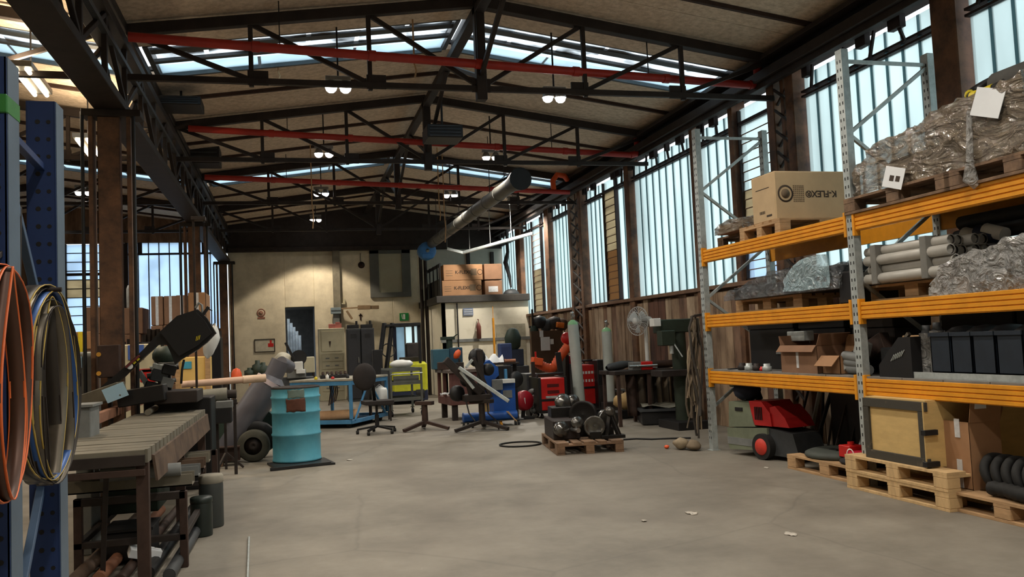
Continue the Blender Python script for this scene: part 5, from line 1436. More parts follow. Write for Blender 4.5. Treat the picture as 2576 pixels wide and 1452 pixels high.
# oxide red steel bench
OX = mat('oxide_red_steel', (100, 64, 58), .6, 0, .3, 5)
A2 = fl(1142, 1060); B2 = fl(1085, 1043)
t = T('steel_bench', 'oxide red steel workbench with open bays, left of the blue machine', 'bench')
w2, d2_ = 1.1, .95; h2 = aY(1142, 935, A2.y).z
M().bx(-.04, w2, -.04, d2_, h2 - .03, h2 + .03).obj('top_plate', mat('worn_plate', (112, 100, 92), .5, .3), t)
M().bx(0, w2 - .05, 0, d2_, .28, .42).obj('plinth', OX, t)
for y in (.0, d2_ * .5, d2_ - .06): M().bx(0, .06, y, y + .06, .4, h2 - .03).obj('post', OX, t)
M().bx(.06, w2 - .1, .0, .03, .42, h2 - .03).obj('front_panel', OX, t)
M().bx(.5, .54, .03, d2_, .42, h2 - .03).obj('inner_panel', BLACK, t)
for x in (.05, w2 - .15):
    for y in (.05, d2_ - .12): M().bx(x, x + .1, y, y + .08, 0, .28).obj('foot', STEEL_DK, t)
place(t, (A2.x - .05, A2.y, 0), math.atan2(B2.y - A2.y, B2.x - A2.x) - H90)
zt2 = h2 + .03
def benchthing(px, py, Y): return aY(px, py, Y)
Yb = A2.y + .7
q = rY(1090, 878, 1165, 930, Yb)
t = T('teal_box', 'teal machine box on the oxide red bench', 'machine', ((q[0] + q[1]) / 2, Yb, zt2))
m = M(); m.bx(q[0], q[0] + (q[1] - q[0]) * .55, Yb, Yb + .3, zt2, q[3]); m.obj('housing', mat('teal_enamel', (52, 92, 108), .5, 0, .2, 4), t)
m = M(); m.bx(q[0] + (q[1] - q[0]) * .55, q[1], Yb + .02, Yb + .3, zt2, q[3] + .02); m.obj('side_housing', mat('teal_dark', (40, 70, 90), .5), t)
a = aY(1133, 855, Yb); m = M(); m.cyl((a.x, Yb + .12, q[3]), (a.x, Yb + .12, a.z), .06, n=12); m.bx(a.x - .16, a.x + .1, Yb + .05, Yb + .2, a.z, a.z + .06); m.bar((a.x, Yb + .1, a.z), (a.x + .15, Yb + .05, a.z + .1), .02); m.obj('drill_head', GREEN_DK, t)
a = aY(1150, 892, Yb - .15); m = M(); m.lathe([(.001, -.09), (.05, -.07), (.07, 0), (.05, .07), (.001, .1)], (a.x, Yb - .15, a.z), 12, (.3, 0, 1)); one(m, 'orange_guard', ORANGE, 'orange rounded guard on the oxide red bench', 'guard')
m = M(); m.box((a.x + .03, Yb - .2, zt2 + .06), (.14, .12, .12)); m.cyl((a.x + .03, Yb - .2, zt2 + .12), (a.x + .03, Yb - .2, a.z - .08), .02, n=8); one(m, 'guard_foot', STEEL_DK, 'dark foot block under the orange rounded guard', 'block')
a = aY(1115, 922, Yb - .3); m = M(); m.box((a.x, Yb - .3, zt2 + .07), (.2, .16, .14)); m.cyl((a.x + .13, Yb - .3, zt2 + .07), (a.x + .16, Yb - .3, zt2 + .07), .05, n=12); one(m, 'brown_block', STEEL_BR, 'reddish brown block at the front of the oxide red bench', 'block')
a = aY(1113, 1005, A2.y + .2); m = M(); m.grid(8, 6, lambda u, v: Vector((a.x - .02 + .2 * u, A2.y + .25 + .14 * v, .43 + .05 + .06 * noise.noise(Vector((u * 4, v * 4, 2)))))); one(m, 'white_rag', PAPER, 'white rag lying in the open bay of the oxide red bench', 'rag')
# blue press/saw machine
A3 = fl(1268, 1082)
Ym = 14.0
t = T('blue_machine', 'royal blue belt machine with a wide round base bar', 'machine', (aY(1268, 1000, Ym).x, Ym, 0))
q = rY(1242, 965, 1298, 1058, Ym); x0, x1 = q[0], q[1]
M().bx(x0, x1, Ym, Ym + .35, .16, aY(1268, 962, Ym).z).obj('cabinet', BLUE, t)
a, b = aY(1168, 1056, Ym - .1), aY(1300, 1050, Ym - .1)
m = M(); m.cyl((a.x, Ym - .1, .17), (b.x, Ym - .1, .17), .075, n=18); m.cyl((a.x - .02, Ym - .1, .17), (a.x, Ym - .1, .17), .085, n=18); m.obj('base_bar', BLUE, t)
pol = [aY(px, py, Ym) for px, py in ((1218, 912), (1232, 906), (1254, 925), (1256, 944), (1242, 958), (1242, 1000), (1226, 985), (1217, 955))]
M().prism([(v.x, v.z) for v in pol], Ym + .02, Ym + .28, 'xz').obj('arm_casting', BLUE, t)
q = rY(1241, 955, 1265, 982, Ym - .12); M().bx(q[0], q[1], Ym - .12, Ym, q[2], q[3]).obj('control_box', GREY, t)
q = rY(1264, 954, 1296, 964, Ym - .1); M().bx(q[0], q[1], Ym - .1, Ym + .3, q[2], q[3]).obj('work_table', WHITEP, t)
q = rY(1265, 982, 1288, 1001, Ym); M().bx(q[0], q[1], Ym - .012, Ym, q[2], q[3]).obj('data_plate', GREY, t)
q = rY(1256, 920, 1290, 955, Ym); M().bx(q[0], q[1], Ym + .1, Ym + .3, q[2], q[3]).obj('motor', BLACK, t)
a = aY(1274, 938, Ym); M().bx(a.x - .02, a.x + .02, Ym + .02, Ym + .1, a.z - .1, a.z + .06).obj('blue_lever', BLUE_CART, t)
a = aY(1302, 955, Ym); M().lathe([(.001, -.05), (.13, -.05), (.14, 0), (.12, .05), (.001, .05)], (a.x, Ym + .1, a.z), 18, (.5, -1, 0)).obj('hand_wheel', BLACK, t)
m = M()
for px in (1160, 1172, 1185, 1300, 1310):
    a = fl(px, 1075 if px < 1200 else 1070); m.cyl((a.x - .015, Ym - .12, .04), (a.x + .015, Ym - .12, .04), .04, n=10); m.bar((a.x, Ym - .12, .04), (a.x, Ym - .11, .14), .02)
m.bx(aY(1156, 1050, Ym).x, aY(1312, 1050, Ym).x, Ym - .16, Ym - .08, .085, .1)
m.obj('castor_frame', GREY_DK, t)
m = M(); a = fl(1266, 1078); m.bar((a.x - .06, Ym + .05, .14), (a.x + .06, Ym - .1, .13), .06, .03); m.bar((a.x + .06, Ym - .1, .13), (a.x + .07, Ym - .14, .0), .04, .03); m.obj('yellow_foot', mat('amber_paint', (222, 150, 40), .5), t)
m = M(); m.tube([aY(1274, 1035, Ym - .2), aY(1285, 1045, Ym - .2), aY(1300, 1060, Ym - .2)], .01, 6); m.tube([aY(1278, 1035, Ym - .2), aY(1290, 1050, Ym - .2), aY(1296, 1058, Ym - .2)], .01, 6); m.obj('pale_cable', PINE, t)
zt3 = aY(1268, 912, Ym).z
q = rY(1235, 902, 1300, 914, Ym + .1)
t = T('tool_board', 'dark shelf board above the blue machine, holding paper and tools', 'shelf', ((q[0] + q[1]) / 2, Ym + .3, q[2]))
M().bx(q[0] - .15, q[1] + .1, Ym + .3, Ym + .7, q[2] - .03, q[2]).obj('board', STEEL_DK, t)
for x in (q[0] - .12, q[1] + .07): M().bx(x - .03, x + .03, Ym + .5, Ym + .56, 0, q[2] - .03).obj('leg', STEEL_DK, t)
zs = q[2]
m = M(); c_ = aY(1240, 905, Ym + .4)
m.grid(12, 8, lambda u, v: Vector((c_.x - .18 + .36 * u, Ym + .34 + .26 * v, zs + .012 + .15 * (.3 + .7 * abs(math.sin(u * 6.2 + 1))) * math.sin(math.pi * v) ** .5 + .06 * noise.noise(Vector((u * 5, v * 4, 4))) * math.sin(math.pi * v))))
one(m, 'crumpled_paper', PAPER, 'crumpled white paper sheets heaped on the dark shelf board', 'paper')
q = rY(1258, 864, 1288, 900, Ym + .45)
t = T('blue_case', 'dark blue plastic case on the dark shelf board', 'case', ((q[0] + q[1]) / 2, Ym + .45, zs))
M().bx(q[0], q[1], Ym + .45, Ym + .65, zs, q[3]).obj('body', mat('case_blue', (54, 70, 112), .5), t); M().bx(q[0] + .03, q[1] - .03, Ym + .438, Ym + .45, zs + .04, q[3] - .06).obj('front_panel', mat('case_blue2', (46, 58, 98), .5), t)
a = aY(1285, 902, Ym + .35); m = M(); m.cyl((a.x - .09, Ym + .38, zs + .03), (a.x + .09, Ym + .38, zs + .03), .03, n=10); m.cyl((a.x - .11, Ym + .38, zs + .03), (a.x - .09, Ym + .38, zs + .03), .036, n=10); one(m, 'copper_roll', mat('copper_brown', (170, 112, 84), .5), 'short copper-brown roll before the dark blue case', 'roll')
a = aY(1290, 855, 17.5)
t = T('green_pump', 'dark green pump machine against the office wall', 'machine', (a.x, 17.5, 0))
m = M(); m.lathe([(.1, -.2), (.16, -.15), (.18, .05), (.12, .2), (.05, .25)], (a.x, 17.5, a.z), 14); m.obj('head', GREEN_DK, t); M().bx(a.x - .18, a.x + .2, 17.4, 17.7, a.z - .55, a.z - .2).obj('body', mat('navy_body', (44, 54, 72), .5), t); M().bx(a.x - .25, a.x + .28, 17.3, 17.8, 0, a.z - .55).obj('stand', GREY_DK, t)
# tan crate behind stand
a = fl(1225, 1050); m = M(); q = rY(1215, 1012, 1240, 1045, 14.4)
t = T('tan_crate', 'small tan wooden box on the floor between the stands and the blue machine', 'box', ((q[0] + q[1]) / 2, 14.4, 0))
M().bx(q[0], q[1], 14.4, 14.7, 0, q[3] - .0).obj('body', PLY, t); M().bx(q[0] - .01, q[1] + .01, 14.39, 14.71, q[3] - .05, q[3]).obj('rim', PINE, t)
# welders
def welder(px0, px1, yt, ym_, yb, Y, label, mt, depth=.6, base=0):
    q = rY(px0, yt, px1, yb, Y); x0, x1 = q[0], q[1]
    t = T('welding_machine', label, 'welder', ((x0 + x1) / 2, Y, base))
    zt_, zb_ = q[3], max(q[2], .14)
    M().bx(x0, x1, Y, Y + depth, zb_, zt_).obj('housing', mt, t)
    zm = aY((px0 + px1) / 2, ym_, Y).z
    M().bx(x0 - .005, x1 + .005, Y - .008, Y + .03, zm - .02, zm + .02).obj('black_band', BLACK, t)
    M().bx(x0 - .02, x0 + .03, Y - .015, Y + depth, zb_, zt_ + .02).obj('corner_guard', BLACK, t); M().bx(x1 - .02, x1 + .025, Y - .015, Y + depth, zb_, zt_ + .02).obj('corner_guard', BLACK, t)
    M().tube([(x0, Y + .1, zt_), (x0, Y + .1, zt_ + .08), (x1, Y + .1, zt_ + .08), (x1, Y + .1, zt_)], .02, 8).obj('handle', BLACK, t)
    M().bx(x0, x1, Y, Y + depth, zb_ - .05, zb_).obj('undercarriage', BLACK, t)
    for x in (x0 + .05, x1 - .05):
        for y in (.08, depth - .08): caster(t, x, Y + y, .04, 'castor')
    return t, q
t, q = welder(1358, 1424, 952, 1006, 1052, 14.6, 'bright red welding machine with black louvres, left of the gas bottle', RED)
m = M()
for zf in (.62, .78):
    for k in range(3): m.bx(q[0] + (q[1] - q[0]) * .3, q[0] + (q[1] - q[0]) * .75, 14.594, 14.6, q[2] + (q[3] - q[2]) * zf + .02 * k, q[2] + (q[3] - q[2]) * zf + .02 * k + .012)
m.obj('louvre', BLACK, t)
a, b = aY(1374, 1000, 14.4), aY(1425, 998, 14.4); M().bar(a, b, .05, .04).obj('torch_holder', GALV, t)
t, q = welder(1462, 1504, 918, 975, 1020, 15.4, 'red welding machine with white lettering, right of the tall gas bottle', RED, .6)
m = M()
for zf, w_ in ((.78, .9), (.58, .7)):
    for k in range(5): m.bx(q[0] + .03 + .06 * k, q[0] + .03 + .06 * k + .045 * w_, 15.394, 15.4, q[2] + (q[3] - q[2]) * zf, q[2] + (q[3] - q[2]) * zf + .05)
m.obj('white_mark', WHITEP, t)
t, q = welder(1430, 1462, 895, 960, 1030, 16.2, 'dark red welding machine half hidden behind the tall gas bottle', mat('crimson_paint', (170, 30, 44), .4), .5)
q = rY(1505, 905, 1530, 1020, 15.2); m = M(); m.bx(q[0], q[1], 15.2, 15.7, 0.0, q[3]); m.bx(q[0] + .03, q[1] - .03, 15.18, 15.2, .1, q[3] - .1); one(m, 'black_cabinet', BLACK, 'tall black cabinet beside the lettered red welding machine', 'cabinet')
# gas cylinders
GASM = mat('grey_gas_bottle', (192, 198, 192), .45, .1, .12, 3)
GASG = mat('green_shoulder', (158, 214, 158), .45)
def gas(px, yb, ytop, half, Y, label, lean=0.0, base=0.06):
    x = aY(px, yb, Y).x; zt_ = aY(px, ytop, Y).z; r_ = sY(half, Y)
    xt = aY(px - lean, ytop, Y).x
    ax = Vector((xt - x, 0, zt_ - base)); h = ax.length
    t = T('gas_cylinder', label, 'gas cylinder', (x, Y, base), None)
    M().lathe([(.001, 0), (r_ * .95, 0), (r_, .02), (r_, h * .84), (r_ * .98, h * .86)], (x, Y, base), 20, ax).obj('bottle', GASM, t)
    M().lathe([(r_ * .98, h * .86), (r_ * .85, h * .885), (r_ * .5, h * .90), (r_ * .3, h * .91)], (x, Y, base), 20, ax).obj('shoulder', GASG, t)
    v = M(); v.lathe([(r_ * .25, h * .91), (r_ * .25, h * .96), (r_ * .35, h * .965), (r_ * .35, h * .99), (.001, h)], (x, Y, base), 12, ax); v.cyl(Vector((x, Y, base)) + ax * .95, Vector((x, Y - .08, base)) + ax * .95, .03, n=8); v.obj('valve', CHROME, t)
    return t
gas(1460, 1022, 782, 14, 14.9, 'tall grey gas bottle with green shoulder standing between the red welders', 22, .1)
gas(1534, 985, 805, 13, 14.9, 'second grey gas bottle with bright green shoulder, farther back', 10, .2)
a = aY(1460, 1022, 14.9); m = M(); m.bx(a.x - .22, a.x + .2, 14.7, 15.15, .06, .1); m.bar((a.x - .21, 15.13, .1), (a.x - .31, 15.13, 1.15), .1, .04)
for x in (-.2, .2): m.cyl((a.x + x, 14.75, .035), (a.x + x + .04, 14.75, .035), .035, n=10); m.cyl((a.x + x, 15.1, .035), (a.x + x + .04, 15.1, .035), .035, n=10)
one(m, 'bottle_cart', BLACK, 'black bottle cart under the tall grey gas bottle', 'cart')
a = aY(1534, 985, 14.9); m = M(); m.box((a.x, 14.9, .1), (.3, .3, .2)); m.box((a.x, 15.03, .3), (.3, .04, .4)); one(m, 'cylinder_step', STEEL_DK, 'dark base step under the farther gas bottle', 'base')
# wire feeder reel etc.
a = aY(1318, 1008, 14.8)
t = T('wire_reel', 'crimson wire reel housing with a white mark, right of the blue machine', 'reel', (a.x, 14.8, 0))
r_ = sY(25, 14.8)
M().lathe([(.001, -.08), (r_ * .9, -.08), (r_, -.04), (r_, .04), (r_ * .9, .08), (.001, .08)], (a.x, 14.8, a.z), 24, (.5, -1, .1)).obj('housing', mat('crimson_paint', (170, 30, 44), .4), t)
m = M(); m.box((a.x - .05, 14.705, a.z + .0), (.1, .004, .11)); m.obj('white_mark', WHITEP, t)
m = M(); m.bar((a.x - .02, 14.85, 0), (a.x, 14.85, a.z - r_ * .8), .06); m.box((a.x, 14.85, .02), (.3, .35, .04)); m.obj('foot', BLACK, t)
t = T('valve_cluster', 'cluster of steel valves and hoses beside the crimson reel', 'valves', (aY(1345, 1010, 15).x, 15.0, 0))
m = M(); a = aY(1346, 1040, 15); m.bar((a.x, 15, 0), (a.x, 15, 1.0), .06); m.obj('post', STEEL_DK, t)
for k in range(6):
    c_ = aY(1338 + 5 * (k % 3), 985 + 12 * k, 14.95); M().lathe([(.02, -.06), (.045, -.05), (.05, .02), (.03, .07)], c_, 10, (.6, -1, .3)).obj('valve', CHROME if k % 2 else GREY, t)
# dark feeder unit left of red welder, orange hose, brown board
q = rY(1325, 940, 1356, 985, 15.2)
t = T('wire_feeder', 'dark wire feeder on a post behind the red welder', 'machine', ((q[0] + q[1]) / 2, 15.2, 0))
M().bx(q[0], q[1], 15.2, 15.7, q[2], q[3]).obj('housing', GREY_DK, t); M().bx(q[0] + .05, q[1] - .08, 15.19, 15.2, q[3] - .14, q[3] - .04).obj('display', BEIGE, t); M().bx(q[0] + .06, q[1] - .06, 15.3, 15.6, 0, q[2]).obj('post', BLACK, t)
q = rY(1338, 832, 1418, 925, 18.6)
t = T('protective_screen', 'brown protective panel with white papers pinned on it', 'panel', ((q[0] + q[1]) / 2, 18.6, 0))
PANB = mat('brown_hardboard', (82, 62, 46), .8, 0, .15, 4)
M().bx(q[0], q[1], 18.6, 18.64, q[2] - .3, q[3]).obj('board', PANB, t)
for x in (q[0] + .05, q[1] - .08): M().bx(x, x + .05, 18.64, 18.7, 0, q[3]).obj('leg', STEEL_DK, t)
q2 = rY(1361, 848, 1384, 882, 18.58); M().bx(q2[0], q2[1], 18.585, 18.6, q2[2], q2[3]).obj('paper', PAPER, t)
q2 = rY(1385, 853, 1393, 866, 18.58); M().bx(q2[0], q2[1], 18.585, 18.6, q2[2], q2[3]).obj('small_paper', PAPER, t)
q2 = rY(1358, 832, 1367, 848, 18.58); M().bx(q2[0], q2[1], 18.585, 18.6, q2[2], q2[3]).obj('small_paper', PAPER, t)
t = T('helmet_rack', 'dark welding helmets and tools hung above the brown panel', 'helmets', (aY(1370, 800, 18.7).x, 18.7, aY(1370, 830, 18.7).z))
for px, py, rr, mt in ((1358, 810, .17, BLACK), (1374, 818, .14, GREY_DK), (1395, 812, .18, STEEL_DK), (1412, 816, .16, PANB), (1345, 832, .1, GREEN_DK)):
    a = aY(px, py, 18.7); M().lathe([(rr * .5, -.12), (rr * .9, -.06), (rr, .04), (rr * .75, .14), (.001, .18)], (a.x, 18.72, a.z - .03), 14).obj('helmet', mt, t)
a = aY(1378, 790, 18.8); M().bar((q[0] + .07, 18.68, q[3]), (q[0] + .07, 18.68, q[3] + .5), .04).obj('hook_rail', STEEL_DK, t); M().bar((q[0], 18.76, q[3] + .1), (q[1], 18.76, q[3] + .1), .04).obj('hook_rail', STEEL_DK, t)
a = aY(1409, 818, 18.5); m = M(); m.box((a.x, 18.5, a.z), (.17, .1, .12), rotm(0, .15, 0)); m.box((a.x, 18.44, a.z), (.13, .03, .06), rotm(0, .15, 0)); one(m, 'orange_case', mat('burnt_orange', (206, 112, 34), .5), 'orange case hung beside the dark helmets', 'case')
t = T('orange_hose', 'corrugated orange exhaust hose curving over the red welder', 'hose', aY(1385, 925, 15.8))
pts = [aY(px, py, 15.9) for px, py in ((1343, 908), (1352, 914), (1366, 922), (1382, 928), (1394, 924), (1402, 908), (1412, 893), (1422, 880), (1430, 868))]
P2 = []
for i in range(len(pts) - 1):
    for k in range(5): P2.append(pts[i].lerp(pts[i + 1], k / 5))
m = M(); m.tube(P2, [(.095 if i % 2 else .08) for i in range(len(P2))], 12); m.obj('hose', ORANGE, t)
a = aY(1350, 912, 15.85); M().box(a + Vector((0, -.02, .02)), (.2, .18, .14), rotm(0, .2, 0)).obj('nozzle', ORANGE, t)
a, b = aY(1347, 885, 15.9), aY(1348, 905, 15.9); M().bar(a, b, .03).obj('stem', RED, t)
a = aY(1426, 852, 16); t2 = T('pipe_cover', 'red round cap on the pipe end beside the tall gas bottle', 'cap', a)
M().lathe([(.001, -.05), (.11, -.05), (.13, 0), (.11, .05), (.001, .06)], a, 16, (.2, -1, .1)).obj('disc', RED, t2); M().bar(a + Vector((0, .05, -.1)), a + Vector((.02, .3, -1.4)), .05).obj('pipe', STEEL_DK, t2)
# pallet with black engine parts in the middle of the floor
pFL, pFR, pBL = fl(1400, 1147), fl(1567, 1137), fl(1345, 1117)
angp = math.atan2(pFR.y - pFL.y, pFR.x - pFL.x)
cp = pFL + Vector((math.cos(angp), math.sin(angp), 0)) * .42 + Vector((-math.sin(angp), math.cos(angp), 0)) * .62
pallet(PAL2, (cp.x, cp.y, 0), angp + H90, 'weathered pallet of black engine parts on the open floor', (1.02, 1.03, 1))
PR = Matrix.Translation((cp.x, cp.y, .144)) @ Matrix.Rotation(angp, 4, 'Z')
def onP(x, y, z): return PR @ Vector((x, y, z))
CAST = mat('black_cast_iron', (34, 32, 31), .38, .5, .3, 8)
SHINY = mat('oily_steel', (110, 108, 104), .22, .8, .5, 7)
t = T('gearbox', 'black gearbox block with round flanges, left side of the floor pallet', 'gearbox', onP(-.2, .2, 0))
rz_ = Matrix.Rotation(angp, 3, 'Z')
M().box(onP(-.22, .1, .12), (.34, .75, .24), rz_).obj('case', mat('brown_black_iron', (46, 38, 36), .5, .3), t)
M().box(onP(-.2, .3, .3), (.28, .3, .14), rz_).obj('cover', CAST, t)
for x, y, z, r_ in ((-.3, -.28, .13, .10), (-.16, .32, .42, .11), (-.02, .36, .42, .09), (-.1, -.3, .2, .08)):
    M().lathe([(.001, -.03), (r_ * .4, -.03), (r_ * .45, 0), (r_, .0), (r_, .04), (r_ * .6, .05), (.001, .07)], onP(x, y, z), 18, rz_ @ Vector((.2, -1, .3))).obj('flange', SHINY, t)
M().cyl(onP(-.1, -.42, .12), onP(-.16, -.25, .12), .03, n=10).obj('shaft', CHROME, t)
for i, (x, y, z, r_, lab) in enumerate(((.05, .0, .27, .18, 'large black pulley standing in the middle of the floor pallet'), (.12, -.32, .15, .13, 'bright oily disc at the front of the floor pallet'), (.25, .1, .2, .13, 'dark flywheel on the far side of the floor pallet'), (.34, -.05, .19, .14, 'ribbed steel wheel on the floor pallet near its right end'))):
    t = T('pulley', lab, 'pulley', onP(x, y, 0))
    M().lathe([(.001, -.07), (r_ * .3, -.07), (r_ * .35, -.03), (r_ * .8, -.03), (r_, -.06), (r_, -.02), (r_ * .9, 0), (r_, .02), (r_, .06), (r_ * .8, .03), (.001, .05)], onP(x, y, z), 22, rz_ @ Vector((-.4 + .25 * i, -1, .1))).obj('rim', SHINY if i % 2 else CAST, t)
    M().box(onP(x, y, z * .3), (.14, .16, z * .6), rz_).obj('pedestal', CAST, t)
t = T('bracket_frame', 'black two-legged bracket at the right end of the floor pallet', 'bracket', onP(.35, -.35, 0))
M().bar(onP(.26, -.38, .0), onP(.33, -.3, .3), .05, .05).obj('strut', CAST, t); M().bar(onP(.42, -.4, .0), onP(.33, -.3, .3), .05, .05).obj('strut', CAST, t); M().box(onP(.33, -.38, .02), (.3, .12, .04), rz_).obj('base', CAST, t)
M().lathe([(.001, -.05), (.06, -.05), (.06, .05), (.001, .05)], onP(.33, -.3, .32), 14, rz_ @ Vector((0, -1, 0))).obj('bearing', SHINY, t)
# cable loop and floor lead
m = M(); a = fl(1315, 1122); m.tube([(a.x + .28 * math.cos(k * .35), a.y + .12 + .26 * math.sin(k * .35), .012) for k in range(19)], .012, 6); one(m, 'cable_loop', RUBBER, 'loop of thin black cable on the floor left of the pallet', 'cable')
m = M(); pts = [fl(px, py, .012) for px, py in ((1568, 1106), (1600, 1104), (1640, 1105), (1690, 1103), (1738, 1102))]; m.tube(pts, .012, 6); one(m, 'floor_cable', RUBBER, 'thin black cable across the floor right of the pallet', 'cable')
# pedestal fan
Yn = 13.45
hub = aY(1606, 808, Yn)
t = T('pedestal_fan', 'large white pedestal fan turned toward the hall', 'fan', (hub.x, Yn, 0))
axf = Vector((-.93, -.40, .05)).normalized(); rf = sY(25, Yn) * 1.5
ux = Vector((0, 0, 1)).cross(axf).normalized(); uy = axf.cross(ux)
def fc(a, r_, d): return hub + ux * math.cos(a) * r_ + uy * math.sin(a) * r_ + axf * d
WIRE = mat('white_wire', (206, 208, 206), .4)
m = M()
for k in range(28):
    a = 2 * math.pi * k / 28
    m.tube([fc(a, .05, .09), fc(a, rf * .6, .085), fc(a, rf, .02), fc(a, rf * .8, -.05), fc(a, .06, -.08)], .0032, 4)
o = m.obj('guard_wires', WIRE, t); o['kind'] = 'stuff'
m = M()
for rr, d in ((rf, .02), (rf * .6, .085)): m.tube([fc(2 * math.pi * k / 28, rr, d) for k in range(28)], .006, 5, True)
m.obj('guard_ring', WIRE, t)
for k in range(3):
    a0 = 2 * math.pi * k / 3 + .5; m = M()
    m.grid(6, 5, lambda u, v: fc(a0 + (u - .5) * (1.25 - .3 * v), .05 + (rf * .86 - .05) * v, .015 + .035 * (u - .5) * 2)); m.obj('blade', mat('fan_blade', (196, 200, 200), .35), t, solid=.004)
m = M(); m.lathe([(.001, .1), (.05, .1), (.06, .06), (.06, -.1), (.09, -.12), (.09, -.26), (.05, -.3), (.001, -.3)], hub, 16, axf); m.obj('motor', WHITEP, t)
pb = aY(1618, 905, Yn)
m = M(); hp = hub - axf * .17; m.tube([hp, hp + Vector((0, 0, -.3)), hp + Vector((0, 0, -.7)), Vector((hp.x, hp.y, .1))], .035, 10); m.obj('pole', WHITEP, t)
M().lathe([(.001, .0), (.26, .0), (.26, .03), (.05, .08), (.04, .12)], (hp.x, hp.y, 0), 20).obj('foot', WHITEP, t)
# long bench below the fan
q = rY(1545, 905, 1712, 930, 12.4)
t = T('wall_bench', 'long dark workbench against the board wall beneath the fan', 'bench', ((q[0] + q[1]) / 2, 12.4, 0))
hb = aY(1640, 930, 12.4).z
x0, x1 = q[0], q[1]
M().bx(x0, x1, 12.4, 12.65, hb - .06, hb).obj('bench_top', STEEL_DK, t)
M().bx(x0, x1, 12.75, 13.1, hb - .06, hb).obj('bench_top', STEEL_DK, t)
for x in (x0 + .05, (x0 + x1) / 2, x1 - .1):
    M().bx(x, x + .05, 12.42, 12.47, 0, hb - .06).obj('leg', STEEL_BR, t); M().bx(x, x + .05, 13.04, 13.09, 0, hb - .06).obj('leg', STEEL_BR, t)
for i, (px, py, Y, mt, lab) in enumerate(((1622, 918, 12.5, RED, 'red vice block on the bench under the fan'), (1600, 918, 12.52, GREY, 'grey clamp beside the red vice block'), (1662, 915, 12.9, STEEL_BR, 'long brown tube lying on the bench'), (1556, 905, 12.9, GREY_DK, 'dark grinder lying on the bench end'), (1640, 924, 12.5, RED, 'small red handle on the bench right of the vice'))):
    a = aY(px, py, Y); t = T('bench_tool', lab, 'tool', (a.x, Y, hb))
    if i == 2: m = M(); m.cyl((a.x - .25, Y, hb + .06), (a.x + .3, Y, hb + .06), .06, n=12); m.obj('tube', mt, t)
    elif i == 3: m = M(); m.lathe([(.03, -.25), (.06, -.2), (.07, .05), (.05, .2), (.03, .3)], (a.x, Y, hb + .07), 12, (1, .3, .1)); m.obj('body', mt, t); M().bar((a.x + .2, Y - .1, hb + .03), (a.x + .5, Y - .05, hb + .12), .05, .03).obj('handle', GALV, t)
    else:
        s = .16 if i < 2 else .07
        M().box((a.x, Y, hb + s * .4), (s * 1.2, s * 1.2, s * .8)).obj('body', mt, t); M().cyl((a.x - s, Y - s * .7, hb + s * .4), (a.x + s, Y - s * .7, hb + s * .4), s * .12, n=8).obj('screw_bar', CHROME, t)
# leather aprons / hoses hanging under bench: brown boards
for i in range(5):
    px = 1592 + 26 * i; a = aY(px, 1000, 12.85)
    m = M(); m.grid(6, 8, lambda u, v: Vector((a.x - .12 + .24 * u, 12.8 + .06 * math.sin(u * 9 + i) + .05 * v, .12 + (hb - .2) * v)))
    o = one(m, 'hanging_cloth', (STEEL_BR, STRAP[1], STRAP[2], STRAP[0], STRAP[2])[i], 'brown protective cloth hanging under the wall bench, number %s from the gas bottles' % ('one', 'two', 'three', 'four', 'five')[i], 'cloth', 'cloths under the wall bench')
    md = o.modifiers.new('thickness', 'SOLIDIFY'); md.thickness = .012
# green radial drill
Yr = 11.75
t = T('radial_drill', 'dark green radial drill with a thick column beside the rack', 'drill', (aY(1715, 1060, Yr).x, Yr, 0))
DG = mat('drill_green', (46, 56, 44), .55, .1, .3, 5)
a, b = aY(1706, 860, Yr), aY(1720, 1062, Yr)
M().cyl((b.x, Yr, .12), (a.x, Yr, aY(1708, 815, Yr).z), .11, n=18).obj('column', DG, t)
M().box((b.x, Yr, .06), (.5, .7, .12)).obj('base', BLACK, t)
a, b = aY(1650, 822, Yr), aY(1752, 822, Yr); M().bx(a.x, b.x, Yr - .12, Yr + .12, a.z - .1, a.z + .1).obj('radial_arm', DG, t)
q = rY(1655, 832, 1690, 870, Yr - .12); M().bx(q[0], q[1], Yr - .25, Yr - .08, q[2], q[3]).obj('drill_head', DG, t)
a = aY(1690, 890, Yr - .2); M().cyl((a.x, Yr - .2, a.z), (a.x, Yr - .2, a.z + .25), .03, n=10).obj('spindle', GALV, t); M().bar((a.x, Yr - .22, a.z + .2), (a.x + .12, Yr - .3, a.z - .05), .018).obj('feed_lever', GALV, t)
a = aY(1700, 960, Yr); M().bx(a.x - .35, a.x + .25, Yr - .3, Yr + .1, aY(1690, 945, Yr).z, aY(1690, 930, Yr).z).obj('work_table', STEEL_DK, t)
a = aY(1643, 812, Yr); M().bx(a.x - .06, a.x + .06, Yr - .15, Yr, a.z - .06, a.z + .06).obj('switch_box', WHITEP, t)
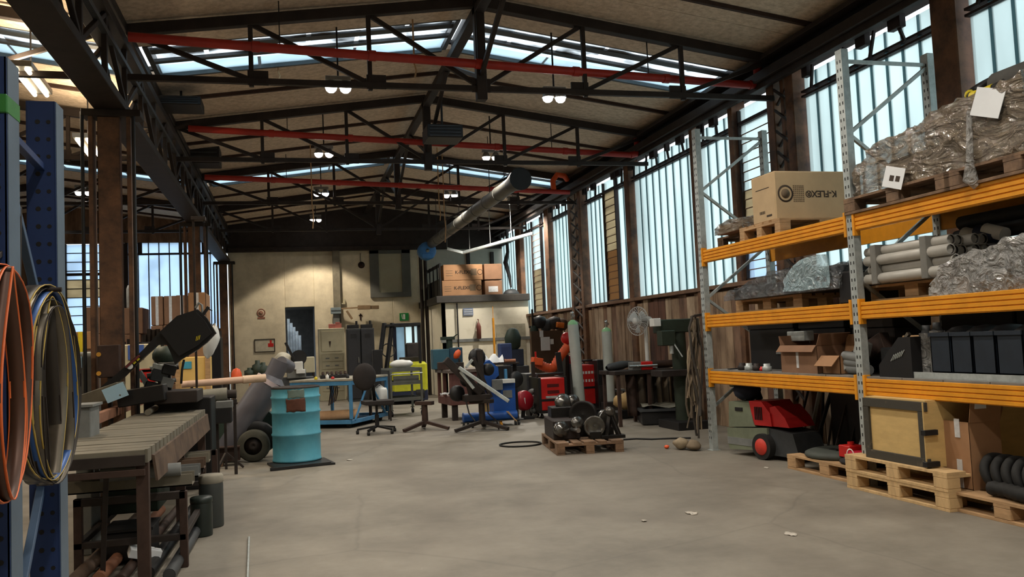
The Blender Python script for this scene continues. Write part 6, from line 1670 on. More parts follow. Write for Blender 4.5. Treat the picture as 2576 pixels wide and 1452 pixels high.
# black platform machine and yellow sack on floor
a = fl(1655, 1078)
t = T('floor_scale', 'low black platform machine with a grey folded cover on top', 'platform', (5.25, 12.1, 0))
q0 = fl(1628, 1062); q1 = fl(1735, 1072)
cxs, cys = (q0.x + q1.x) / 2 + .1, (q0.y + q1.y) / 2 + .25
M().box((cxs, cys, .11), (.85, .8, .2), rotm(0, 0, -.3)).obj('base', BLACK, t); M().box((cxs, cys, .23), (.92, .86, .04), rotm(0, 0, -.3)).obj('platform', GREY_DK, t)
m = M(); m.grid(12, 10, lambda u, v: Vector((cxs, cys, 0)) + rotm(0, 0, -.3) @ Vector((-.4 + .8 * u, -.38 + .7 * v, .262 + .05 * (noise.noise(Vector((u * 3, v * 3, 0))) + .45)))); m.obj('cover', mat('grey_canvas', (128, 126, 114), .8, 0, .2, 5), t, solid=.01)
a = aY(1640, 1035, cys + .3); M().bx(a.x - .25, a.x + .2, cys + .35, cys + .4, .25, .45).obj('back_plate', GREY, t)
a = fl(1580, 1050)
m = M(); m.grid(14, 10, lambda u, v: Vector((a.x, a.y, .15)) + Vector((.24 * math.sin(math.pi * v) * math.cos(2 * math.pi * u), .2 * math.sin(math.pi * v) * math.sin(2 * math.pi * u), -.15 * math.cos(math.pi * v))) * (1 + .2 * noise.noise(Vector((math.cos(2 * math.pi * u) * 2, math.sin(2 * math.pi * u) * 2, v * 4)))))
m.xf(Matrix.Translation((0, 0, .13))); one(m, 'tan_sack', mat('tan_sack', (190, 158, 108), .85, 0, .2, 5, .1), 'tan sack slumped on the floor by the wall bench', 'sack')
m = M(); m.box((a.x + .05, a.y, .06), (.62, .5, .1)); m.box((a.x + .05, a.y - .22, .13), (.62, .06, .04)); one(m, 'black_skid', BLACK, 'low black skid under the tan sack', 'skid')
# stool under the gas bottle bench
a = fl(1560, 1010); Yk = 15.3; c_ = aY(1548, 982, Yk)
t = T('metal_stool', 'grey metal work stool behind the floor pallet', 'stool', (c_.x, Yk, 0))
M().box((c_.x, Yk, c_.z), (.3, .26, .04)).obj('seat', GREY, t)
for x in (-.12, .12):
    for y in (-.1, .1): M().bar((c_.x + x, Yk + y, c_.z), (c_.x + x * 1.4, Yk + y * 1.4, 0), .025).obj('leg', STEEL_DK, t)
# floor sweeper under the rack
pw = fl(1920, 1157); pl_ = fl(1828, 1143)
t = T('floor_sweeper', 'red and grey-green walk-behind floor sweeper parked under the far bay', 'sweeper')
SWR = mat('sweeper_red', (178, 34, 34), .4, 0, .25, 5)
# local: x along its length (away from the aisle wheel side is +y), front face at y=0
L = (pl_ - pw).length
m = M(); m.prism([(-.05, .10), (L * .95, .06), (L, .12), (L, .30), (-.05, .34)], .03, .46, 'xz'); m.obj('lower_body', GREEN_GREY, t)
m = M(); m.prism([(.14, .34), (L * .97, .31), (L * .93, .60), (.22, .60)], .04, .45, 'xz'); m.obj('rear_housing', GREEN_GREY, t)
M().bx(L * .55, L * .75, .03, .04, .5, .54).obj('vent_slot', BLACK, t)
m = M(); m.prism([(-.12, .36), (.16, .36), (.22, .62), (.02, .62), (-.10, .50)], .04, .45, 'xz'); m.obj('red_hood', SWR, t)
m = M(); m.prism([(-.36, .36), (-.12, .36), (-.08, .56), (-.16, .58), (-.3, .46)], .06, .42, 'xz'); m.obj('red_front_hood', SWR, t)
m = M()
for k in range(5): m.bx(.02 + .025 * k, .03 + .025 * k, .03, .04, .42, .56)
m.obj('grille_slit', BLACK, t)
m = M(); m.prism([(-.48, .05), (-.05, .05), (-.05, .34), (-.4, .30)], .06, .44, 'xz'); m.obj('brush_housing', GREY_DK, t)
w = M().cyl((0, -.02, .14), (0, .06, .14), .14, n=26).obj('wheel', RUBBER, t)
M().lathe([(.001, -.03), (.085, -.03), (.09, -.02), (.09, .02)], (0, 0, .14), 22, (0, 1, 0)).obj('red_hub', mat('hub_red', (206, 62, 48), .5), w)
M().bx(L * .3, L, .025, .035, .12, .2).obj('grey_strip', GREY, t)
m = M(); m.bar((L * .75, .2, .6), (L * 1.0, .2, .95), .06); m.bar((L * .75, .4, .6), (L * 1.0, .4, .95), .06); m.bar((L * 1.0, .1, .95), (L * 1.0, .46, .95), .04); m.obj('push_handle', BLACK, t)
M().box((L * .85, .25, .86), (.26, .3, .1), rotm(0, .5, 0)).obj('control_panel', GREEN_GREY, t)
m = M(); m.sph((L * .8, .25, .72), .16, 12, (1, 1, .8)); m.obj('seat_bag', mat('navy_fabric', (38, 42, 58), .8), t)
dv = pl_ - pw
place(t, (pw.x + .0, pw.y, 0), math.atan2(dv.y, dv.x)); t.scale = (1, -1, 1)
# stray scraps and a rod on the floor
m = M(); a, b = fl(622, 1475, .01), fl(626, 1352, .01); m.cyl(a, b, .008, n=8); m.cyl(a, a.lerp(b, .02), .011, n=8); one(m, 'thin_rod', GALV, 'thin pale rod lying on the floor in front of the canisters', 'rod')
for i, (px, py, s) in enumerate(((880, 1158, .05), (1928, 1178, .03), (1740, 1292, .06), (1990, 1345, .05), (1620, 1312, .025))):
    a = fl(px, py)
    m = M(); m.grid(5, 5, lambda u, v: Vector((a.x + s * (u - .5) * (1.6 - 1.2 * abs(v - .5)) + s * .5 * noise.noise(Vector((u * 6, v * 6, i))), a.y + s * (v - .5) * (2.4 - 1.5 * abs(u - .4)), .004 + .012 * abs(noise.noise(Vector((u * 3, v * 3, i))))))); 
    o = one(m, 'floor_scrap', mat('dirty_white_scrap', (190, 182, 170), .85), ('white scrap of film on the floor past the drum', 'white chip on the floor before the sweeper', 'pale scrap on the floor below the low pallet', 'largest pale scrap on the open floor in front', 'small pale scrap on the open floor')[i], 'scrap')
    md = o.modifiers.new('thickness', 'SOLIDIFY'); md.thickness = .003
# ================================================================ LEFT: BLUE RACK FRAME AND BLADES
RB = mat('dark_blue_rack', (36, 56, 100), .45, .1, .25, 4)
RB_LIT = mat('lit_blue_rack_side', (96, 112, 128), .5, .2, .25, 4)  # paler blue for the side facing the windows, their light put into the colour
t = T('blue_rack_frame', 'dark blue perforated rack frame with a green band at its top, beside the viewer', 'rack', (-.64, 2.35, 0))
for (xr_, y0, y1, top) in ((-.585, 2.05, 2.135, 2.07), (-.632, 2.65, 2.737, 2.14)):
    w_ = .075
    m = M(); m.bx(xr_ - w_, xr_, y0, y0 + .004, 0, top); m.bx(xr_ - .004, xr_, y0, y1, 0, top); m.bx(xr_ - w_, xr_ - w_ + .004, y0, y1, 0, top)
    p_ = m.obj('upright', RB, t)
    M().bx(xr_ - .001, xr_ + .002, y0 + .006, y1, 0.0, top).obj('lit_side_strip', RB_LIT, t)
    m = M(); z = .08
    while z < top - .05:
        m.cyl((xr_ - w_ + .03, y0 - .001, z), (xr_ - w_ + .03, y0 + .003, z), .007, n=8); m.cyl((xr_ - w_ + .058, y0 - .001, z + .0), (xr_ - w_ + .058, y0 + .003, z), .006, n=8)
        z += .05
    o = m.obj('hole', BLACK, p_); o['kind'] = 'stuff'
    M().bx(xr_ - w_ - .02, xr_ + .02, y0 - .02, y1 + .02, 0, .008).obj('foot_plate', RB, t)
q = aY(25, 285, 2.05).z, aY(25, 237, 2.05).z
m = M(); m.bx(-.66, -.582, 2.046, 2.14, q[0], q[1]); m.obj('green_band', mat('green_band', (52, 124, 54), .5), t)
for a, b in ((2.0, 1.55), (1.55, 1.1), (.6, 1.05), (.6, .15)):
    M().bar((-.64, 2.12, a), (-.68, 2.66, b), .02, .02).obj('brace', mat('slate_blue_brace', (74, 96, 124), .5), t)
for z in (1.95, .12): M().bar((-.63, 2.12, z), (-.67, 2.66, z), .02, .02).obj('cross_tie', RB, t)
def band_loop(c, hw, hh, tilt, wid, mt, nm, par, ph=0.0, pinch=0.0):
    """a flat steel blade bent to a hanging loop"""
    n_ = 40; m = M(); vs = []
    for i in range(n_):
        a = 2 * math.pi * i / n_
        zz = hh * math.cos(a); s = math.sin(a)
        xx = hw * s * (1 - pinch * math.cos(a * 1.0) * .5) + .012 * math.sin(3 * a + ph)
        p = Vector((c[0] + xx * math.cos(tilt), c[1] + xx * math.sin(tilt), c[2] + zz))
        d = Vector((-math.sin(tilt), math.cos(tilt), 0)) * wid / 2
        vs += [p - d, p + d]
    m.add(vs, [[2 * i, 2 * i + 1, (2 * i + 3) % (2 * n_), (2 * i + 2) % (2 * n_)] for i in range(n_)], True)
    return m.obj(nm, mt, par, solid=.0022)
BLST = mat('saw_blade_steel', (104, 96, 84), .4, .5, .3, 6); BLBL = mat('blue_blade_steel', (44, 78, 132), .4, .3, .2, 5); BLYE = mat('brass_tooth_edge', (186, 158, 78), .4, .2, .2, 8); BLDK = mat('dark_blade_steel', (58, 52, 46), .45, .4, .3, 6)
BLT = mat('tan_blade_steel', (164, 138, 104), .4, .3, .2, 5)
BY = 2.39
zc_ = aY(122, 958, BY).z; hh_ = (aY(115, 716, BY).z - aY(125, 1200, BY).z) / 2; xc_ = aY(114, 958, BY).x
cl = T('saw_blade_coil', 'coil of band saw blades with yellow tooth edges hung on the blue rack frame', 'saw blades', (xc_, BY, zc_ + hh_))
for i, (f, mt, wid, dx, tl) in enumerate(((1.0, BLDK, .04, -.006, 1.52), (.88, BLST, .04, -.012, 1.56), (.72, BLBL, .034, .004, 1.49), (.56, BLT, .036, -.016, 1.58), (.38, BLST, .04, -.002, 1.48), (.94, BLDK, .036, .0, 1.50), (.64, BLDK, .04, -.02, 1.60), (.48, BLST, .036, .006, 1.46), (.22, BLDK, .036, -.008, 1.5))):
    o = band_loop((xc_ + dx, BY + .004 * i, zc_ - .005 * i), .23 * f, hh_ * (1 - .010 * i), tl, wid, mt, 'blade', cl, i, .15)
    band_loop((xc_ + dx + math.sin(tl) * wid * .48, BY + .004 * i - math.cos(tl) * wid * .48, zc_ - .005 * i), .23 * f, hh_ * (1 - .010 * i) + .001, tl, .0035, BLYE if i in (0, 2, 3, 4) else STEEL_DK, 'tooth_edge', o, i, .15)
M().cyl((xc_ - .06, BY, zc_ + hh_ - .012), (xc_ + .04, BY, zc_ + hh_ - .012), .006, n=8).obj('hook', STEEL_DK, cl); M().bar((xc_ - .06, BY, zc_ + hh_ - .012), (-.655, BY, zc_ + hh_ + .2), .012).obj('hook_arm', STEEL_DK, cl)
OY = 1.80
zc2 = aY(20, 962, OY).z; hh2 = (aY(20, 665, OY).z - aY(20, 1262, OY).z) / 2
c2 = T('orange_blade_coil', 'loops of orange-edged band saw blade hung on the front post of the blue rack', 'saw blades', (aY(-10, 960, OY).x, OY, zc2 + hh2))
OEDG = mat('orange_tooth_edge', (226, 110, 56), .45, 0, .2, 8); BRB = mat('brown_blade_steel', (84, 58, 46), .45, .3, .3, 6)
for i, (hw, pxc, pin) in enumerate(((.20, -4, -.35), (.14, -2, .6), (.09, 14, .9))):
    tl = 1.60 + .03 * i; x_ = aY(pxc, 960, OY).x
    o = band_loop((x_, OY, zc2), hw, hh2 * (1 - .01 * i), tl, .026, BRB, 'blade', c2, 1.5 * i, pin)
    for sg in (-1, 1): band_loop((x_ + sg * math.sin(tl) * .013, OY - sg * math.cos(tl) * .013, zc2), hw, hh2 * (1 - .01 * i) + .0005, tl, .0045, OEDG, 'tooth_edge', o, 1.5 * i, pin)
M().cyl((aY(-30, 700, OY).x, OY, zc2 + hh2 - .012), (aY(30, 700, OY).x, OY, zc2 + hh2 - .012), .006, n=8).obj('hook', STEEL_DK, c2); M().bar((aY(-10, 700, OY).x - .03, OY, zc2 + hh2 - .012), (-.6, 2.05, zc2 + hh2 + .05), .012).obj('hook_arm', STEEL_DK, c2)

# ================================================================ ROLLER TABLE
TBX0, TBX1, TBY0, TBY1, TBZ = -1.50, -.875, 5.66, 9.35, .84
TOPM = mat('dusty_steel_slat', (122, 116, 102), .6, .3, .3, 4, .05)
RAILM = mat('rusty_table_rail', (104, 84, 68), .7, .2, .35, 5, .08, rgb2=(70, 54, 44))
t = T('slat_table', 'long dusty steel feed table with slatted top and notched edge, leading to the black saw', 'table', (-1.2, 7.5, 0))
n_ = 21; st = (TBY1 - TBY0) / n_
for k in range(n_):
    y = TBY0 + k * st
    M().box(((TBX0 + TBX1) / 2, y + st / 2, TBZ - .02 - random.uniform(0, .006)), (TBX1 - TBX0, st - (.022), .04)).obj('slat', TOPM, t)
    M().bx(TBX1, TBX1 + .016, y + .012, y + st - .028, TBZ - .085, TBZ - .002).obj('edge_tab', TOPM, t)
m = M(); m.prism([(TBX1 - .06, TBZ - .04), (TBX1 + .03, TBZ - .06), (TBX1 + .05, TBZ - .22), (TBX1 + .035, TBZ - .22), (TBX1 + .015, TBZ - .075), (TBX1 - .06, TBZ - .055)], TBY0 + .18, TBY1 + .1, 'xz'); m.obj('side_rail', RAILM, t)
M().bx(TBX0, TBX1, TBY0 - .005, TBY0 + .02, TBZ - .1, TBZ - .035).obj('end_rail', STEEL_DK, t)
M().bx(TBX0, TBX1, TBY0 - .01, TBY0 + .03, TBZ - .16, TBZ - .12).obj('end_tie', STEEL_BR, t)
M().bx(TBX0 - .02, TBX0 + .02, TBY0, TBY1, TBZ - .15, TBZ - .04).obj('side_rail', RAILM, t)
for x in (TBX0 + .03, TBX1 - .02):
    for y in (TBY0 + .03, (TBY0 + TBY1) / 2, TBY1 - .1):
        m = M(); m.bx(x - .035, x + .035, y - .004, y + .004, 0, TBZ - .04); m.bx(x + .028, x + .035, y, y + .06, 0, TBZ - .04); m.obj('leg', STEEL_BR, t)
M().bar((-1.12, TBY0 + .15, TBZ - .15), (-1.17, TBY0 + .25, .02), .03, .012).obj('stay', STEEL_DK, t)
# stock on the table
p = [fl(240, 1070, TBZ), fl(360, 1018, TBZ)]
m = M(); a, b = Vector(p[0]), Vector(p[1]); d = (b - a).normalized(); nrm = Vector((-d.y, d.x, 0))
for w0, w1, z0_, z1_ in ((-.004, .004, 0, .085), (0, .1, 0, .008), (0, .06, .077, .085)):
    c_ = (a + b) / 2 + nrm * (w0 + w1) / 2 + Vector((0, 0, (z0_ + z1_) / 2)); m.box(c_, ((b - a).length, abs(w1 - w0), z1_ - z0_), rotm(0, 0, math.atan2(d.y, d.x)))
one(m, 'steel_channel', mat('rusty_channel', (148, 104, 80), .75, .1, .3, 6, .1), 'rusty brown steel channel lying on the slatted table', 'channel')
a, b = fl(372, 1046, TBZ), fl(432, 1008, TBZ); m = M(); m.cyl(a + Vector((0, 0, .03)), b + Vector((0, 0, .03)), .03, n=14); m.cyl(a + Vector((0, 0, .03)) + (a - b).normalized() * .002, a + Vector((0, 0, .03)), .024, n=12); one(m, 'round_bar', TOPM, 'short grey round bar lying on the slatted table', 'bar')
# ================================================================ BLACK BAND SAW
Ys = 9.05
t = T('band_saw', 'black tilting band saw with its bow raised over the end of the slatted table', 'saw', (-1.3, 9.7, 0))
SAWB = mat('saw_black', (22, 21, 22), .45, 0, .3, 5)
def S_(px, py, dy=0): return aY(px, py, Ys + dy)
bow = [S_(*p) for p in ((252, 975), (300, 935), (360, 880), (398, 838), (445, 795), (497, 778), (520, 800), (543, 838), (520, 862), (497, 880), (455, 905), (440, 918), (432, 895), (420, 868), (396, 868), (345, 915), (285, 975), (262, 990))]
M().prism([(v.x, v.z) for v in bow], Ys, Ys + .10, 'xz').obj('bow', SAWB, t)
bow2 = [S_(*p) for p in ((405, 838), (445, 803), (494, 786), (515, 806), (534, 838), (495, 872), (452, 896), (438, 880), (420, 855))]
M().prism([(v.x, v.z) for v in bow2], Ys - .05, Ys, 'xz').obj('wheel_cover', SAWB, t)
M().bar(S_(318, 925, -.01), S_(352, 895, -.01), .09, .02).obj('warning_label', mat('maroon_label', (92, 34, 34), .5), t)
c_ = S_(327, 922, -.03); M().cyl(c_, c_ - Vector((0, .006, 0)), .028, n=16).obj('round_mark', WHITEP, t)
for k in range(2): c_ = S_(337 + 9 * k, 911 - 8 * k, -.028); M().box(c_, (.03, .006, .035), rotm(0, -.75, 0)).obj('yellow_mark', YELLOW, t)
for k in range(3): c_ = S_(494 + 4 * k, 852 - 1.5 * k, -.055); M().box(c_, (.006, .006, .045), rotm(0, .2, 0)).obj('yellow_mark', YELLOW, t)
a = S_(503, 790, .05); M().tube([S_(492, 775, .05), S_(500, 762, .05), S_(508, 768, .05), S_(510, 790, .05)], .012, 8).obj('handle', GREY, t)
M().bar(S_(505, 800, .05), S_(525, 772, .05), .03).obj('lever', BLACK, t); M().bar(S_(520, 775, .05), S_(534, 782, .05), .012).obj('lever', BLACK, t)
m = M(); m.tube([S_(463, 905, .02), S_(458, 930, .02), S_(456, 965, .05)], .012, 6); m.obj('cable', BLACK, t)
M().bar(S_(480, 880, .05), S_(500, 860, .05), .09, .09).obj('guide_arm', GREY, t)
q0, q1 = S_(192, 1018), S_(300, 985)
M().bar(Vector((q0.x, Ys + .1, q0.z)), Vector((q1.x + .05, Ys - .1, q1.z + .03)), .12, .14).obj('vise_beam', TOPM, t)
M().bar(Vector((S_(300, 1005).x, Ys, S_(300, 1005).z)), Vector((S_(420, 985).x, Ys - .05, S_(420, 985).z)), .16, .16).obj('saw_bed', SAWB, t)
c_ = S_(290, 988, -.16); M().box(c_, (.20, .005, .14), rotm(.2, -.35, 0)).obj('paper_note', PALEBLUE, t)
M().bx(-1.48, -.82, 9.55, 10.1, 0, .95).obj('base_cabinet', SAWB, t)
M().bx(-1.3, -.9, 9.0, 9.6, .93, 1.05).obj('table_plate', STEEL_DK, t)
for px, py, rr, mt in ((400, 945, .16, GREY_DK), (385, 980, .18, BLACK), (420, 962, .12, GREY), (352, 985, .10, GALV), (425, 930, .13, BLACK), (395, 925, .09, GALV)):
    c_ = S_(px, py, .35); q = M(); q.box(c_, (rr, .16, rr * .8), rotm(0, .3, .2)); q.cyl(c_ - Vector((rr * .7, .02, 0)), c_ + Vector((rr * .7, .02, .02)), rr * .18, n=10); q.obj('clamp_part', mt, t)
M().bar(S_(350, 935, .3), S_(375, 975, .3), .05).obj('strut', GREY, t); M().bar(S_(420, 930, .35), S_(425, 990, .35), .06).obj('strut', BLACK, t)
q = rY(398, 912, 440, 925, Ys + .5); M().bx(q[0], q[1], Ys + .5, Ys + .8, q[2], q[3]).obj('hood_rim', GREY, t)
c_ = aY(415, 895, Ys + .65); m = M(); m.sph(c_, .13, 14, (1, 1, .8)); m.obj('motor_dome', GREEN_DK, t); M().bar((c_.x, c_.y, .9), c_, .08).obj('motor_post', BLACK, t)
# white sack hanging beyond the saw
c_ = aY(531, 868, 10.6)
t = T('white_sack', 'white dust sack hanging beyond the raised saw bow', 'sack', c_)
m = M(); m.grid(14, 10, lambda u, v: c_ + Vector((.085 * math.sin(math.pi * v) ** .4 * math.cos(2 * math.pi * u) + .08 * (.5 - v), (.07 * math.sin(math.pi * v) ** .4) * math.sin(2 * math.pi * u), .24 - .4 * v)) + noise.noise_vector(Vector((math.cos(2 * math.pi * u) * 2, math.sin(2 * math.pi * u) * 2, v * 3))) * .03); m.obj('bag', WHITEP, t)
a = aY(518, 790, 10.6); M().bar((a.x, 10.6, c_.z + .25), (a.x, 10.6, 3.0), .006).obj('cord', BLACK, t)
m = M(); m.bx(a.x - .14, a.x + .02, 10.55, 10.7, 2.98, 3.02); m.bar((a.x - .12, 10.62, 3.0), (a.x - .12, 10.62, .0), .025); m.obj('sack_post', STEEL_DK, t)
# long pale tube, roller machine
a, b = aY(456, 968, 10.9), aY(668, 951, 11.1)
t = T('long_tube', 'long pinkish tube laid level on two thin stands between saw and drum', 'tube', (a + b) / 2)
PINKT = mat('pinkish_tube', (206, 172, 148), .5, 0, .15, 4)
M().cyl(a, b, .042, n=14).obj('tube', PINKT, t); M().cyl(a.lerp(b, .72), b, .05, n=14).obj('sleeve', mat('pale_sleeve', (216, 186, 158), .5), t)
for f in (.12, .5):
    p = a.lerp(b, f); M().bar((p.x, p.y, 0), (p.x, p.y, p.z - .04), .03).obj('stand_post', STEEL_DK, t)
    m = M()
    for k in range(3): m.bar((p.x, p.y, .2), (p.x + .2 * math.cos(2.1 * k), p.y + .2 * math.sin(2.1 * k), .01), .025)
    m.obj('stand_foot', STEEL_DK, t)
t = T('roller_machine', 'tan horizontal motor drums on a steel stand beyond the slatted table', 'machine', (-.9, 10.5, 0))
TAND = mat('tan_drum_paint', (146, 128, 104), .5, .1, .3, 5)
a, b = aY(440, 1003, 10.45), aY(500, 998, 10.45); M().cyl(a, b, .085, n=18).obj('motor_drum', TAND, t)
a2, b2 = aY(508, 998, 10.5), aY(572, 992, 10.5); M().cyl(a2, b2, .08, n=18).obj('motor_drum', mat('grey_drum_paint', (128, 126, 114), .5, .1, .3, 5), t)
M().cyl(b, a2, .06, n=14).obj('coupling', STEEL_BR, t); M().cyl(b2, b2 + Vector((.1, 0, 0)), .05, n=12).obj('shaft_end', STEEL_DK, t)
c_ = aY(503, 990, 10.38); M().lathe([(.015, -.01), (.03, -.01), (.03, .01), (.015, .01)], c_, 14, (0, -1, 0)).obj('yellow_ring', YELLOW, t)
for px in (455, 505, 545, 590):
    p = aY(px, 1015, 10.5); M().bar((p.x, 10.5, p.z), (p.x, 10.5, 0), .035).obj('stand_post', STEEL_DK, t)
a = aY(440, 1018, 10.5); b = aY(596, 1010, 10.5); M().bar(a, b, .05, .05).obj('stand_rail', STEEL_DK, t)
a = aY(565, 1015, 10.4); M().bx(a.x - .09, a.x + .09, 10.3, 10.5, a.z - .05, a.z + .03).obj('grey_box', GREY, t); M().bx(a.x - .1, a.x + .08, 10.3, 10.48, a.z - .22, a.z - .05).obj('dark_box', BLACK, t)
q = rY(575, 1045, 610, 1130, 12.1); one(M().bx(q[0], q[1], 12.1, 12.25, 0, q[3]), 'oxide_plate', OX, 'oxide red plate standing behind the slatted table end', 'plate')
q = rY(520, 1040, 566, 1110, 11.6); one(M().bx(q[0] - .1, q[1], 11.6, 11.9, 0, q[3]), 'dark_green_case', GREEN_DK, 'dark green case under the motor drums', 'case')
# tilted tube extractor with wheel
Yt = 11.75
a, b, c3 = aY(566, 1130, Yt), aY(682, 960, Yt), aY(706, 908, Yt)
t = T('tube_extractor', 'big grey tilted tube on a wheel beside the turquoise drum', 'extractor', (a.x, Yt, 0))
TUBEM = mat('grey_tube_paint', (98, 96, 102), .42, .2, .2, 3)
M().cyl(a, b, .195, n=28).obj('tube', TUBEM, t); M().cyl(b, b.lerp(c3, .25), .195, .12, n=28).obj('cone', TUBEM, t); M().cyl(b.lerp(c3, .2), c3, .12, n=20).obj('neck', TUBEM, t)
d = (b - a).normalized(); M().cyl(b - d * .05, b + d * .01, .201, n=28).obj('collar', mat('pale_collar', (196, 178, 178), .5), t)
p = b + Vector((.155, -.12, -.11)); M().box(p, (.07, .012, .06), rotm(0, -.9, .5)).obj('orange_label', ORANGE, t)
a5, b5 = aY(706, 915, Yt), aY(745, 925, Yt); M().cyl(a5, a5.lerp(b5, .6) + Vector((0, .15, -.02)), .10, .085, n=20).obj('outlet', TUBEM, t)
w = fl(640, 1160); r_ = sY(37, 11.6)
W_ = M(); W_.lathe([(r_ * .55, -.07), (r_ * .9, -.07), (r_, -.04), (r_, .04), (r_ * .9, .07), (r_ * .55, .07)], (w.x, 11.55, r_), 30, (-.1, -1, 0)); wo_ = W_.obj('wheel', mat('dusty_tyre', (74, 72, 62), .85, 0, .3, 6), t)
W_ = M(); W_.lathe([(.001, .03), (r_ * .2, .06), (r_ * .3, .03), (r_ * .58, .02), (r_ * .58, -.02)], (w.x, 11.55, r_), 24, (-.1, -1, 0)); W_.obj('hub', STEEL_DK, wo_)
pol = [aY(px, py, 11.8) for px, py in ((645, 1090), (668, 1030), (688, 1045), (690, 1075), (680, 1100), (690, 1125), (670, 1140), (640, 1110))]
M().prism([(v.x, v.z) for v in pol], 11.8, 12.1, 'xz').obj('fan_housing', GREEN_DK, t)
m = M(); m.tube([(w.x + (r_ + .04) * math.cos(k * .3 - .2), 11.6, r_ + (r_ + .04) * math.sin(k * .3 - .2)) for k in range(9)], .025, 8, flat=(1, 3)); m.obj('mudguard', BLACK, t)
M().bar((w.x, 11.65, r_), (a.x + .1, Yt, a.z + .1), .05).obj('axle_frame', STEEL_DK, t); M().bar((a.x, Yt, a.z), (a.x - .1, Yt, .02), .06).obj('prop_leg', STEEL_DK, t)
# steel beams on the floor behind the table
zb0 = .06
t = T('steel_beam', 'brown steel I-beam on blocks on the floor left of the wheel', 'beam', (-1.2, 11.45, 0))
x0, x1 = -2.0, aY(604, 1148, 11.35).x
m = M(); m.bx(x0, x1, 11.3, 11.44, .22, .235); m.bx(x0, x1, 11.3, 11.44, .06, .075); m.bx(x0, x1, 11.36, 11.375, .075, .22); m.obj('beam', STEEL_BR, t)
for x in (x0 + .3, x1 - .5): M().bx(x, x + .3, 11.28, 11.46, 0, .06).obj('block', PINE_DK, t)
a = aY(490, 1128, 11.25); m = M(); m.box((a.x, 11.28, a.z + .01), (.09, .006, .16), rotm(.2, .35, 0)); one(m, 'paper_tag', PALEBLUE, 'pale blue paper tag stuck on the brown I-beam', 'tag')
a = aY(508, 1128, 11.3); m = M(); m.bx(a.x - .03, a.x + .03, 11.31, 11.37, .236, .25); m.bx(a.x + .02, a.x + .04, 11.31, 11.37, .236, .35); m.bx(a.x - .04, a.x + .04, 11.31, 11.37, .33, .35); one(m, 'yellow_clamp', YELLOW, 'small yellow clamp on the brown I-beam', 'clamp')
# low stock rack under and beside the table
t = T('low_stock_rack', 'low steel stock rack under the slatted table, its legs on the open floor side', 'rack', (-1.05, 7.1, 0))
LX0, LX1, LY0, LY1, LZ = -1.38, -.70, 6.12, 8.6, .50
for x in (LX0, LX1 - .04):
    for y in (LY0, LY1 - .05): M().bx(x, x + .05, y, y + .05, 0, LZ).obj('leg', STEEL_BR, t)
for y in (LY0, (LY0 + LY1) / 2, LY1 - .05): M().bx(LX0, LX1, y, y + .05, LZ - .05, LZ).obj('cross_rail', STEEL_DK, t)
for x in (LX0, LX1 - .04): M().bx(x, x + .04, LY0, LY1, .18, .22).obj('side_rail', STEEL_DK, t)
for y in (LY0, LY1 - .05): M().bx(LX0, LX1, y, y + .05, .18, .22).obj('cross_rail', STEEL_DK, t)
for i in range(4):
    y = 6.35 + .42 * i
    m = M(); m.bx(-1.5, -.68, y, y + .16, LZ, LZ + .01); m.bx(-1.5, -.68, y, y + .01, LZ, LZ + .08); m.bx(-1.5, -.68, y + .15, y + .16, LZ, LZ + .08)
    one(m, 'channel_offcut', (TOPM, GREY, RAILM, TOPM)[i], 'steel channel offcut laid across the low stock rack, number %s from the viewer' % ('one', 'two', 'three', 'four')[i], 'channel', 'channel offcuts on the low stock rack')
m = M(); m.cyl((-1.25, 6.3, .62), (-.75, 6.34, .62), .045, n=14); one(m, 'pipe_offcut', GREY, 'grey pipe offcut on top of the first channel offcut', 'pipe')
for v in (): pass
for i in range(5):
    x = -1.32 + .14 * i
    m = M(); m.cyl((x, 5.75 + .1 * (i % 2), .05), (x + .04, 8.2, .05), .045 - .006 * (i % 3), n=12); m.cyl((x, 5.745 + .1 * (i % 2), .05), (x, 5.75 + .1 * (i % 2), .05), .03, n=12)
    one(m, 'floor_pipe', (RAILM, mat('rust_pipe', (150, 100, 74), .7, .1, .3, 5), STEEL_BR, BLACK, GREY_DK)[i], ('rusty rail-brown pipe on the floor under the table, innermost', 'orange-brown rusty pipe on the floor under the table', 'dark brown pipe on the floor under the table', 'black pipe on the floor under the table edge', 'dark grey pipe on the floor by the stock rack leg')[i], 'pipe')
m = M(); m.box((-1.2, 7.4, .34), (.4, .6, .24)); m.bx(-1.4, -1.0, 7.08, 7.1, .3, .36); one(m, 'green_case', GREEN_DK, 'dark green case on the lower rail of the stock rack', 'case')
m = M(); m.box((-1.1, 6.55, .12), (.3, .35, .2)); m.box((-1.1, 6.55, .23), (.32, .37, .02)); one(m, 'dark_crate', BLACK, 'black crate between the floor pipes under the table', 'crate')
m = M(); m.box((-.98, 6.15, .12), (.16, .1, .06), rotm(.2, .3, .3)); m.box((-.9, 6.15, .11), (.08, .07, .05), rotm(.1, .3, .3)); one(m, 'pale_offcut', PAPER, 'pale broken offcut lying on the floor pipes', 'offcut')
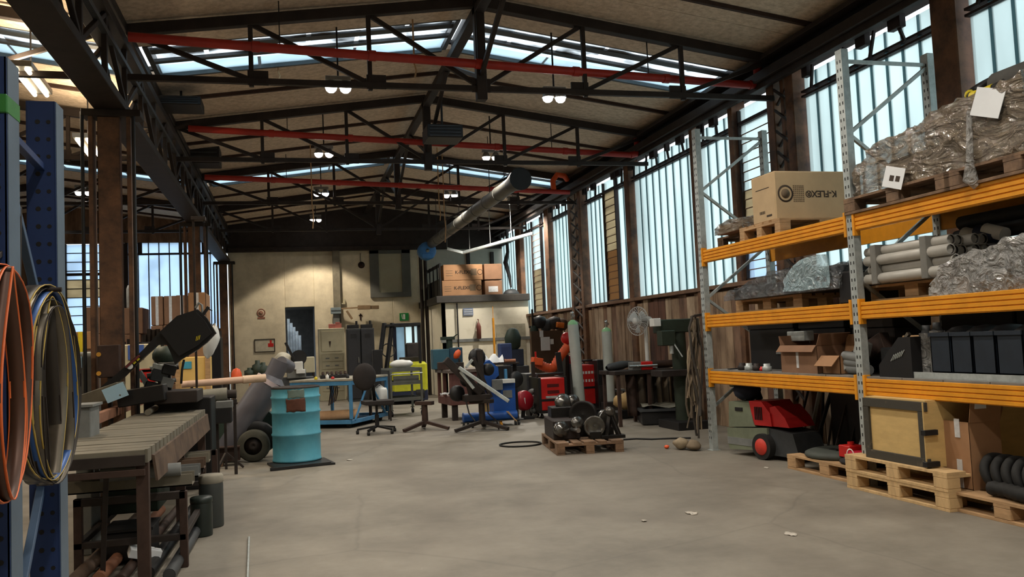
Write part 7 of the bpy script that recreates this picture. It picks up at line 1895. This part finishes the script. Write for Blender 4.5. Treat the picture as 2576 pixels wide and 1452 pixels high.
# canisters
for i, (px, yb, r_, h, mt, lab) in enumerate(((506, 1352, .082, .30, mat('green_black_canister', (36, 44, 40), .4, 0, .3, 6), 'shorter dark green canister standing in front of the grey one'), (528, 1336, .095, .42, mat('dark_grey_canister', (58, 62, 60), .5, 0, .25, 5), 'taller dark grey canister with a dusty lid by the stock rack'))):
    p = fl(px, yb); p.y += .06 + .12 * i
    t = T('canister', lab, 'canister', (p.x, p.y, 0))
    M().lathe([(.001, 0), (r_ * .96, 0), (r_, .01), (r_, h * .8), (r_ * .97, h * .84)], (p.x, p.y, 0), 24).obj('body', mt, t)
    M().lathe([(r_ * .97, h * .84), (r_ * 1.02, h * .86), (r_ * 1.02, h * .97), (r_ * .9, h), (.001, h)], (p.x, p.y, 0), 24).obj('lid', mt if i == 0 else mat('dusty_lid', (142, 136, 122), .8), t)
# ================================================================ SIDE AISLE BEYOND
def stack(px0, px1, ytop, Y, rows, lab, mt, depth=.9):
    a = aY(px0, ytop, Y).x; b = aY(px1, ytop, Y).x; zt_ = aY((px0 + px1) / 2, ytop, Y).z
    h = (zt_ - .15) / rows
    for k in range(rows):
        jit = random.uniform(-.03, .03)
        carton(a + jit, b + jit, Y, Y + depth, .15 + k * h, .15 + (k + 1) * h - .006, lab + (', bottom of the stack', ', second from the bottom', ', third from the bottom', ', top of the stack')[k if k < rows - 1 else 3], mt, 'brown cartons stacked in the side aisle', tape=((a + b) / 2 - .03 + jit, (a + b) / 2 + .03 + jit, Y - .003, Y, .15 + k * h, .15 + (k + 1) * h - .01) if k % 2 else None)
    m = M(); m.bx(a - .05, b + .05, Y - .05, Y + depth, .12, .15)
    for x in (a, (a + b) / 2 - .05, b - .1): m.bx(x, x + .1, Y - .04, Y + depth, 0, .12)
    one(m, 'wooden_pallet', PINE_DK, 'pallet under the ' + lab, 'pallet')
stack(210, 262, 772, 20.5, 4, 'brown cartons left of the tall column', CARD2)
stack(308, 356, 774, 20.5, 4, 'brown cartons right of the tall column', CARD2)
stack(378, 408, 745, 20.0, 4, 'wide brown cartons behind the saw, first pile', CARD2)
stack(409, 442, 744, 20.0, 4, 'wide brown cartons behind the saw, second pile', CARD2)
stack(443, 472, 742, 20.0, 4, 'wide brown cartons behind the saw, third pile', CARD2)
stack(475, 519, 735, 16.0, 4, 'tan cartons before the far brown column', CARD)
zt_ = aY(332, 774, 20.5).z; a = aY(331, 740, 20.8)
m = M(); h = aY(331, 715, 20.8).z - zt_; m.lathe([(.001, 0), (.1, 0), (.11, .02), (.11, h * .8), (.08, h * .95), (.001, h)], (a.x, 20.8, zt_), 18); one(m, 'white_canister', mat('off_white_canister', (176, 172, 164), .5), 'tall off-white canister on top of the cartons right of the column', 'canister')
q = rY(165, 835, 230, 880, 14.5)
m = M(); m.bx(q[0], q[1], 14.5, 15.0, q[2], q[3]); t = T('amber_cabinet', 'tan box unit with a yellow bar, left of the tall column', 'box', ((q[0] + q[1]) / 2, 14.5, 0)); m.obj('upper_box', CARD, t)
M().bx(q[0], q[1], 14.5, 15.0, 0, q[2] - .02).obj('lower_box', STEEL_BR, t); M().bx((q[0] + q[1]) / 2, (q[0] + q[1]) / 2 + .06, 14.46, 14.5, q[2] - .15, q[3]).obj('yellow_bar', YELLOW, t)
q = rY(246, 868, 300, 950, 8.6)
t = T('brown_control_box', 'dark brown control box with amber lamps at the foot of the tall column', 'box', ((q[0] + q[1]) / 2, 9.1, 0))
q = rY(246, 868, 300, 950, 9.1); M().bx(q[0], q[1], 9.1, 9.22, q[2], q[3]).obj('housing', STEEL_BR, t); M().bx(q[0] + .08, q[1] - .08, 9.12, 9.2, 0, q[2]).obj('post', STEEL_DK, t)
for py in (892, 940): a = aY(248, py, 9.09); M().cyl(a, a + Vector((0, .02, 0)), .022, n=12).obj('amber_lamp', mat('amber_lens', (206, 150, 60), .4), t)
q = rY(186, 890, 232, 1010, 9.85)
t = T('grey_tank', 'grey cylindrical tank machine left of the black saw', 'tank', ((q[0] + q[1]) / 2, 10.1, 0))
r_ = (q[1] - q[0]) / 2 + .03; xm = (q[0] + q[1]) / 2
M().lathe([(.001, .05), (r_, .05), (r_, q[3] - .06), (r_ * 1.05, q[3] - .05), (r_ * 1.05, q[3]), (r_ * .6, q[3] + .02), (.001, q[3] + .02)], (xm, 10.1, 0), 26).obj('tank', GREY, t); M().lathe([(r_ * .9, 0), (r_ * .9, .05)], (xm, 10.1, 0), 20).obj('base_ring', STEEL_DK, t)
a = aY(195, 912, 9.9); M().box((a.x, 10.1 - r_ - .01, a.z), (.05, .02, .12)).obj('gauge_plate', PALEBLUE, t)
q = rY(172, 1030, 212, 1135, 6.6)
t = T('grey_post_box', 'grey sheet metal end box at the left side of the slatted table', 'box', ((q[0] + q[1]) / 2, 6.6, 0))
M().bx(q[0], q[1], 6.8, 7.1, 0.0, q[3]).obj('body', GREY, t); M().bx(q[0] - .02, q[1] + .02, 6.78, 7.12, q[3], q[3] + .02).obj('lid', GREY, t)
q = rY(298, 866, 392, 985, 12.4)
t = T('control_cabinet', 'cream machine cabinet with a blue panel behind the saw arm', 'cabinet', ((q[0] + q[1]) / 2, 12.4, 0))
M().bx(q[0], q[1], 12.4, 12.9, 0, q[3]).obj('body', BEIGE, t); q2 = rY(322, 866, 362, 905, 12.4); M().bx(q2[0], q2[1], 12.385, 12.4, q2[2], q2[3] - .01).obj('blue_panel', mat('panel_blue', (64, 96, 168), .5), t)
M().bx(q[1] - .02, q[1] + .01, 12.38, 12.42, .2, q[3]).obj('edge_trim', GREY, t)
q = rY(352, 928, 392, 962, 11.0)
t = T('red_oil_can', 'red metal box behind the saw, below the control cabinet', 'box', ((q[0] + q[1]) / 2, 11, 0))
M().bx(q[0], q[1], 11.0, 11.3, q[2], q[3]).obj('body', RED, t); M().bx(q[0] - .02, q[1] + .02, 11.0, 11.35, q[3] - .04, q[3]).obj('lid', mat('dusty_red', (170, 60, 50), .6), t); M().bx(q[0] + .05, q[1] - .05, 11.05, 11.3, 0, q[2]).obj('stand', STEEL_DK, t)
q = rY(445, 898, 526, 985, 13.2)
t = T('yellow_crate', 'tall pale yellow crate with a blue label behind the saw', 'crate', ((q[0] + q[1]) / 2, 13.2, 0))
YC = mat('pale_yellow_board', (214, 178, 104), .7, 0, .12, 4)
M().bx(q[0], q[1], 13.2, 13.7, 0, q[3]).obj('body', YC, t); M().bx(q[1] - .05, q[1] + .02, 13.17, 13.2, 0, q[3] + .02).obj('corner_post', PINE, t); M().bx(q[0] - .02, q[0] + .04, 13.17, 13.2, 0, q[3] + .02).obj('corner_post', PINE, t)
q2 = rY(458, 910, 482, 928, 13.2); M().bx(q2[0], q2[1], 13.185, 13.2, q2[2], q2[3]).obj('blue_label', mat('label_blue', (64, 150, 180), .6), t)
q = rY(580, 932, 608, 952, 15.0)
c_ = Vector(((q[0] + q[1]) / 2, 15.1, q[2]))
m = M(); rr = (q[1] - q[0]) / 2; m.lathe([(rr * 1.05, 0), (rr, .03), (rr * .95, .08), (rr * .6, .15), (.001, .17)], c_, 16); one(m, 'orange_helmet', ORANGE, 'orange safety helmet on the low wall shelf beside the dark column', 'helmet')
t = T('wall_shelf', 'low shelf with dark parts along the cream wall behind the tilted tube', 'shelf', (c_.x + .5, 15.2, 0))
x0 = aY(560, 955, 15).x; x1 = aY(672, 950, 15).x
M().bx(x0, x1, 15.0, 15.5, q[2] - .04, q[2]).obj('board', CARD2, t)
for x in (x0 + .03, x1 - .06): M().bx(x, x + .05, 15.05, 15.1, 0, q[2] - .04).obj('leg', STEEL_DK, t); M().bx(x, x + .05, 15.4, 15.45, 0, q[2] - .04).obj('leg', STEEL_DK, t)
for i, px in enumerate((628, 648, 662)):
    a = aY(px, 930, 15.25); m = M(); h = (.16, .28, .24)[i]; m.lathe([(.001, 0), (.09, 0), (.09, h * .7), (.04, h * .8), (.04, h), (.001, h)], (a.x, 15.25, q[2]), 12); one(m, 'dark_pot', GREEN_DK, ('squat dark pot on the low wall shelf', 'tall dark pot on the low wall shelf', 'dark pot at the end of the low wall shelf')[i], 'pot')
q3 = rY(628, 940, 668, 956, 14.6); m = M(); m.bx(q3[0], q3[1], 14.55, 14.85, 0, q[2] - .14); m.bx(q3[0] - .01, q3[1] + .01, 14.54, 14.86, q[2] - .14, q[2] - .08); one(m, 'tan_box', CARD, 'tan box standing in front of the low wall shelf', 'box')
for i, (px0, px1, yt, Y, mt, lab) in enumerate(((300, 355, 865, 17.5, BLACK, 'dark machine block under the cartons right of the tall column'), (355, 400, 840, 17.0, STEEL_DK, 'dark rack block between the carton piles'), (525, 556, 830, 19.0, BLACK, 'dark block beside the dark column at the cream wall'))):
    q = rY(px0, yt, px1, 960, Y)
    t = T('dark_machine', lab, 'machine', ((q[0] + q[1]) / 2, Y, 0))
    M().bx(q[0], q[1], Y, Y + .6, 0, q[3] - .15).obj('body', mt, t)
    m = M()
    for k in range(4): m.cyl((q[0] + (q[1] - q[0]) * (k + .5) / 4, Y + .2, q[3] - .15), (q[0] + (q[1] - q[0]) * (k + .5) / 4, Y + .2, q[3] + random.uniform(-.05, .1)), .04, n=8)
    m.obj('peg', STEEL_DK, t)
